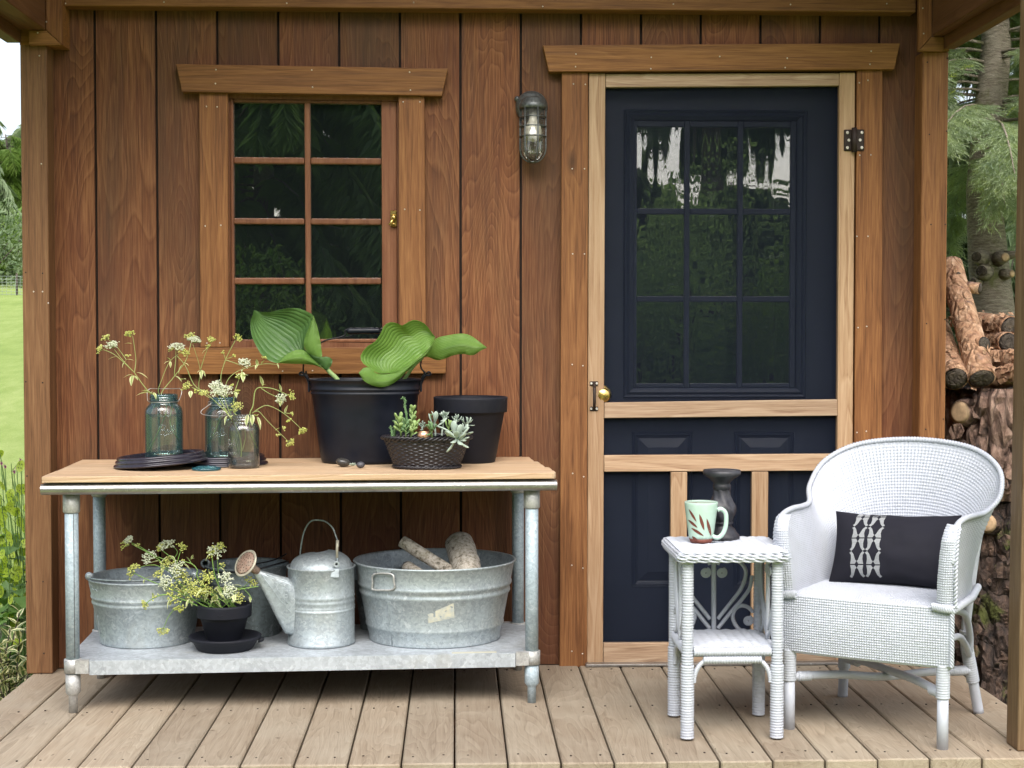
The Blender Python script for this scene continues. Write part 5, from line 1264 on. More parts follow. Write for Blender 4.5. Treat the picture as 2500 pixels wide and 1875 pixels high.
obj('body', MB().lathe(pot_prof(0.056, 0.086, 0.119, 0.041, 0.006), fpc, 48), M['black_clay'], t)
obj('soil', MB().lathe([(0.0, 0.098), (0.076, 0.098)], fpc, 30), M['soil'], t)
mb = MB(); 
mb.tube(smooth_path([(fpc.x - 0.012 + 0.006 * i, fpc.y - 0.0858 + 0.0004 * (i - 2) ** 2, fpc.z + 0.092 + (0.004 if i in (1, 3) else 0.0)) for i in range(5)], 4), 0.0012, 5); obj('pressed_mark', mb, M['black_clay'], t)
zf = lambda a, b, y: at(180 + a * c2, 1260 + b * c2, y)
yf = fpc.y
def pot_sprig(P, heads, leaves, label): sprig(None, P, heads, leaves, label, 'variegated flower sprigs in the shelf pot', rad=0.0021, stem_mat=M['stem_dark'])
b0 = lambda dx, dy: Vector((fpc.x + dx, fpc.y + dy, fpc.z + 0.096))
pot_sprig([[b0(-0.02, 0), zf(1000, 640, yf), zf(860, 470, yf), zf(740, 370, yf), zf(540, 260, yf)], [zf(740, 365, yf), zf(610, 280, yf + 0.01), zf(530, 245, yf + 0.01)]],
          [(zf(478, 250, yf), (-0.8, -0.4, 0.6), 0.021, 'g'), (zf(505, 215, yf), (-0.5, -0.4, 0.9), 0.014, 'w'), (zf(590, 270, yf), (-0.2, -0.5, 0.6), 0.008, 's')],
          [(zf(800, 420, yf), V3(-0.9, -0.4, 0.1), 0.028, 0.006), (zf(840, 420, yf), V3(0.8, -0.4, 0.5), 0.036, 0.009), (zf(820, 440, yf), V3(0.3, -0.6, -0.8), 0.03, 0.007)], 'longest sprig, reaching left from the pot across the round tub')
pot_sprig([[b0(-0.01, 0.01), zf(1040, 600, yf + 0.02), zf(960, 440, yf + 0.02), zf(800, 300, yf + 0.02)], [zf(930, 400, yf + 0.02), zf(965, 330, yf + 0.02), zf(900, 260, yf + 0.02)], [zf(960, 440, yf), zf(990, 340, yf), zf(1000, 290, yf)], [zf(900, 420, yf), zf(720, 360, yf)]],
          [(zf(860, 258, yf + 0.02), (-0.1, -0.5, 0.8), 0.024, 'w'), (zf(690, 375, yf), (-0.4, -0.7, 0.5), 0.024, 'w'), (zf(800, 290, yf + 0.02), (-0.6, -0.4, 0.3), 0.011, 'g'), (zf(1020, 280, yf), (0.5, -0.4, 0.7), 0.015, 'g'), (zf(870, 430, yf - 0.02), (-0.2, -0.7, 0.5), 0.022, 'g')],
          [(zf(900, 370, yf), V3(0.6, -0.4, -0.3), 0.026, 0.006), (zf(1000, 430, yf), V3(0.9, -0.3, -0.4), 0.04, 0.006), (zf(960, 460, yf), V3(-0.4, -0.5, -0.6), 0.03, 0.008), (zf(880, 380, yf), V3(-0.9, -0.4, -0.5), 0.034, 0.008)], 'white headed sprig standing above the left half of the pot')
pot_sprig([[b0(0.0, 0.0), zf(1165, 590, yf), zf(1150, 500, yf), zf(1100, 445, yf), zf(1020, 420, yf)], [zf(1100, 445, yf), zf(1070, 400, yf)]],
          [(zf(950, 480, yf - 0.03), (-0.2, -0.7, 0.5), 0.026, 'w'), (zf(985, 520, yf - 0.03), (0.0, -0.7, 0.5), 0.018, 'g'), (zf(1010, 430, yf), (-0.4, -0.5, 0.5), 0.012, 's')],
          [(zf(1070, 410, yf), V3(-0.3, -0.3, 1), 0.014, 0.004), (zf(1100, 400, yf), V3(0.2, -0.3, 1), 0.018, 0.004), (zf(1090, 405, yf), V3(0.7, -0.3, 0.5), 0.014, 0.004)], 'short bent sprig in the middle of the pot')
pot_sprig([[b0(0.02, 0.0), zf(1330, 600, yf), zf(1300, 480, yf), zf(1285, 330, yf), zf(1300, 290, yf)], [zf(1350, 620, yf), zf(1345, 500, yf), zf(1335, 370, yf)], [zf(1340, 500, yf), zf(1385, 450, yf)]],
          [(zf(1325, 315, yf), (0.2, -0.7, 0.6), 0.026, 'w'), (zf(1365, 275, yf), (0.4, -0.5, 0.7), 0.016, 'g'), (zf(1270, 340, yf), (-0.5, -0.6, 0.3), 0.014, 'g'), (zf(1385, 450, yf), (0.2, -0.5, 0.5), 0.010, 's')],
          [(zf(1260, 370, yf), V3(-0.6, -0.3, -0.6), 0.018, 0.005), (zf(1350, 480, yf), V3(0.8, -0.4, -0.1), 0.022, 0.005)], 'tall sprig with twin stems and a lacy ball in front of the pail')
pot_sprig([[b0(-0.03, -0.01), zf(940, 690, yf - 0.03), zf(780, 630, yf - 0.03), zf(660, 580, yf - 0.03), zf(560, 530, yf - 0.03)], [zf(900, 520, yf), zf(750, 455, yf - 0.02), zf(590, 480, yf - 0.02)], [zf(830, 500, yf), zf(790, 540, yf)]],
          [(zf(520, 520, yf - 0.03), (-0.8, -0.5, 0.3), 0.023, 'g'), (zf(560, 470, yf - 0.02), (-0.4, -0.5, 0.8), 0.015, 'g'), (zf(785, 540, yf - 0.02), (-0.2, -0.7, 0.3), 0.014, 'g'), (zf(840, 610, yf - 0.05), (-0.4, -0.7, 0.4), 0.022, 'w'), (zf(920, 660, yf - 0.06), (-0.2, -0.8, 0.3), 0.028, 'g')],
          [(zf(660, 590, yf - 0.03), V3(-0.3, -0.3, -0.9), 0.014, 0.004), (zf(670, 580, yf - 0.03), V3(0.9, -0.3, 0.5), 0.022, 0.004)], 'green sprig spreading left with lime heads')
pot_sprig([[b0(-0.04, -0.02), zf(1000, 770, yf - 0.05), zf(860, 730, yf - 0.06), zf(740, 765, yf - 0.06), zf(660, 825, yf - 0.06)], [zf(940, 860, yf - 0.05), zf(880, 940, yf - 0.05), zf(835, 1050, yf - 0.05)], [zf(1010, 780, yf - 0.05), zf(980, 830, yf - 0.06), zf(940, 870, yf - 0.06)]],
          [(zf(655, 828, yf - 0.06), (-0.7, -0.5, -0.3), 0.015, 'g'), (zf(835, 1080, yf - 0.05), (0.1, -0.5, -0.9), 0.020, 'g'), (zf(750, 755, yf - 0.06), (-0.2, -0.5, 0.3), 0.010, 's'), (zf(985, 870, yf - 0.06), (0.1, -0.5, -0.6), 0.014, 'g'), (zf(930, 770, yf - 0.07), (-0.2, -0.8, 0.0), 0.022, 'g')],
          [(zf(900, 770, yf - 0.07), V3(-0.5, -0.3, -1), 0.034, 0.006), (zf(1080, 770, yf - 0.07), V3(-0.5, -0.4, -0.8), 0.032, 0.006), (zf(740, 745, yf - 0.06), V3(-0.1, -0.3, 1), 0.014, 0.004)], 'trailing sprig hanging down over the pot left side')
pot_sprig([[b0(0.04, -0.01), zf(1450, 720, yf - 0.02), zf(1560, 680, yf - 0.02), zf(1720, 655, yf - 0.02)], [zf(1400, 650, yf), zf(1560, 670, yf), zf(1640, 600, yf)], [zf(1580, 675, yf), zf(1640, 740, yf), zf(1660, 775, yf)]],
          [(zf(1420, 570, yf - 0.02), (0.3, -0.6, 0.6), 0.024, 'w'), (zf(1660, 600, yf), (0.5, -0.5, 0.5), 0.022, 'g'), (zf(1460, 700, yf - 0.04), (0.3, -0.7, 0.4), 0.024, 'w'), (zf(1540, 765, yf - 0.04), (0.6, -0.7, 0.2), 0.019, 'g'), (zf(1690, 640, yf), (0.8, -0.4, 0.2), 0.010, 's')],
          [(zf(1640, 750, yf), V3(0.2, -0.3, -1), 0.018, 0.005), (zf(1300, 790, yf - 0.06), V3(0.3, -0.5, 0.9), 0.030, 0.009), (zf(1590, 680, yf), V3(0.6, -0.4, 0.3), 0.02, 0.004)], 'sprig spreading right from the pot towards the watering can')
RL = random.Random(3)
hd = []; lv = []; st_ = []
for i in range(46):
    a = RL.uniform(940, 1560); b = RL.uniform(520, 800) if a < 1300 else RL.uniform(640, 800)
    yy = yf + RL.uniform(-0.07, 0.05); p_ = zf(a, b, yy)
    w_ = RL.uniform(0, 6.28)
    lv.append((p_, V3(math.cos(w_), -0.5 + 0.3 * math.sin(w_), math.sin(w_) * 0.9), RL.uniform(0.022, 0.038), RL.uniform(0.005, 0.009)))
    if i % 3 == 0: st_.append([b0(RL.uniform(-0.05, 0.05), RL.uniform(-0.03, 0.03)), p_])
for i in range(11):
    a = RL.uniform(980, 1300); hd.append((zf(a, RL.uniform(540, 760), yf + RL.uniform(-0.07, 0.0)), (RL.uniform(-0.5, 0.5), -0.7, 0.5), RL.uniform(0.014, 0.022), 'g'))
pot_sprig(st_, hd, lv, 'dense tuft of variegated leaves filling the pot mouth')

# watering can
wc = Vector((-0.434, -0.400, SZ))
c5 = 0.33454
def zc5(a, b, y): return at(550 + a * c5, 1260 + b * c5, y)
can = thing('watering_can', wc, 'galvanised watering can with rusty rose and tall wire handle', 'watering can')
rW, hW = 0.1065, 0.250
pr = [(0.0, 0.006), (rW * 0.98, 0.006), (rW * 1.0, 0.0), (rW * 1.025, 0.003), (rW * 1.02, 0.010), (rW, 0.013), (rW, 0.105)]
for z in (0.113, 0.121, 0.140, 0.155): pr += [(rW, z - 0.004), (rW + 0.0018, z), (rW, z + 0.004)]
pr += [(rW, hW - 0.008), (rW + 0.003, hW - 0.005), (rW + 0.004, hW - 0.001), (rW + 0.001, hW + 0.001), (rW - 0.003, hW - 0.003), (rW - 0.004, 0.02), (0.0, 0.012)]
obj('body', MB().lathe(pr, wc, 56), M['galv'], can)
# hood: half dome over the front of the mouth
mb = MB(); rows_ = []
for i in range(10):
    t = i / 9; el = math.pi / 2 * t
    rows_.append([Vector((wc.x + rW * 0.935 * math.cos(el * 0.86) * math.cos(w_) , wc.y + 0.020 * t + rW * 0.935 * math.cos(el * 0.86) * math.sin(w_) * 1.0, wc.z + hW - 0.004 + 0.048 * math.sin(el) + 0.004 * t * math.cos(w_))) for w_ in [math.radians(180 + 12 - 12 + 180 * k / 22) for k in range(23)]])
mb.grid(rows_, True)
rows2 = [[Vector((p.x, p.y + 0.0012, p.z - 0.0015)) for p in r_] for r_ in rows_]
mb.grid(rows2, True)
obj('hood', mb, M['galv'], can)
yc = wc.y - 0.045
# spout: flat tapering breast from the body side to the rose
mb = MB(); rows_ = []
secs = [((236, 388), (212, 425), 0.0105), ((300, 408), (262, 520), 0.016), ((380, 430), (330, 655), 0.021), ((455, 448), (395, 785), 0.025), ((505, 480), (440, 858), 0.028), ((530, 520), (505, 868), 0.028)]
for k, (a, b, th) in enumerate(secs):
    p_, q_ = zc5(a[0], a[1], yc - 0.028 + 0.005 * k), zc5(b[0], b[1], yc - 0.028 + 0.005 * k)
    m_ = (p_ + q_) / 2; h_ = (p_ - q_) / 2
    def sup(x, e): return math.copysign(abs(x) ** e, x)
    rows_.append([m_ + h_ * sup(math.cos(w_), 0.7) + Vector((0, -1, 0)) * th * sup(math.sin(w_), 0.7) for w_ in [2 * math.pi * j / 20 for j in range(20)]])
mb.grid(rows_, True, closed_u=True)
spout = obj('spout', mb, M['galv'], can)
mb = MB(); yy = yc - 0.0485
for tri in ([(290, 425), (480, 492), (470, 502), (310, 436)], [(262, 425), (478, 715)], [(358, 495), (452, 640), (462, 545), (372, 482), (358, 495)]):
    mb.tube(smooth_path([zc5(a, b, yy + 0.001) for a, b in tri], 3), 0.0011, 5)
obj('pressed_lines', mb, M['galv'], spout)
mb = MB()
pp = zc5(446, 568, yy - 0.001)
mb.tube(smooth_path([(pp.x + 0.006 * math.cos(w_), yy, pp.z + 0.004 + 0.0065 * math.sin(w_)) for w_ in [2 * math.pi * j / 10 for j in range(10)]], 3, closed=True), 0.0013, 5, closed=True)
mb.tube(smooth_path([(pp.x + 0.006, yy, pp.z + 0.003), (pp.x + 0.006, yy, pp.z - 0.007), (pp.x, yy, pp.z - 0.013), (pp.x - 0.006, yy, pp.z - 0.010)], 4), 0.0013, 5)
obj('pressed_numeral', mb, M['galv'], spout)
# rose
rc_ = zc5(150, 345, yc - 0.05); nk = zc5(228, 400, yc - 0.03)
ax = (rc_ - nk).normalized(); nd = Vector((-0.60, -0.62, 0.50)).normalized()
zx, zy, zz = basis(nd)
rotm = Matrix((zx, zy, zz)).transposed()
mb = MB(); mb.lathe([(0.012, -0.030), (0.020, -0.020), (0.040, -0.006), (0.0445, -0.002), (0.046, 0.001), (0.0445, 0.0035), (0.042, 0.003)], rc_, 36, rot=rotm)
obj('rose', mb, M['rose_rim'], can)
mb = MB(); mb.lathe([(0.0425, 0.002), (0.030, 0.0052), (0.015, 0.0072), (0.0, 0.008)], rc_, 36, rot=rotm)
face = obj('rose_face', mb, M['rust'], can)
mb = MB()
for rr, n_ in ((0.009, 5), (0.018, 9), (0.027, 13), (0.036, 17)):
    for k in range(n_):
        w_ = 2 * math.pi * k / n_ + rr * 40
        mb.lathe([(0.0016, 0.0), (0.0016, 0.0012), (0.0, 0.0013)], rc_ + rotm @ Vector((rr * math.cos(w_), rr * math.sin(w_), 0.0078 - 3.4 * rr * rr)), 6, rot=rotm)
obj('rose_holes', mb, M['nailhole'], face, kind='stuff')
mb = MB(); mb.tube([rc_ - nd * 0.026, nk.lerp(rc_, 0.25), nk + (nk - rc_) * 0.12], [0.0145, 0.013, 0.0125], 16); obj('rose_neck', mb, M['rust'], can)
# bail, clip and grip
yb = wc.y - 0.04
P = [zc5(546, 290, wc.y + 0.01), zc5(550, 240, wc.y), zc5(565, 150, wc.y - 0.005), zc5(590, 80, wc.y - 0.01), zc5(628, 36, wc.y - 0.02), zc5(680, 30, wc.y - 0.02), zc5(735, 42, wc.y - 0.03), zc5(785, 90, wc.y - 0.04), zc5(808, 150, wc.y - 0.05), zc5(818, 190, wc.y - 0.06), zc5(818, 320, wc.y - 0.075), zc5(824, 345, wc.y - 0.082)]
bl_ = obj('wire_handle', MB().tube(smooth_path(P, 5), 0.0026, 7), M['galv_dark'], can)
obj('grip', MB().tube([zc5(818, 178, wc.y - 0.057), zc5(818, 220, wc.y - 0.063), zc5(816, 225, wc.y - 0.064), zc5(815, 305, wc.y - 0.073)], [0.0050, 0.0052, 0.0043, 0.0046], 10), M['rose_rim'], bl_)
ck = zc5(812, 352, wc.y - 0.092)
mb = MB(); mb.lathe([(0.0045, 0.0), (0.0105, 0.0), (0.0105, 0.003), (0.0045, 0.003), (0.0045, 0.0)], ck, 18, rot=RXm)
mb.prism([zc5(785, 385, wc.y - 0.0955), zc5(830, 385, wc.y - 0.0955), zc5(830, 450, wc.y - 0.1005), zc5(765, 448, wc.y - 0.1005), zc5(770, 415, wc.y - 0.100)], (0, 0.004, 0))
obj('clip', mb, M['galv'], can, bevel=0.001)

# large wash tub with logs
wt = Vector((-0.070, -0.318, SZ))
tub = pail('wash_tub', wt, 0.214, 0.262, 0.258, [(0.052, 0.003, 0.008), (0.158, 0.0045, 0.010), (0.184, 0.0045, 0.010)], M['galv'], 'large galvanised wash tub filled with birch logs', sy=0.93, n=80, rim=0.005)
def on_tub(u, v, off=0.0, z_=None):
    d_ = ray(u, v); 
    for k in range(400):                                       # walk along the line of sight to the tub wall
        y_ = wt.y - 0.30 + k * 0.001; p_ = CAM + d_ * ((y_ - CAM.y) / d_.y)
        r_ = lerp(0.214, 0.262, (p_.z - wt.z) / 0.258) + off
        if ((p_.x - wt.x) / r_) ** 2 + ((p_.y - wt.y) / (r_ * 0.93)) ** 2 <= 1: return p_
    return p_
mb = MB()
Q = [on_tub(550 + a * c5, 1260 + b * c5, 0.007) for a, b in ((1085, 425), (1075, 490), (1072, 530), (1095, 540), (1150, 541), (1205, 540), (1236, 520), (1230, 480), (1215, 425))]
mb.tube(smooth_path(Q, 4, closed=True), 0.0032, 8, closed=True)
obj('drop_handle', mb, M['alu_cast'], tub)
Q = [on_tub(550 + a * c5, 1260 + b * c5, 0.0045) for a, b in ((1100, 388), (1225, 388), (1215, 400), (1205, 415), (1203, 440), (1115, 440), (1112, 415), (1105, 402))]
mb = MB(); mb.prism(Q, (0, 0.004, 0)); obj('handle_lug', mb, M['galv'], tub, bevel=0.001)
mb = MB(); mb.tube([on_tub(550 + a * c5, 1260 + b * c5, 0.001) for a, b in ((1183, 560), (1190, 640), (1195, 740), (1205, 850), (1220, 955))], 0.0012, 5); mb.tube([wt + Vector((-0.236, 0.03, 0.15)), wt + Vector((-0.240, 0.03, 0.24))], 0.0012, 5); obj('seam', mb, M['galv'], tub)
rows_ = []
for j in range(7):
    rows_.append([on_tub(550 + lerp(lerp(1478, 1668, i / 8), lerp(1482, 1672, i / 8), j / 6) * c5, 1260 + lerp(lerp(718, 634, i / 8), lerp(782, 742, i / 8), j / 6) * c5, 0.0007) for i in range(9)])
g = G('torn_paper_label'); co = g.coords()
M['paper'] = g.done(g.princ(g.ramp(g.noise(co, 60.0, 5.0, 0.7), [(0.35, (0.36, 0.39, 0.38)), (0.6, (0.50, 0.48, 0.37))]), 0.7))
mb = MB(); mb.grid(rows_, True); obj('paper_label', mb, M['paper'], tub)
# birch logs
g = G('birch_bark'); co = g.coords()
n1 = g.noise(co, 14.0, 6.0, 0.7); n2 = g.noise(g.vmath('MULTIPLY', co, (1, 1, 1)), 70.0, 5.0, 0.75); n3 = g.noise(co, 5.0, 3.0)
c_ = g.ramp(n2, [(0.36, (0.10, 0.085, 0.06)), (0.46, (0.36, 0.32, 0.26)), (0.62, (0.56, 0.52, 0.45))])
c_ = g.mix(g.math('MULTIPLY', g.mrange(n3, 0.55, 0.7), 0.5), c_, (0.22, 0.21, 0.08))
M['birch'] = g.done(g.princ(c_, 0.8, 0.0, g.bump(n2, 0.8, 0.004)))
g = G('cut_wood'); co = g.coords()
M['cutwood'] = g.done(g.princ(g.ramp(g.noise(co, 45.0, 5.0, 0.7), [(0.3, (0.28, 0.17, 0.09)), (0.7, (0.52, 0.38, 0.24))]), 0.8))
def log_mesh(P, R_, n=18, seed=0, rough=0.06, freq=18.0):
    mb_ = MB(); mb_.tube(P, R_, n); 
    mb_.v = [tuple(Vector(p) + Vector((mnoise.noise(Vector(p) * freq + Vector((seed, 0, 0))), mnoise.noise(Vector(p) * freq + Vector((0, seed, 9))), mnoise.noise(Vector(p) * freq + Vector((5, 0, seed))))) * (R_[0] * rough)) for p in mb_.v]
    return mb_
def log(name, a, b, ra, rb, label, mat, seed=1, cat='log', group='birch logs in the wash tub', cap=None, seg=14, n=18, rough=0.09, freq=18.0):
    a, b = Vector(a), Vector(b)
    t = thing(name, a, label, cat, group)
    P = [a.lerp(b, i / seg) for i in range(seg + 1)]
    obj('bark', log_mesh(P, [lerp(ra, rb, i / seg) for i in range(seg + 1)], n, seed, rough, freq), mat, t)
    d = (b - a).normalized(); x, y, z = basis(d); rm = Matrix((x, y, z)).transposed()
    for p_, s_, r_ in ((a, -1, ra), (b, 1, rb)):
        mb_ = MB(); mb_.lathe([(r_ * 0.93, s_ * 0.0015), (r_ * 0.5, s_ * 0.0025), (0.0, s_ * 0.0025)] if s_ > 0 else [(0.0, -0.0025), (r_ * 0.5, -0.0025), (r_ * 0.93, -0.0015)], p_, 20, rot=rm)
        obj('cut_end', mb_, cap or M['cutwood'], t)
    return t
log('birch_log', zc5(1290, 185, wt.y + 0.02), zc5(1760, 480, wt.y - 0.05), 0.0205, 0.021, 'thin mossy birch branch lying across the wash tub', M['birch'], 2)
log('birch_log', zc5(1665, 205, wt.y + 0.10) + Vector((0.02, 0, 0.0)), zc5(1800, 520, wt.y - 0.14), 0.0490, 0.0460, 'thick pale log with torn bark sticking up in the wash tub', M['birch'], 3, seg=20, n=26)
log('birch_log', zc5(1330, 372, wt.y + 0.02), zc5(1470, 470, wt.y - 0.10), 0.021, 0.021, 'short log end just showing above the wash tub rim', M['birch'], 4)
for k, (a, b) in enumerate((((-0.16, 0.05, 0.17), (0.14, 0.02, 0.17)), ((-0.15, -0.06, 0.16), (0.15, -0.05, 0.16)))):
    log('birch_log', wt + Vector(a), wt + Vector(b), 0.035, 0.034, ('log lying in the wash tub towards the wall', 'log lying in the wash tub behind its label side')[k], M['birch'], 5 + k)
# ------------------------------------------------------------------ white wicker side table
def wrapped(mb_, path, r, pitch=0.0078, amp=0.0020, n=10, caps=True):       # a pole wound with cane
    P = [Vector(p) for p in path]
    L = sum((b - a).length for a, b in zip(P, P[1:])); k = max(4, int(L / pitch) * 3)
    Q = resample(P, k + 1)
    R_ = [r + amp * (0.9 if i % 3 == 1 else (0.75 if i % 3 == 2 else -0.6)) + RW.uniform(-1, 1) * amp * 0.25 for i in range(len(Q))]
    mb_.tube(Q, R_, n, caps)
RW = random.Random(21)
def weave_sheet(mb_, fn, nu, nv, amp, style='dot', sub=3):
    """fn(s,t)->point; nu x nv woven cells; every cell is a small raised pillow"""
    U, V_ = nu * sub + 1, nv * sub + 1
    P = np.array([[tuple(fn(i / (U - 1), j / (V_ - 1))) for j in range(V_)] for i in range(U)])
    du = np.gradient(P, axis=0); dv = np.gradient(P, axis=1)
    N_ = np.cross(du, dv); N_ /= np.linalg.norm(N_, axis=2, keepdims=True) + 1e-12
    i = np.arange(U)[:, None]; j = np.arange(V_)[None, :]
    pu, pv = (i % sub) / sub, (j % sub) / sub
    a_ = np.sin(np.pi * pu) ** 0.7; b_ = np.sin(np.pi * pv) ** 0.7
    ci, cj = i // sub, j // sub
    if style == 'dot': h = np.minimum(a_ * 1.05, 1) * (0.25 + 0.75 * b_)
    elif style == 'row': h = b_ * (0.55 + 0.45 * np.sin(np.pi * (i / (2.0 * sub)) + np.pi * cj))
    else: h = np.where((ci + cj) % 2 == 0, a_ * (0.5 + 0.5 * b_), b_ * (0.5 + 0.5 * a_))
    rs = np.random.RandomState(4)
    h = h * (1 + 0.35 * (rs.rand(nu + 1, nv + 1)[np.minimum(ci, nu), np.minimum(cj, nv)] - 0.5))
    P = P + N_ * (h * amp)[..., None]
    mb_.grid([[Vector(P[a, b]) for b in range(V_)] for a in range(U)], True)
st = thing('wicker_side_table', (0.782, -0.885, 0.0), 'small white wicker side table with heart scrollwork beside the armchair', 'side table')
X0, X1, Y0, Y1, ZT = 0.658, 0.915, -1.018, -0.752, 0.541
for (x, y) in ((X0, Y0), (X1, Y0), (X0, Y1), (X1, Y1)):
    mb = MB()
    wrapped(mb, [(x, y, 0.004), (x, y, 0.215)], 0.0185)
    wrapped(mb, [(x, y, 0.2155), (x, y, ZT - 0.03)], 0.0160)
    obj('leg', mb, M['white'], st)
def rrect(x0, x1, y0, y1, r, n=5):
    out = []
    for cx_, cy_, a0 in ((x1 - r, y0 + r, -90), (x1 - r, y1 - r, 0), (x0 + r, y1 - r, 90), (x0 + r, y0 + r, 180)):
        for j in range(n): w = math.radians(a0 + 90 * j / (n - 1)); out.append((cx_ + r * math.cos(w), cy_ + r * math.sin(w)))
    return out
tx0, tx1, ty0, ty1 = 0.628, 0.944, -1.050, -0.718
mb = MB()
weave_sheet(mb, lambda s, t: Vector((lerp(tx0 + 0.006, tx1 - 0.006, s), lerp(ty0 + 0.006, ty1 - 0.006, t), ZT - 0.0025)), 20, 30, 0.0052, 'row', 4)
obj('top', mb, M['white'], st)
mb = MB()
for k in range(4):
    z = ZT - 0.004 - 0.0072 * k; o_ = (0.0, 0.0035, 0.004, 0.001)[k]
    ring = resample([Vector((x, y, z)) for x, y in rrect(tx0 - o_, tx1 + o_, ty0 - o_, ty1 + o_, 0.022)] + [Vector((rrect(tx0 - o_, tx1 + o_, ty0 - o_, ty1 + o_, 0.022)[0][0], rrect(tx0 - o_, tx1 + o_, ty0 - o_, ty1 + o_, 0.022)[0][1], z))], 181)[:-1]
    cxm, cym = (tx0 + tx1) / 2, (ty0 + ty1) / 2
    for ph in (0, math.pi):
        mb.tube([p + Vector(((p.x - cxm), (p.y - cym), 0)).normalized() * (0.0022 * math.sin(i * 2 * math.pi / 9 + ph + k)) + Vector((0, 0, 0.0022 * math.cos(i * 2 * math.pi / 9 + ph + k))) for i, p in enumerate(ring)], 0.0031, 6, closed=True)
obj('woven_edge', mb, M['white'], st)
mb = MB(); mb.box((tx0 + 0.004, ty0 + 0.004, ZT - 0.030), (tx1 - 0.004, ty1 - 0.004, ZT - 0.004)); obj('top_core', mb, M['white'], st)
mb = MB()
weave_sheet(mb, lambda s, t: Vector((lerp(X0 + 0.012, X1 - 0.012, s), lerp(Y0 + 0.012, Y1 - 0.002, t), 0.262)), 18, 24, 0.0052, 'row', 4)
mb.box((X0 + 0.012, Y0 + 0.012, 0.235), (X1 - 0.012, Y1 - 0.004, 0.2612))
obj('lower_shelf', mb, M['white'], st)
mb = MB()
wrapped(mb, [(X0 + 0.017, Y0, 0.252), (X1 - 0.017, Y0, 0.252)], 0.0120)
wrapped(mb, [(X0 + 0.045, Y0 - 0.001, 0.229), (X1 - 0.045, Y0 - 0.001, 0.229)], 0.0105)
for x in (X0, X1): wrapped(mb, [(x, Y0 + 0.017, 0.248), (x, Y1 - 0.017, 0.248)], 0.0125)
wrapped(mb, [(X0 + 0.017, Y1, 0.250), (X1 - 0.017, Y1, 0.250)], 0.0115)
obj('shelf_rail', mb, M['white'], st)
for (p0, d) in (((X0, Y0), (1, 0)), ((X1, Y0), (-1, 0)), ((X0, Y0), (0, 1)), ((X1, Y0), (0, 1)), ((X0, Y1), (0, -1)), ((X1, Y1), (0, -1)), ((X0, Y1), (1, 0)), ((X1, Y1), (-1, 0))):
    mb = MB(); P = []
    for i in range(9):
        w = math.radians(90 * i / 8); q_ = 0.018 + 0.047 * (1 - math.cos(w)); z_ = 0.163 + 0.066 * math.sin(w)
        P.append((p0[0] + d[0] * q_, p0[1] + d[1] * q_, z_))
    wrapped(mb, P, 0.0065, 0.0055, 0.0009, 8)
    obj('arch_brace', mb, M['white'], st)
# scroll panel at the back: post, heart, coils
c6 = 0.26518
def z6(a, b, y=Y1): return at(1580 + a * c6, 1120 + b * c6, y)
mb = MB(); a_, b_ = z6(613, 905), z6(613, 1600); wrapped(mb, [a_, b_], 0.0072, 0.005, 0.0007, 8); obj('scroll_post', mb, M['white'], st)
def coil(c, r, turns=3.2, axis='y', tr=0.0036):
    mb_ = MB(); P = []
    n_ = int(turns * 18)
    for i in range(n_ + 1):
        w = 2 * math.pi * turns * i / n_; rr = lerp(0.003, r, i / n_)
        P.append((c.x + rr * math.cos(w), c.y, c.z + rr * math.sin(w)) if axis == 'y' else (c.x, c.y + rr * math.cos(w), c.z + rr * math.sin(w)))
    mb_.tube(P, tr, 6); return mb_
xc_ = 613
for sg in (1, -1):
    mx = lambda a: xc_ + sg * (a - xc_)
    for pts in ([(648, 975), (672, 935), (760, 918), (850, 948), (905, 1020), (902, 1100), (862, 1200), (780, 1310), (700, 1410), (650, 1475)],
                [(965, 1075), (945, 1185), (880, 1285), (780, 1400), (700, 1500), (650, 1560)],
                [(960, 1592), (880, 1590), (820, 1540), (788, 1460), (810, 1385), (870, 1352), (930, 1368), (975, 1410)]):
        if sg < 0 and pts[0][0] == 960: pts = [(p[0], p[1]) for p in pts]
        o_ = obj('scroll', MB().tube(smooth_path([z6(mx(a), b) for a, b in pts], 6), 0.0060, 8), M['white'], st)
    obj('coil', coil(z6(mx(687), 1048), 0.0145), M['white'], st)
    obj('coil', coil(z6(mx(930), 1490), 0.0140), M['white'], st)
for x in (X0, X1):
    ym = (Y0 + Y1) / 2
    mb = MB(); wrapped(mb, [(x, ym, 0.262), (x, ym, ZT - 0.03)], 0.0068, 0.005, 0.0007, 8); obj('scroll_post', mb, M['white'], st)
    for sg in (1, -1):
        for pts in ([(0.010, 0.485), (0.025, 0.505), (0.060, 0.505), (0.098, 0.475), (0.098, 0.435), (0.075, 0.380), (0.035, 0.320), (0.010, 0.295)], [(0.118, 0.440), (0.110, 0.400), (0.070, 0.330), (0.030, 0.285), (0.010, 0.272)], [(0.115, 0.268), (0.085, 0.270), (0.062, 0.300), (0.075, 0.335), (0.105, 0.335), (0.118, 0.318)]):
            obj('scroll', MB().tube(smooth_path([(x, ym + sg * a, b) for a, b in pts], 5), 0.0050, 7), M['white'], st)
        obj('coil', coil(Vector((x, ym + sg * 0.022, 0.465)), 0.0125, axis='x'), M['white'], st)

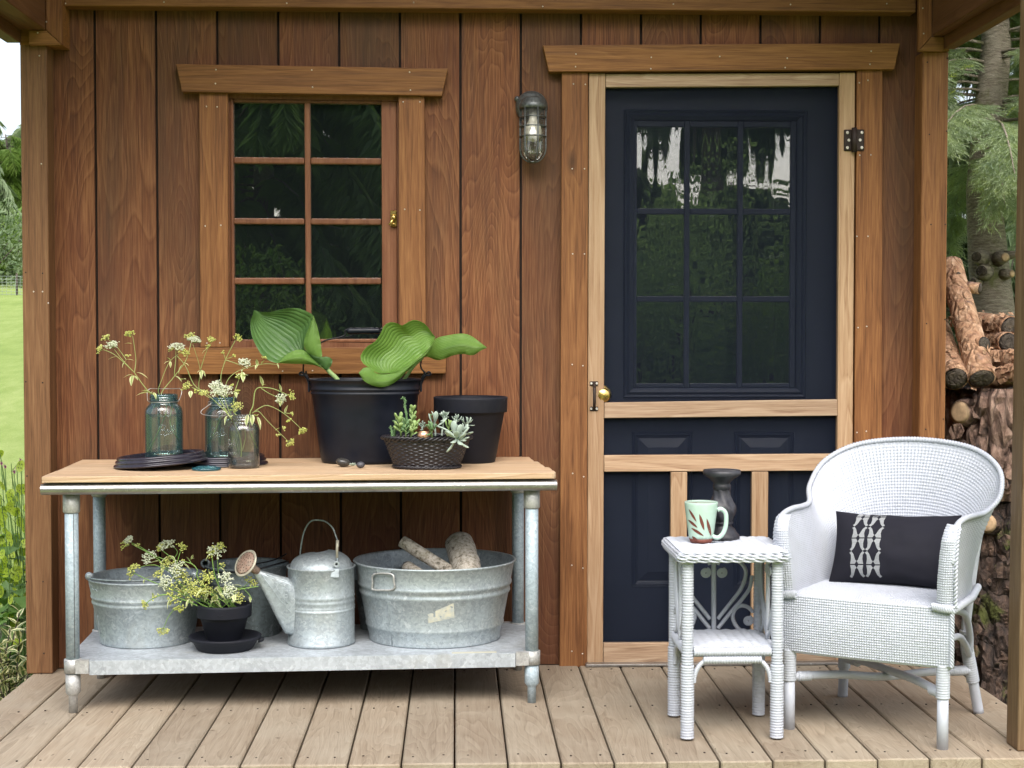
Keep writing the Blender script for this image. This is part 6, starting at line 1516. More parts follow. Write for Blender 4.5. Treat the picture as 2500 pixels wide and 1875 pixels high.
# mug
M['mug'] = paint('celadon_glaze', (0.42, 0.57, 0.49), 0.18, var=0.10, scale=14.0, dust=((0.30, 0.42, 0.30), 20.0, 0.35))
M['mug_in'] = paint('mug_white_glaze', (0.72, 0.74, 0.74), 0.2, var=0.04)
M['mug_brown'] = paint('bare_red_clay', (0.135, 0.036, 0.022), 0.6, var=0.15, scale=40.0)
mc = Vector((0.722, -0.852, ZT + 0.0012))
mug = thing('mug', mc, 'mint green pottery mug with brown leaf pattern on the wicker table', 'mug')
def mr(z): return 0.0325 + (0.0495 - 0.0325) * min(1, z / 0.118) ** 0.8
obj('body', MB().lathe([(mr(0.013), 0.013)] + [(mr(z), z) for z in (0.02, 0.035, 0.055, 0.075, 0.095, 0.110)] + [(0.0492, 0.118), (0.0485, 0.1205), (0.0468, 0.1195)], mc, 48), M['mug'], mug)
obj('inside', MB().lathe([(0.0467, 0.1190), (0.0450, 0.105), (0.036, 0.04), (0.030, 0.012), (0.0, 0.010)], mc, 40), M['mug_in'], mug)
obj('foot_band', MB().lathe([(0.0, 0.0), (0.029, 0.0), (0.0322, 0.003), (mr(0.013) + 0.0002, 0.0131)], mc, 40), M['mug_brown'], mug)
def z6m(a, b): return at(1580 + a * c6, 1120 + b * c6, mc.y - 0.03)
P = [z6m(655, 478), z6m(690, 470), z6m(728, 500), z6m(738, 560), z6m(730, 640), z6m(700, 705), z6m(655, 735), z6m(600, 715)]
for i, p in enumerate(P): p.y = mc.y - 0.012
obj('handle', MB().tube(smooth_path(P, 5), 0.0068, 12), M['mug'], mug)
def on_mug(a, b):
    d_ = ray(1580 + a * c6, 1120 + b * c6)
    for k in range(300):
        y_ = mc.y - 0.06 + k * 0.0003; p_ = CAM + d_ * ((y_ - CAM.y) / d_.y); z_ = p_.z - mc.z; r_ = mr(max(0, z_)) + 0.0005
        if (p_.x - mc.x) ** 2 + (p_.y - mc.y) ** 2 <= r_ * r_: return p_
    return p_
for (a0, b0_, a1, b1, w) in ((382, 462, 455, 582, 11), (376, 560, 464, 636, 12), (480, 508, 526, 662, 15), (548, 548, 590, 715, 14), (404, 636, 522, 712, 13), (412, 712, 470, 768, 12)):
    pts = []
    dx, dy = a1 - a0, b1 - b0_; l_ = math.hypot(dx, dy); nx, ny = -dy / l_, dx / l_
    L_, R_2 = [], []
    for i in range(9):
        t = i / 8; ww = w * math.sin(math.pi * t) ** 0.8
        L_.append(on_mug(a0 + dx * t + nx * ww, b0_ + dy * t + ny * ww)); R_2.append(on_mug(a0 + dx * t - nx * ww, b0_ + dy * t - ny * ww))
    mb = MB(); mb.grid([L_, R_2], True); obj('leaf_motif', mb, M['mug_brown'], mug)
# candlestick
M['candle_black'] = paint('worn_black_wood', (0.014, 0.014, 0.019), 0.5, var=0.4, scale=25.0, bump=0.3, bscale=80.0, dust=((0.13, 0.13, 0.15), 18.0, 0.45))
cc = Vector((0.797, -0.772, ZT + 0.0012))
cs = thing('candlestick', cc, 'carved black wooden candlestick standing behind the mug', 'candlestick')
def rip(w, i, r, z): return 0.0016 * math.sin(6 * w + z * 90) * (1 if 0.05 < z < 0.148 else 0)
pr = [(0.0, 0.0), (0.052, 0.0), (0.054, 0.004), (0.053, 0.012), (0.045, 0.020), (0.040, 0.030), (0.030, 0.038), (0.029, 0.044), (0.034, 0.047), (0.034, 0.050), (0.030, 0.053), (0.034, 0.060), (0.040, 0.072), (0.043, 0.084), (0.041, 0.098), (0.034, 0.112), (0.028, 0.128), (0.0245, 0.145), (0.0245, 0.148), (0.0265, 0.150), (0.0265, 0.162), (0.024, 0.165), (0.026, 0.170), (0.036, 0.180), (0.048, 0.188), (0.0555, 0.194), (0.0565, 0.198), (0.0555, 0.207), (0.050, 0.2075), (0.047, 0.2045), (0.0, 0.2035)]
pr2 = []
for (a, b) in zip(pr, pr[1:]):
    pr2 += [a, ((a[0] + b[0]) / 2, (a[1] + b[1]) / 2)] if 0.05 < a[1] < 0.148 else [a]
pr2.append(pr[-1])
obj('body', MB().lathe(pr2, cc, 72, rip=rip), M['candle_black'], cs)

# ------------------------------------------------------------------ white wicker armchair (own axes: x across, y to its back, turned to face left of the viewer)
CA = math.radians(-32)
chair = thing('wicker_armchair', (1.285, -0.831, 0.0), 'white painted wicker armchair with rounded back at the right of the porch', 'armchair', rot=(0, 0, CA))
chair.scale = (0.962, 1.0, 1.0)
rimL = [(-0.250, -0.240, 0.400), (-0.262, -0.250, 0.50), (-0.264, -0.245, 0.585), (-0.264, -0.215, 0.622), (-0.264, -0.13, 0.634), (-0.266, -0.02, 0.632), (-0.280, 0.075, 0.636), (-0.304, 0.145, 0.680), (-0.280, 0.222, 0.752), (-0.180, 0.282, 0.806)]
botL = [(-0.218, -0.232, 0.400), (-0.218, -0.230, 0.401), (-0.218, -0.222, 0.401), (-0.218, -0.195, 0.401), (-0.217, -0.12, 0.401), (-0.214, -0.03, 0.401), (-0.208, 0.05, 0.401), (-0.190, 0.105, 0.401), (-0.155, 0.155, 0.401), (-0.092, 0.195, 0.401)]
mir = lambda L_: [(-x, y, z) for x, y, z in L_[::-1]]
RIM = smooth_path(rimL + [(0, 0.308, 0.824)] + mir(rimL), 8)
BOT = smooth_path(botL + [(0, 0.212, 0.401)] + mir(botL), 8)
NR = 400
# even spacing along the mean of both curves
mean = [(a + b) / 2 for a, b in zip(RIM, BOT)]
cum = [0.0]
for a, b in zip(mean, mean[1:]): cum.append(cum[-1] + (b - a).length)
def along(C, s):
    d = s * cum[-1]; j = 0
    lo, hi = 0, len(cum) - 2
    while lo < hi:
        m_ = (lo + hi + 1) // 2
        if cum[m_] <= d: lo = m_
        else: hi = m_ - 1
    t = (d - cum[lo]) / max(1e-9, cum[lo + 1] - cum[lo])
    return C[lo].lerp(C[lo + 1], min(1, max(0, t)))
def shell(s, t, off=0.0):
    b, r = along(BOT, s), along(RIM, s)
    f = t * t * 0.75 + 0.25 * t
    p = Vector((lerp(b.x, r.x, f), lerp(b.y, r.y, f), lerp(b.z, r.z, t)))
    return p
print('chair arc', cum[-1])
mb = MB(); weave_sheet(mb, lambda s, t: shell(1 - s, t), 172, 44, 0.0044, 'dot', 4)
obj('woven_back', mb, M['white'], chair, origin=(0, 0, 0.6))
def shell_out(s, t):
    b, r = along(BOT, s), along(RIM, s)
    n_ = Vector((b.x, b.y + 0.03, 0)).normalized()
    f = t ** 1.6
    o_ = Vector((b.x, b.y, 0)) + n_ * 0.034
    return Vector((lerp(o_.x, r.x, f), lerp(o_.y, r.y, f), lerp(b.z - 0.004, r.z - 0.004, t)))
mb = MB(); weave_sheet(mb, lambda s, t: shell_out(s, t), 150, 40, 0.0034, 'twill')
obj('outer_weave', mb, M['white'], chair, origin=(0, 0, 0.6))
# rolled rim, wound, and the front bands of the two arms
mb = MB()
P = resample(RIM[10:-10], 560)
mb.tube([p + Vector((0, 0, 0.001)) for p in P], [0.0075 + (0.0016 if i % 3 == 1 else (0.0012 if i % 3 == 2 else -0.0006)) for i in range(len(P))], 10)
obj('rim', mb, M['white'], chair)
for sg in (-1, 1):
    mb = MB()
    def front(s, t, sg=sg):
        z = lerp(0.398, 0.628, t)
        k = math.sin(min(1, t) * math.pi / 2) ** 3
        xi = lerp(0.216, 0.236, t ** 1.5); xo = lerp(0.262, 0.275, t)
        y = -0.238 - 0.014 * math.sin(math.pi * s) - 0.010 * math.sin(math.pi * t * 0.8)
        if t > 0.8: y += (t - 0.8) ** 1.4 * 0.35
        return Vector((sg * lerp(xi, xo, s if sg > 0 else 1 - s), y, z)) if True else None
    weave_sheet(mb, front, 8, 34, 0.0046, 'dot', 4)
    obj('arm_band', mb, M['white'], chair)
    mb = MB()
    P = [(sg * 0.270, -0.243, 0.400), (sg * 0.272, -0.252, 0.50), (sg * 0.2735, -0.243, 0.585), (sg * 0.274, -0.218, 0.622)]
    P = resample(smooth_path(P, 8), 70)
    for ph in (0, math.pi): mb.tube([p + Vector((0.0035 * math.cos(i * 0.9 + ph), 0.0035 * math.sin(i * 0.9 + ph), 0)) for i, p in enumerate(P)], 0.0034, 6)
    obj('braid', mb, M['white'], chair)
# seat and front apron
def seatf(s, t):
    y = lerp(-0.236, 0.212, t); hw = 0.222 if y < 0.0 else lerp(0.222, 0.10, max(0, (y / 0.212)) ** 2.2)
    x = lerp(-hw, hw, s); z = 0.4005 - 0.012 * max(0, (-0.205 - y) / 0.031) ** 2 + 0.004 * math.sin(math.pi * s)
    return Vector((x, y, z))
mb = MB(); weave_sheet(mb, lambda s, t: seatf(1 - s, 1 - t) if False else seatf(s, t), 60, 58, 0.0042, 'dot', 4)
obj('seat', mb, M['white'], chair)
def apron(s, t):
    x = lerp(-0.258, 0.258, s)
    return Vector((x, -0.238 - 0.012 * math.cos(math.pi * (s - 0.5)) - 0.006 * math.sin(math.pi * t), lerp(0.233, 0.398, t)))
mb = MB(); weave_sheet(mb, apron, 70, 23, 0.0044, 'dot', 4)
mb.grid([[apron(s / 20, t / 4) + Vector((0, 0.012, 0)) for t in range(5)] for s in range(21)], True)
obj('front_apron', mb, M['white'], chair)
mb = MB(); mb.tube([apron(s / 30, 0) + Vector((0, 0.006, 0.0)) for s in range(31)], 0.006, 8); mb.tube([apron(s / 30, 1.0) + Vector((0, 0.012, -0.004)) for s in range(31)], 0.006, 8); obj('apron_rail', mb, M['white'], chair)
for sg in (-1, 1):
    mb = MB()
    P = resample([Vector((sg * 0.205, -0.252, 0.402)), Vector((sg * 0.245, -0.256, 0.398)), Vector((sg * 0.268, -0.246, 0.396))], 40)
    for ph in (0, 2.09, 4.19): mb.tube([p + Vector((0, 0.004 * math.cos(i * 0.55 + ph), 0.008 * math.sin(i * 0.55 + ph))) for i, p in enumerate(P)], 0.0045, 6)
    P = resample([Vector((sg * 0.262, -0.246, 0.39)), Vector((sg * 0.262, -0.246, 0.235))], 70)
    for ph in (0, 2.09, 4.19): mb.tube([p + Vector((0.004 * math.cos(i * 0.5 + ph), 0.004 * math.sin(i * 0.5 + ph), 0)) for i, p in enumerate(P)], 0.0032, 6)
    obj('braid', mb, M['white'], chair)
    mb = MB(); wrapped(mb, [(sg * 0.262, -0.236, 0.392), (sg * 0.258, 0.0, 0.392), (sg * 0.228, 0.195, 0.394)], 0.0098, 0.0075, 0.0016); obj('side_rail', mb, M['white'], chair)
    # front leg: wound above, bare below
    mb = MB(); mb.tube([(sg * 0.232, -0.226, 0.0), (sg * 0.232, -0.226, 0.150)], [0.0168, 0.0165], 14); lg = obj('leg', mb, M['white'], chair)
    mb = MB(); wrapped(mb, [(sg * 0.232, -0.226, 0.142), (sg * 0.232, -0.226, 0.236)], 0.0195, 0.0068, 0.0014, 12); obj('cane_winding', mb, M['white'], lg)
    # rear leg, bowed, rising to carry the back
    P = smooth_path([(sg * 0.222, 0.245, 0.0), (sg * 0.207, 0.215, 0.12), (sg * 0.192, 0.195, 0.24), (sg * 0.200, 0.200, 0.36), (sg * 0.214, 0.215, 0.50), (sg * 0.232, 0.232, 0.64), (sg * 0.225, 0.250, 0.72)], 6)
    lg = obj('leg', MB().tube(P, [0.0165] * 12 + [0.015] * (len(P) - 12), 12), M['white'], chair)
    mb = MB(); wrapped(mb, resample(P[5:14], 12), 0.0195, 0.0068, 0.0013, 12); obj('cane_winding', mb, M['white'], lg)
    mb = MB()
    mb.tube(smooth_path([(sg * 0.240, -0.215, 0.34), (sg * 0.240, -0.19, 0.374), (sg * 0.236, -0.12, 0.372), (sg * 0.226, 0.05, 0.33), (sg * 0.212, 0.165, 0.25), (sg * 0.205, 0.195, 0.20)], 6), 0.0105, 10)
    mb.tube(smooth_path([(sg * 0.236, -0.205, 0.30), (sg * 0.230, -0.05, 0.285), (sg * 0.214, 0.10, 0.235), (sg * 0.206, 0.18, 0.19)], 6), 0.010, 10)
    obj('brace', mb, M['white'], chair)
for sg in (-1, 1):
    a_, b_ = Vector((sg * 0.228, -0.214, 0.152)), Vector((-sg * 0.205, 0.205, 0.136))
    mid_ = (a_ + b_) / 2 + Vector((0, 0, 0.010 * sg))
    mb = MB(); mb.tube(smooth_path([a_, a_.lerp(mid_, 0.5) + Vector((0, 0, 0.006)), mid_, mid_.lerp(b_, 0.5) + Vector((0, 0, 0.004)), b_], 6), 0.0125, 12)
    sx = obj('stretcher', mb, M['white'], chair)
    for e0, e1, f1 in ((a_, b_, 0.10), (b_, a_, 0.16)):
        mb = MB(); wrapped(mb, [e0.lerp(e1, 0.03), e0.lerp(e1, f1)], 0.0145, 0.006, 0.0012); obj('cane_winding', mb, M['white'], sx)

# pillow leaning in the chair
M['pillow'] = paint('dark_linen', (0.014, 0.014, 0.021), 0.85, var=0.12, scale=12.0, bump=0.4, bscale=900.0, spec=0.2)
M['print'] = paint('grey_print', (0.27, 0.28, 0.29), 0.85, var=0.25, scale=300.0, spec=0.2)
PW, PH, PT = 0.192, 0.116, 0.074
prot = Matrix.Rotation(CA, 4, 'Z') @ Matrix.Translation((0.004, 0.050, 0.508)) @ Matrix.Rotation(math.radians(-23), 4, 'X') @ Matrix.Rotation(math.radians(-1.5), 4, 'Y')
pm = Matrix.Translation((1.285, -0.831, 0.0)) @ prot
def pil(s, t, side):                                           # s,t in -1..1
    e = 1 - 0.07 * (1 - abs(t) ** 2) * abs(s) ** 3; e2 = 1 - 0.10 * (1 - abs(s) ** 2.2) * abs(t) ** 3
    th = PT * ((1 - s * s) ** 0.55) * ((1 - t * t) ** 0.55) * (1 + 0.10 * mnoise.noise(Vector((s * 2.1, t * 2.1, side))))
    wr = 0.003 * mnoise.noise(Vector((s * 7, t * 5, 3.3 + side))) * (1 - s * s) + 0.004 * math.sin(9 * s + 3 * t) * abs(t) ** 4 * (1 - s * s)
    return pm @ Vector((PW * s * e, side * (th + wr), PH * t * e2))
mb = MB()
N1, N2 = 56, 36
ss = [math.sin(math.pi / 2 * (2 * i / N1 - 1)) for i in range(N1 + 1)]; tt = [math.sin(math.pi / 2 * (2 * j / N2 - 1)) for j in range(N2 + 1)]
mb.grid([[pil(s, t, -1) for t in tt] for s in ss], True); mb.grid([[pil(s, t, 1) for t in tt[::-1]] for s in ss], True)
pc_ = pm @ Vector((0, 0, 0))
pillow = thing('pillow', pc_, 'dark oblong pillow with a grey printed band leaning in the wicker armchair', 'pillow')
obj('cover', mb, M['pillow'], pillow)
QP = [[(-0.47, 0.02), (-0.13, 0.02), (-0.01, 0.115), (-0.10, 0.16), (-0.17, 0.26), (-0.24, 0.36), (-0.40, 0.45)], [(-0.40, 0.45), (-0.55, 0.40), (-0.42, 0.33), (-0.405, 0.18), (-0.47, 0.02)]]
POLY = [(-0.47, 0.02), (-0.13, 0.02), (-0.01, 0.115), (-0.10, 0.16), (-0.17, 0.26), (-0.25, 0.36), (-0.41, 0.455), (-0.56, 0.405), (-0.43, 0.33), (-0.41, 0.18)]
mb = MB()
cw, ch = 0.105, 0.42                                            # a column's half pitch and a unit's height in s and t
for ci, cxp in enumerate((-0.49, -0.49 + 0.27)):
    for r_ in range(-3, 3):
        for fl_ in (0, 1):
            t0 = (r_ + fl_) * 0.68 + 0.12
            pts_ = []
            for sgx in (-1, 1):
                quad = []
                for (x, y) in POLY:
                    s_ = cxp + sgx * x * 0.235; t_ = t0 + (1 if fl_ == 0 else -1) * y * 0.735
                    quad.append((s_, t_))
                if min(abs(q[1]) for q in quad) > 0.90: continue
                quad = [(q[0], max(-0.965, min(0.965, q[1]))) for q in quad]
                c0 = (sum(q[0] for q in quad[2:5]) / 3, sum(q[1] for q in quad[2:5]) / 3)
                Vv = [pil(s_, t_, -1) + (pm.to_3x3() @ Vector((0, -0.0009, 0))) for s_, t_ in quad]
                # strips so that the print follows the cloth
                idx = [(0, 1, 9), (1, 2, 3), (1, 3, 9), (3, 4, 9), (4, 8, 9), (4, 5, 8), (5, 6, 8), (6, 7, 8)]
                mb.add(Vv, [i if sgx * (1 if fl_ == 0 else -1) > 0 else i[::-1] for i in idx], False)
obj('printed_band', mb, M['print'], pillow, kind='stuff')
# ------------------------------------------------------------------ trees and plants round the shed
RT = np.random.RandomState(12)
M['needle'] = leaf_mat('spruce_needles', (0.130, 0.190, 0.105), (0.220, 0.285, 0.150), 0.35, 0.55, noise_scale=2.5)
M['needle_light'] = leaf_mat('spruce_needles_light', (0.240, 0.310, 0.205), (0.390, 0.460, 0.270), 0.4, 0.55, noise_scale=9.0)
M['needle_new'] = leaf_mat('new_growth', (0.36, 0.44, 0.06), (0.42, 0.50, 0.10), 0.3, 0.5)
M['needle_dark'] = leaf_mat('cedar_fronds', (0.170, 0.265, 0.130), (0.280, 0.380, 0.180), 0.55, 0.55, noise_scale=1.2)
M['leafy'] = leaf_mat('bright_leaves', (0.11, 0.20, 0.04), (0.20, 0.29, 0.07), 0.35, 0.5, noise_scale=3.0)
def bark_mat(name, c1, c2, c3, scale=18.0, vert=0.25, moss=None, bumpd=0.02, crack=0.35, plates=0.8):
    g = G(name); co = g.coords()
    v1 = g.vmath('MULTIPLY', co, (1.0, 1.0, vert))
    n1 = g.noise(v1, scale, 6.0, 0.7, 0.5); vo = g.n('TexVoronoi', {'Vector': g.vmath('ADD', v1, g.vmath('MULTIPLY', g.n('TexNoise', {'Vector': v1, 'Scale': scale * 0.8}).outputs['Color'], (0.1, 0.1, 0.1))), 'Scale': scale * 0.9}, feature='DISTANCE_TO_EDGE').outputs['Distance']
    c_ = g.ramp(n1, [(0.34, c1), (0.52, c2), (0.7, c3)])
    c_ = g.mix(g.math('MULTIPLY', g.mrange(vo, 0.06, 0.0), crack), c_, tuple(x * 0.4 for x in c1))
    if moss:
        m_ = g.noise(co, moss[1], 5.0, 0.7)
        c_ = g.mix(g.mrange(m_, moss[2], moss[2] + 0.08), c_, moss[0])
    h = g.math('ADD', n1, g.math('MULTIPLY', g.mrange(vo, 0.0, 0.25), plates))
    return g.done(g.princ(c_, 0.9, 0.0, g.bump(h, 1.0, bumpd)))
M['bark'] = bark_mat('spruce_bark', (0.17, 0.14, 0.105), (0.29, 0.255, 0.20), (0.40, 0.36, 0.29), 20.0, 4.5, ((0.16, 0.17, 0.07), 3.0, 0.56), 0.02, 0.0, 0.0)
M['bark_dark'] = bark_mat('trunk_bark', (0.035, 0.030, 0.025), (0.085, 0.070, 0.055), (0.15, 0.13, 0.10), 12.0, 0.3)
M['bark_red'] = bark_mat('flaky_pine_bark', (0.30, 0.150, 0.085), (0.50, 0.295, 0.175), (0.66, 0.46, 0.32), 20.0, 0.6, ((0.22, 0.13, 0.10), 7.0, 0.6), 0.012)
M['bark_stump'] = bark_mat('rugged_bark', (0.045, 0.030, 0.026), (0.220, 0.135, 0.098), (0.460, 0.320, 0.245), 15.0, 0.45, ((0.032, 0.028, 0.032), 3.4, 0.54), 0.035)
M['bark_stump_low'] = bark_mat('mossy_bark', (0.016, 0.012, 0.011), (0.075, 0.048, 0.036), (0.230, 0.145, 0.105), 17.0, 0.6, ((0.085, 0.095, 0.022), 6.0, 0.55), 0.035)
M['cut_dark'] = bark_mat('weathered_cut_end', (0.035, 0.026, 0.020), (0.075, 0.060, 0.045), (0.13, 0.10, 0.07), 30.0, 1.0, None, 0.004)
M['cut_pale'] = paint('pale_cut_end', (0.42, 0.29, 0.17), 0.8, var=0.35, scale=40.0)

def rot_to(d, roll):                                          # matrices that take +x to the directions d (n,3), turned by roll
    d = d / (np.linalg.norm(d, axis=1, keepdims=True) + 1e-9)
    up = np.tile(np.array([[0.0, 0.0, 1.0]]), (len(d), 1)); bad = np.abs(d[:, 2]) > 0.95; up[bad] = (0, 1, 0)
    y = np.cross(up, d); y /= np.linalg.norm(y, axis=1, keepdims=True); z = np.cross(d, y)
    c, s_ = np.cos(roll)[:, None], np.sin(roll)[:, None]
    y2, z2 = y * c + z * s_, z * c - y * s_
    return np.stack([d, y2, z2], axis=2)
def replicate(tv, tf, pos, Rm, scale):
    n, k = len(pos), len(tv)
    V = np.einsum('nij,kj->nki', Rm, tv) * scale[:, None, None] + pos[:, None, :]
    Fq = (tf[None] + (np.arange(n) * k)[:, None, None]).reshape(-1, tf.shape[1])
    return V.reshape(-1, 3), Fq
def twig_template(L, n, nl, nw, seed, flat=0.5, side=4):
    """a twig along +x with side twiglets, all set with needles (single triangles)"""
    rs = np.random.RandomState(seed); V = []; Fq = []
    axes = [(np.zeros(3), np.array([1.0, 0, 0]), L)]
    for i in range(side):
        t = (i + 0.7) / (side + 0.6); sg = 1 if i % 2 else -1
        axes.append((np.array([L * t, 0, 0]), np.array([0.75, sg * 0.62, -0.12]), L * (0.62 - 0.38 * t)))
    tot = sum(a[2] for a in axes)
    for (o, d, l) in axes:
        d = d / np.linalg.norm(d); m = max(4, int(n * l / tot))
        for i in range(m):
            t = (i + rs.rand()) / m; p = o + d * l * t
            w = rs.rand() * 2 * np.pi
            y = np.cross([0, 0, 1], d); y /= np.linalg.norm(y); z = np.cross(d, y)
            r_ = y * np.cos(w) + z * np.sin(w) * flat
            nd = d * 0.75 + r_ * 0.8; nd /= np.linalg.norm(nd)
            sd = np.cross(nd, r_ + 0.01); sd /= np.linalg.norm(sd) + 1e-9
            k = len(V); le = nl * (0.7 + 0.6 * rs.rand())
            V += [p - sd * nw, p + sd * nw, p + nd * le]; Fq.append((k, k + 1, k + 2))
        k = len(V); y = np.cross([0, 0, 1], d); y /= np.linalg.norm(y)
        V += [o - y * 0.0012, o + y * 0.0012, o + d * l]; Fq.append((k, k + 1, k + 2))
    return np.array(V), np.array(Fq)
def strip_template(L, n, w, seed, droop=0.6):                   # a fan of hanging fronds
    rs = np.random.RandomState(seed); V = []; Fq = []
    for i in range(n):
        a = (rs.rand() - 0.5) * 1.9; l = L * (0.5 + 0.6 * rs.rand())
        d = np.array([np.cos(a), np.sin(a), -0.1 - droop * rs.rand()]); d /= np.linalg.norm(d)
        sd = np.cross(d, [0, 0.3, 1.0]); sd /= np.linalg.norm(sd); o = np.array([0.15 * L * rs.rand(), 0.1 * L * (rs.rand() - 0.5), 0])
        k = len(V); m_ = o + d * l * 0.55; e = m_ + (d + np.array([0, 0, -droop])) * l * 0.4
        V += [o, m_ - sd * w, e, m_ + sd * w]; Fq.append((k, k + 1, k + 2)); Fq.append((k, k + 2, k + 3))
    return np.array(V), np.array(Fq)
def conifer(name, base, h, r, label, nb, tmpl, mat, group, seed, trunk_r=0.12, z0=0.1, droop=0.25, per=14, sc=(0.8, 1.3), azim=None, bmat=None, new=None, lean=(0, 0), taper=1.0, rmin=0.25):
    rs = np.random.RandomState(seed)
    t = thing(name, base, label, 'tree', group)
    b = np.array(base)
    top = Vector(base) + Vector((lean[0], lean[1], h))
    P = [Vector(base).lerp(top, i / 14) + Vector((0.03 * math.sin(i * 1.3 + seed), 0.03 * math.cos(i * 1.7 + seed), 0)) for i in range(15)]
    tk = log_mesh(P, [trunk_r * (1 - 0.93 * i / 14) + 0.004 for i in range(15)], 14, seed, 0.10, 5.0)
    obj('trunk', tk, bmat or M['bark_dark'], t)
    pos, dr, sca = [], [], []; mb_ = MB()
    for i in range(nb):
        f = z0 + (1 - z0) * ((i + rs.rand()) / nb)
        az = rs.rand() * 2 * np.pi if azim is None else azim[0] + (azim[1] - azim[0]) * rs.rand()
        L = r * (rmin + (1 - rmin) * (1 - f) ** taper) * (0.7 + 0.45 * rs.rand())
        s_ = b + np.array([lean[0] * f, lean[1] * f, h * f]); d0 = np.array([np.cos(az), np.sin(az), 0.25 - 0.2 * rs.rand()])
        pts = []
        for k in range(7):
            q = k / 6; pts.append(s_ + d0 * L * q + np.array([0, 0, -droop * L * q * q * 1.6]))
        mb_.tube([Vector(p) for p in pts], [lerp(0.011, 0.0025, k / 6) * (0.5 + L * 0.35) for k in range(7)], 5)
        n_ = int(per * (0.5 + L))
        for k in range(n_):
            q = 0.18 + 0.82 * rs.rand() ** 0.8; j = min(5, int(q * 6)); p = pts[j] + (pts[j + 1] - pts[j]) * (q * 6 - j)
            sgn = 1 if rs.rand() > 0.5 else -1; tang = pts[j + 1] - pts[j]; tang = tang / (np.linalg.norm(tang) + 1e-9)
            side = np.array([-tang[1], tang[0], 0]) * sgn
            d = tang * (0.5 + 0.6 * rs.rand()) + side * (0.3 + 0.8 * rs.rand()) + np.array([0, 0, -0.15 - 0.5 * rs.rand() * (droop + 0.3)])
            pos.append(p); dr.append(d); sca.append(sc[0] + (sc[1] - sc[0]) * rs.rand())
    obj('limb', mb_, bmat or M['bark_dark'], t, kind='stuff')
    pos, dr, sca = np.array(pos), np.array(dr), np.array(sca)
    V, Fq = replicate(tmpl[0], tmpl[1], pos, rot_to(dr, (rs.rand(len(pos)) - 0.5) * 0.8), sca)
    npobj('crown', V, Fq, mat, t, origin=(base[0], base[1], base[2] + h / 2), kind='stuff')
    if new:
        k = rs.rand(len(pos)) < new; p2 = pos[k] + dr[k] * 0.10
        V, Fq = replicate(tmpl[0], tmpl[1], p2, rot_to(dr[k], rs.rand(k.sum())), sca[k] * 0.45)
        npobj('new_shoots', V, Fq, M['needle_new'], t, origin=base, kind='stuff')
    return t
TW = twig_template(0.16, 110, 0.019, 0.0013, 1)
ST = strip_template(0.42, 16, 0.014, 2)
ST2 = strip_template(0.34, 26, 0.011, 3, 0.45)
ST3 = strip_template(0.24, 26, 0.008, 5, 0.9)
# the spruce just past the log pile
tb = at(2405, 700, 2.75)
sp = conifer('spruce_tree', (tb.x + 0.02, 2.75, -0.30), 5.2, 1.35, 'spruce with lopped grey trunk rising behind the log pile', 125, TW, M['needle_light'], 'trees near the shed', 3, 0.150, 0.455, 0.30, 85, (0.85, 1.5), None, M['bark'], 0.05, rmin=0.55, taper=0.8)
for k, (u, v, r_, pale) in enumerate(((2370, 631, 0.030, 0), (2433, 633, 0.027, 1), (2385, 666, 0.032, 0), (2450, 672, 0.022, 1), (2468, 625, 0.018, 1), (2356, 690, 0.02, 0))):
    p = at(u, v, 2.70); c_ = Vector((tb.x + 0.02, 2.75, p.z)); d = Vector((p.x - c_.x, -0.13, 0.0)).normalized()
    mb = MB(); mb.tube([c_ + d * 0.10, c_ + d * 0.165 + Vector((0, 0, 0.004))], [r_ * 1.5, r_], 14)
    s1 = obj('stub', mb, M['bark'], sp)
    x, y, z = basis(d)
    mb = MB(); mb.lathe([(r_ * 0.9, 0.0), (r_ * 0.5, 0.0015), (0, 0.002)], c_ + d * 0.166 + Vector((0, 0, 0.004)), 16, rot=Matrix((x, y, z)).transposed()); obj('cut_end', mb, M['cut_pale'] if pale else M['cut_dark'], s1)
for k, (x, y, h, r, lb) in enumerate(((4.6, 6.5, 8.5, 2.3, 'dark spruce crowding behind the lopped spruce'), (6.6, 9.0, 9.5, 2.8, 'tall spruce farther back on the right'), (3.6, 8.5, 8.0, 2.2, 'spruce hidden mostly by the shed wall on the right'), (5.6, 5.0, 7.0, 2.0, 'spruce at the outer right edge of the view'))):
    conifer('spruce_tree', (x, y, -0.2), h, r, lb, 95, ST, M['needle'], 'trees near the shed', 20 + k, 0.16, 0.03, 0.35, 22, (0.7, 1.15), bmat=M['bark_dark'], rmin=0.3)
# across the lawn on the left
lx = lambda u, D: at(u, 815, D - 5.35).x
conifer('spruce_tree', (lx(-150, 37), 31.6, 1.9), 9.0, 2.9, 'tall drooping spruce across the lawn, at the picture edge', 120, ST2, M['needle'], 'trees across the lawn', 41, 0.2, 0.04, 0.5, 26, (1.0, 1.7), rmin=0.12)
conifer('spruce_tree', (lx(22, 42), 36.6, 2.1), 4.4, 2.4, 'short wide spruce beside the corner post, across the lawn', 90, ST2, M['leafy'], 'trees across the lawn', 42, 0.15, 0.02, 0.4, 26, (1.0, 1.6), rmin=0.4)
conifer('spruce_tree', (lx(85, 45), 39.6, 2.2), 5.2, 2.4, 'spruce across the lawn, hidden behind the corner post', 90, ST2, M['needle'], 'trees across the lawn', 43, 0.16, 0.02, 0.4, 24, (1.0, 1.6), rmin=0.3)
conifer('spruce_tree', (lx(-330, 40), 34.6, 1.9), 8.0, 3.0, 'broad spruce across the lawn beyond the left edge', 90, ST2, M['needle'], 'trees across the lawn', 44, 0.2, 0.03, 0.4, 22, (1.0, 1.6))
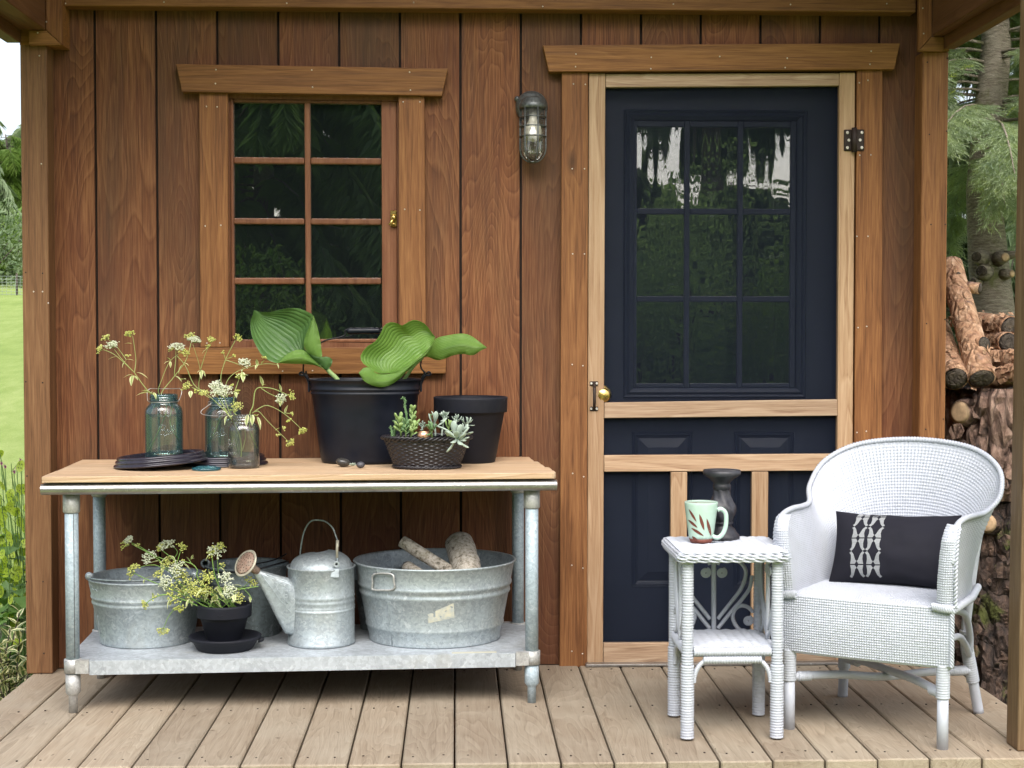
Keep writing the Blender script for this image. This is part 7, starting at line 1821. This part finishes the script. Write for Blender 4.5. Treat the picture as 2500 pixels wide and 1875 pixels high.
def bush(name, c, r, n, mat, label, seed, lw=0.05, group='bushes by the wire fence'):
    rs = np.random.RandomState(seed); t = thing(name, c, label, 'bush', group)
    d = rs.randn(n, 3); d /= np.linalg.norm(d, axis=1, keepdims=True); d[:, 2] = np.abs(d[:, 2])
    pos = np.array(c) + d * np.array(r) * (0.55 + 0.5 * rs.rand(n, 1) ** 0.5) * (1 + 0.25 * np.sin(5 * d[:, :1] + 3 * d[:, 1:2]))
    tv = np.array([[0, 0, 0], [lw, lw * 0.45, 0.01], [lw * 2, 0, -0.02], [lw, -lw * 0.45, 0.01]]); tf = np.array([[0, 1, 2, 3]])
    V, Fq = replicate(tv, tf, pos, rot_to(d + rs.randn(n, 3) * 0.7, rs.rand(n) * 6), 0.6 + 0.8 * rs.rand(n))
    npobj('foliage', V, Fq, mat, t, origin=c, kind='stuff')
    mb_ = MB()
    for i in range(7):
        w = i * 0.9; mb_.tube([Vector(c), Vector(c) + Vector((math.cos(w) * r[0] * 0.6, math.sin(w) * r[1] * 0.6, r[2] * 0.75))], [0.03, 0.008], 6)
    obj('branch', mb_, M['bark_dark'], t, kind='stuff')
for k, (u, D, r, mt, lb) in enumerate(((10, 34, (1.5, 1.0, 1.35), 'leafy', 'bright green bush behind the wire fence'), (60, 35, (1.4, 1.0, 1.3), 'leafy', 'round bush behind the fence beside the corner post'), (-60, 33, (1.7, 1.0, 1.5), 'needle', 'darker bush behind the fence past the left edge'))):
    x_ = lx(u, D); bush('bush', (x_, D - 5.35, ground_z(x_, D - 5.35) - 0.1), r, 3200, M[mt], lb, 60 + k, 0.06)
for k, (x, y, r, mt, lb) in enumerate(((-2.6, -12.6, (1.5, 1.0, 2.0), 'leafy', 'leafy shrub facing the shed, reflected in the lower window panes'), (-0.4, -13.4, (1.4, 1.0, 1.7), 'needle_dark', 'dark shrub facing the shed between the reflections'), (2.3, -13.0, (1.5, 1.0, 2.7), 'needle_dark', 'tall shrub facing the shed, reflected in the left door panes'), (4.2, -13.6, (1.7, 1.0, 2.5), 'leafy', 'tall leafy shrub reflected in the right door panes'), (3.2, -15.5, (2.2, 1.2, 3.3), 'needle_dark', 'highest shrub facing the shed, behind the other two'))):
    bush('bush', (x, y, -0.35), r, 9000, M[mt], lb, 90 + k, 0.045, 'shrubs facing the shed')
# wire fence
M['fence_wire'] = paint('fence_wire', (0.30, 0.34, 0.31), 0.5, metal=0.3)
fD = 30.0; fx0, fx1 = lx(-260, fD), lx(150, fD); fy = fD - 5.35
fz = ground_z(fx1, fy)
fence = thing('wire_fence', ((fx0 + fx1) / 2, fy, fz), 'low wire mesh fence running across the far side of the lawn', 'fence')
mb = MB()
n_ = int((fx1 - fx0) / 0.085)
for i in range(n_ + 1):
    x = lerp(fx0, fx1, i / n_); mb.tube([(x, fy, fz), (x, fy, fz + 0.37)], 0.0032, 4, False, False)
for i in range(7):
    z = fz + 0.02 + 0.058 * i; mb.tube([(fx0, fy + 0.004, z), (fx1, fy + 0.004, z)], 0.0032, 4, False, False)
obj('wire_mesh', mb, M['fence_wire'], fence, kind='stuff')
for i in range(5):
    x = lerp(fx0 + 0.1, fx1 - 0.1, i / 4); obj('fence_post', MB().tube([(x, fy + 0.03, fz - 0.1), (x, fy + 0.03, fz + 0.42)], 0.022, 8), M['bark_dark'], fence)
# trees behind the viewer: seen only as reflections in the panes
for k, (x, y, h, r, lb, z0_) in enumerate(((-2.6, -15.5, 9.5, 4.2, 'weeping cedar facing the shed, reflected in the window panes', 0.02), (0.0, -18.0, 9.0, 3.4, 'cedar facing the shed between window and door reflections', 0.02), (2.6, -18.6, 4.1, 2.6, 'low broad cedar reflected in the lower door panes', 0.02), (4.7, -19.4, 3.9, 3.0, 'low cedar at the right of the door reflection', 0.02), (4.4, -21.0, 12.0, 3.6, 'tall cedar with a high hanging crown, reflected at the top of the door', 0.50), (9.2, -18.0, 8.5, 3.2, 'cedar facing the shed on the far right', 0.02), (-7.5, -17.0, 9.0, 3.2, 'cedar facing the shed on the far left', 0.02))):
    conifer('cedar_tree', (x, y, -0.3), h, r, lb, 170, ST3, M['needle_dark'], 'trees facing the shed', 70 + k, 0.22, z0_, 0.5, 48, (0.9, 1.8), bmat=M['bark'], rmin=0.3, taper=0.7)

# ------------------------------------------------------------------ log pile beside the porch
def big_round(name, c, r, z0, z1, mat, label, seed, knots):
    t = thing(name, (c[0], c[1], z0), label, 'log', 'stacked trunk rounds')
    NZ, NW = 70, 150; rows_ = []
    for i in range(NZ):
        z = lerp(z0, z1, i / (NZ - 1)); row = []
        for k in range(NW):
            w = 2 * math.pi * k / NW
            p = Vector((math.cos(w) * 3.2, math.sin(w) * 3.2, z * 1.5 + seed))
            d = 0.055 * mnoise.noise(p) + 0.030 * abs(mnoise.noise(p * 3.1)) + 0.030 * mnoise.noise(Vector((p.x * 7, p.y * 7, p.z * 4))) + 0.016 * mnoise.noise(p * 13)
            e = min(i, NZ - 1 - i) / 5; d -= 0.02 * max(0, 1 - e)
            row.append(Vector((c[0] + (r + d) * math.cos(w), c[1] + (r + d) * math.sin(w), z)))
        rows_.append(row)
    m_ = MB(); m_.grid(rows_, False, closed_u=True); obj('bark', m_, mat, t)
    m_ = MB(); m_.lathe([(0, z1 - 0.012), (r - 0.02, z1 - 0.004)], (c[0], c[1], 0), 40); m_.v = m_.v; obj('cut_top', m_, M['cut_dark'], t)
    for (u, v, rk) in knots:
        p = at(u, v, c[1] - r * 0.9); w = math.atan2(p.y - c[1], p.x - c[0]); d = Vector((math.cos(w), math.sin(w), 0.05))
        o_ = Vector((c[0], c[1], p.z)) + d * (r - 0.02); x, y, z = basis(d); rm = Matrix((x, y, z)).transposed()
        m_ = MB(); m_.lathe([(rk * 1.35, 0.0), (rk * 1.2, 0.035), (rk, 0.055)], o_, 18, rot=rm); kn = obj('branch_stub', m_, mat, t)
        m_ = MB(); m_.lathe([(rk * 0.98, 0.0555), (rk * 0.6, 0.058), (0, 0.058)], o_, 18, rot=rm); obj('cut_end', m_, M['cut_pale'], kn)
    # loose plates of bark standing off the round
    rs = random.Random(seed)
    for i in range(60):
        w = rs.uniform(math.pi * 1.0, math.pi * 1.75); z = rs.uniform(z0 + 0.03, z1 - 0.04); s_ = rs.uniform(0.012, 0.032)
        m_ = MB(); P_ = []
        for q in range(6):
            a_ = q * 1.047 + rs.uniform(-0.3, 0.3); rr = s_ * rs.uniform(0.6, 1.1)
            P_.append(Vector((c[0] + (r + 0.030) * math.cos(w + rr * math.cos(a_) / r), c[1] + (r + 0.030 + rs.uniform(0, 0.012)) * math.sin(w + rr * math.cos(a_) / r), z + rr * 1.3 * math.sin(a_))))
        m_.prism(P_, (0.012 * math.cos(w), 0.012 * math.sin(w), 0.004)); obj('bark_plate', m_, mat, t)
    return t
SC = (2.17, 0.42)
big_round('trunk_round', SC, 0.455, -0.33, 0.560, M['bark_stump_low'], 'mossy dark trunk round at the bottom of the stack by the deck', 3, ((2405, 1296, 0.036),))
big_round('trunk_round', SC, 0.465, 0.562, 0.962, M['bark_stump'], 'reddish rugged trunk round stacked on the mossy one', 8, ((2298, 1028, 0.042),))
big_round('trunk_round', (3.05, 0.85), 0.43, -0.33, 0.90, M['bark_stump'], 'tall trunk round farther right in the log pile', 15, ())
def pine(a, b, ra, rb, label, seed, cap, mat='bark_red', stubs=()):
    t = log('pine_log', a, b, ra, rb, label, M[mat], seed, 'log', 'pine logs on the trunk rounds', cap, 26, 24, 0.06, 14.0)
    a, b = Vector(a), Vector(b); rs = random.Random(seed)
    ax = (b - a).normalized(); x, y, z = basis(ax)
    for i in range(34):                                           # curling flakes of bark
        f = rs.random(); w = rs.uniform(0, 6.28); rr = lerp(ra, rb, f); o_ = a.lerp(b, f) + (x * math.cos(w) + y * math.sin(w)) * rr
        nrm = (x * math.cos(w) + y * math.sin(w)); td = nrm.cross(ax); s_ = rs.uniform(0.006, 0.017)
        rows_ = [[o_ + ax * (s_ * q) + td * (s_ * p * 0.7) + nrm * (0.004 + 0.010 * max(0, q) * rs.random()) for p in (-1, 0, 1)] for q in (-1, 0, 1)]
        m_ = MB(); m_.grid(rows_, True); obj('bark_flake', m_, M[mat], t)
    for (f, d, l, r_, dk) in stubs:
        o_ = a.lerp(b, f); d = Vector(d).normalized(); xx, yy, zz = basis(d); rm = Matrix((xx, yy, zz)).transposed()
        m_ = MB(); m_.tube([o_, o_ + d * l], [r_ * 1.15, r_], 14); sb = obj('branch_stub', m_, M[mat], t)
        m_ = MB(); m_.lathe([(r_ * 0.96, 0.0), (r_ * 0.5, 0.002), (0, 0.002)], o_ + d * (l + 0.0005), 16, rot=rm); obj('cut_end', m_, M['cut_dark'] if dk else M['cut_pale'], sb)
zz6 = lambda a, b, y: at(2280 + a * 0.3134, 600 + b * 0.3134, y)
pine(zz6(372, 1035, 0.00), zz6(130, 150, 0.42), 0.0480, 0.0440, 'largest orange pine log leaning up on the stack, stubs along it', 31, M['cut_dark'], stubs=((0.27, (0.35, -0.9, 0.15), 0.062, 0.027, 1), (0.80, (0.75, -0.6, -0.1), 0.090, 0.021, 1), (0.88, (0.0, -1, 0.2), 0.050, 0.011, 1)))
pine(zz6(165, 1035, 0.02), zz6(30, 640, 0.36), 0.046, 0.043, 'pine log half hidden by the corner post', 32, M['cut_dark'])
pine(zz6(600, 640, 0.36), zz6(330, 600, 0.60), 0.045, 0.043, 'upper log end pointing right behind the leaning log', 33, M['cut_dark'])
pine(zz6(580, 755, 0.30), zz6(330, 740, 0.62), 0.040, 0.040, 'middle log end pointing right behind the leaning log', 34, M['cut_dark'])
pine(zz6(720, 885, 0.16), zz6(420, 880, 0.32), 0.034, 0.034, 'horizontal log low in the pile on the right', 35, M['cut_pale'])
pine(zz6(700, 985, 0.02), zz6(430, 1060, 0.20), 0.036, 0.036, 'knotty log lying at the front edge of the trunk round', 36, M['cut_pale'], stubs=((0.15, (0.3, -0.9, -0.2), 0.05, 0.012, 0),))
pine((1.95, 0.62, 1.02), (2.75, 0.70, 1.03), 0.055, 0.05, 'log lying across the back of the pile', 37, M['cut_dark'])

# ------------------------------------------------------------------ flower bed on the left
M['pod'] = leaf_mat('seed_pod', (0.42, 0.56, 0.055), (0.54, 0.66, 0.11), 0.55, 0.4, noise_scale=30.0)
M['pod_seed'] = leaf_mat('pod_seed', (0.14, 0.22, 0.03), (0.18, 0.26, 0.04), 0.3)
M['bed_leaf'] = leaf_mat('bed_leaf', (0.10, 0.20, 0.05), (0.16, 0.27, 0.08), 0.35, 0.5, noise_scale=12.0)
M['purple'] = leaf_mat('purple_petal', (0.42, 0.08, 0.36), (0.52, 0.14, 0.46), 0.3)
M['grass_blade'] = leaf_mat('tall_grass', (0.10, 0.19, 0.06), (0.19, 0.29, 0.11), 0.3, 0.5, noise_scale=6.0)
M['var_leaf'] = leaf_mat('cream_edged_leaf', (0.10, 0.17, 0.05), (0.16, 0.24, 0.08), 0.2, 0.45, edge=((0.74, 0.71, 0.44), 0.20), noise_scale=25.0)
RB = random.Random(77)
mb = MB()
rows_ = []
for i in range(4):
    t = i / 3; rr = [0.4, 0.85, 0.95, 1.0][i]
    rows_.append([Vector((0.016 * rr * math.cos(a_), 0.0022 * (1 - rr * rr), 0.0225 * rr * math.sin(a_))) for a_ in [2 * math.pi * k / 14 for k in range(14)]])
mb.grid(rows_, True, closed_u=True); mb.add(rows_[0], [tuple(range(14))])
PODSRC = None
def clump(x, y, n, label):
    global PODSRC
    t = thing('money_plant', (x, y, -0.29), label, 'plant', 'seed pod plants in the bed')
    ms = MB(); ml = MB()
    for s_ in range(5):
        bx, by = x + RB.uniform(-0.06, 0.06), y + RB.uniform(-0.06, 0.06); tx, ty, tz = bx + RB.uniform(-0.12, 0.12), by + RB.uniform(-0.1, 0.1), RB.uniform(0.35, 0.66)
        ms.tube(smooth_path([(bx, by, -0.29), ((bx + tx) / 2 + 0.02, (by + ty) / 2, tz * 0.4), (tx, ty, tz)], 5), 0.0018, 6)
        for k in range(n // 5):
            f = RB.uniform(0.45, 1.0); p = Vector((lerp(bx, tx, f) + RB.uniform(-0.05, 0.05), lerp(by, ty, f) + RB.uniform(-0.05, 0.05), lerp(-0.29, tz, f) + RB.uniform(-0.03, 0.03)))
            rot = (RB.uniform(-0.5, 0.5), RB.uniform(-0.6, 0.6), RB.uniform(-0.9, 0.9)); sc = RB.uniform(0.75, 1.15)
            if PODSRC is None:
                PODSRC = obj('seed_pod', mb, M['pod'], t, origin=(0, 0, 0)); o_ = PODSRC; o_.location = p - ORG[t.name]; o_.rotation_euler = rot
                sm_ = MB()
                for q in range(4): sm_.ball(((q % 2 - 0.5) * 0.009, -0.0026, (q // 2 - 0.5) * 0.014), (0.0022, 0.0012, 0.003), 6, 4)
                SEED = obj('seeds', sm_, M['pod_seed'], o_, origin=(0, 0, 0), kind='stuff'); SEED.location = (0, 0, 0); PODSRC['s'] = 1
                clump.seed = SEED
            else:
                o_ = mesh_copy(PODSRC, 'seed_pod', t, p, rot, (sc,) * 3)
                s2 = bpy.data.objects.new('seeds', clump.seed.data); COL.objects.link(s2); s2.parent = o_; s2['kind'] = 'stuff'
            ms.tube([p + Vector((0, 0, 0.02)), Vector((lerp(bx, tx, f), lerp(by, ty, f), p.z - 0.02))], 0.001, 4)
        for k in range(6):
            f = RB.uniform(0.1, 0.7); leafblade(ml, Vector((lerp(bx, tx, f), lerp(by, ty, f), lerp(-0.29, tz, f))), Vector((RB.uniform(-1, 1), RB.uniform(-1, 0.6), RB.uniform(-0.2, 0.4))), RB.uniform(0.06, 0.10), RB.uniform(0.024, 0.038))
    obj('stem', ms, M['bed_leaf'], t, kind='stuff'); obj('leaf', ml, M['bed_leaf'], t, kind='stuff')
if PODSRC is None:
    for (x, y, n, lb) in ((-1.735, 0.75, 40, 'seed pod plant nearest the corner post, with flat lime green pods'), (-1.80, 0.95, 36, 'seed pod plant behind, thick with flat green pods'), (-1.70, 0.50, 24, 'low seed pod plant above the long grass'), (-1.98, 0.8, 24, 'seed pod plant farther from the shed'), (-1.84, 1.25, 20, 'seed pod plant close to the shed side wall')): clump(x, y, n, lb)
    del PODSRC['s']
t = thing('purple_flowers', (-1.95, 1.15, -0.29), 'few small purple flowers above the seed pods', 'flowers')
ms = MB(); mp = MB()
for (u, v) in ((41, 1142), (34, 1150), (3, 1130), (50, 1123), (12, 1138)):
    p = at(u, v, 1.1)
    ms.tube([p, p + Vector((0.02, 0.02, -0.5)), (p.x + 0.02, p.y + 0.02, -0.29)], 0.002, 5)
    for k in range(4):
        w = k * 1.57 + 0.4; leafblade(mp, p, Vector((math.cos(w), -0.3, math.sin(w))), 0.011, 0.006)
obj('stem', ms, M['bed_leaf'], t); obj('petal', mp, M['purple'], t, kind='stuff')
# long grass and the cream edged shrub
rs = np.random.RandomState(9); n = 1500
bx = np.stack([rs.uniform(-2.7, -1.53, n), rs.uniform(0.42, 0.85, n), np.full(n, -0.30)], 1)
V, Fq, = [], []
for i in range(n):
    h = rs.uniform(0.26, 0.47); a = rs.rand() * 6.28; ld = np.array([np.cos(a), np.sin(a), 0]); sd = np.array([-np.sin(a), np.cos(a), 0]); w = rs.uniform(0.002, 0.0042); bend = rs.uniform(0.05, 0.35)
    for k in range(5):
        q = k / 4; c_ = bx[i] + np.array([0, 0, h * (q - 0.18 * bend * q * q * 3)]) + ld * (bend * h * q * q); ww = w * (1 - q ** 2 * 0.95)
        V += [c_ - sd * ww, c_ + sd * ww]
    for k in range(4):
        b_ = i * 10 + k * 2; Fq.append((b_, b_ + 1, b_ + 3, b_ + 2))
g_ = npobj('long_grass', V, Fq, M['grass_blade'], None, origin=(-2.0, 0.4, -0.3), kind='stuff', label='long green grass tuft growing under the seed pods', cat='grass')
mb = MB(); leafblade(mb, Vector((0, 0, 0)), Vector((1, 0, 0.25)), 0.056, 0.0120, curl=0.2, n=5)
def shrub(x, y, top, n, label):
    t = thing('variegated_shrub', (x, y, -0.30), label, 'shrub', 'cream edged shrubs at the deck')
    ms = MB(); src = None
    for s_ in range(11):
        w = RB.uniform(0, 6.28); L_ = RB.uniform(0.05, 0.17); tip = Vector((x + L_ * math.cos(w), y + L_ * math.sin(w), top * RB.uniform(0.3, 1.0) - 0.30 * 0)) ; b_ = Vector((x, y, -0.30))
        tip.z = -0.30 + (top + 0.30) * RB.uniform(0.35, 1.0)
        Q = smooth_path([b_, b_.lerp(tip, 0.5) + Vector((0, 0, 0.05)), tip], 6); ms.tube(Q, 0.0024, 5)
        for k in range(n // 11):
            f = 0.3 + 0.7 * k / (n // 11 - 1); p = Q[int(f * (len(Q) - 1))]; aa = k * 2.4 + s_
            rot = (RB.uniform(-0.3, 0.3), RB.uniform(-0.9, 0.1), aa)
            if src is None:
                src = obj('leaf', mb, M['var_leaf'], t, origin=(0, 0, 0)); src.location = p - ORG[t.name]; src.rotation_euler = rot
            else: mesh_copy(src, 'leaf', t, p, rot, (RB.uniform(0.7, 1.15),) * 3)
    obj('stem', ms, M['bark_dark'], t, kind='stuff')
shrub(-1.575, 0.14, 0.17, 165, 'cream edged leafy shrub against the corner post at the deck edge')
shrub(-1.66, 0.26, 0.18, 154, 'cream edged leafy shrub behind the first one')
shrub(-1.80, 0.16, 0.08, 88, 'cream edged leafy shrub farther out from the deck')
shrub(-1.56, -0.10, -0.08, 99, 'low cream edged shrub in the shade under the deck edge')

# a little litter blown on the deck
mb = MB(); rl = random.Random(8)
for i in range(70):
    x, y = rl.uniform(-1.4, 1.68), rl.uniform(-1.22, -0.05); a_ = rl.uniform(0, 6.28); l_ = rl.uniform(0.003, 0.011); w_ = rl.uniform(0.0008, 0.0022)
    d = Vector((math.cos(a_), math.sin(a_), 0)); s_ = Vector((-d.y, d.x, 0)); c_ = Vector((x, y, 0.0022))
    mb.add([c_ - d * l_, c_ + s_ * w_, c_ + d * l_ + Vector((0, 0, 0.002)), c_ - s_ * w_], [(0, 1, 2, 3)])
M['litter'] = paint('dry_litter', (0.075, 0.048, 0.026), 0.85, var=0.5, scale=20.0)
obj('leaf_litter', mb, M['litter'], None, kind='stuff', label='tiny dry leaf bits scattered on the deck boards', cat='litter')
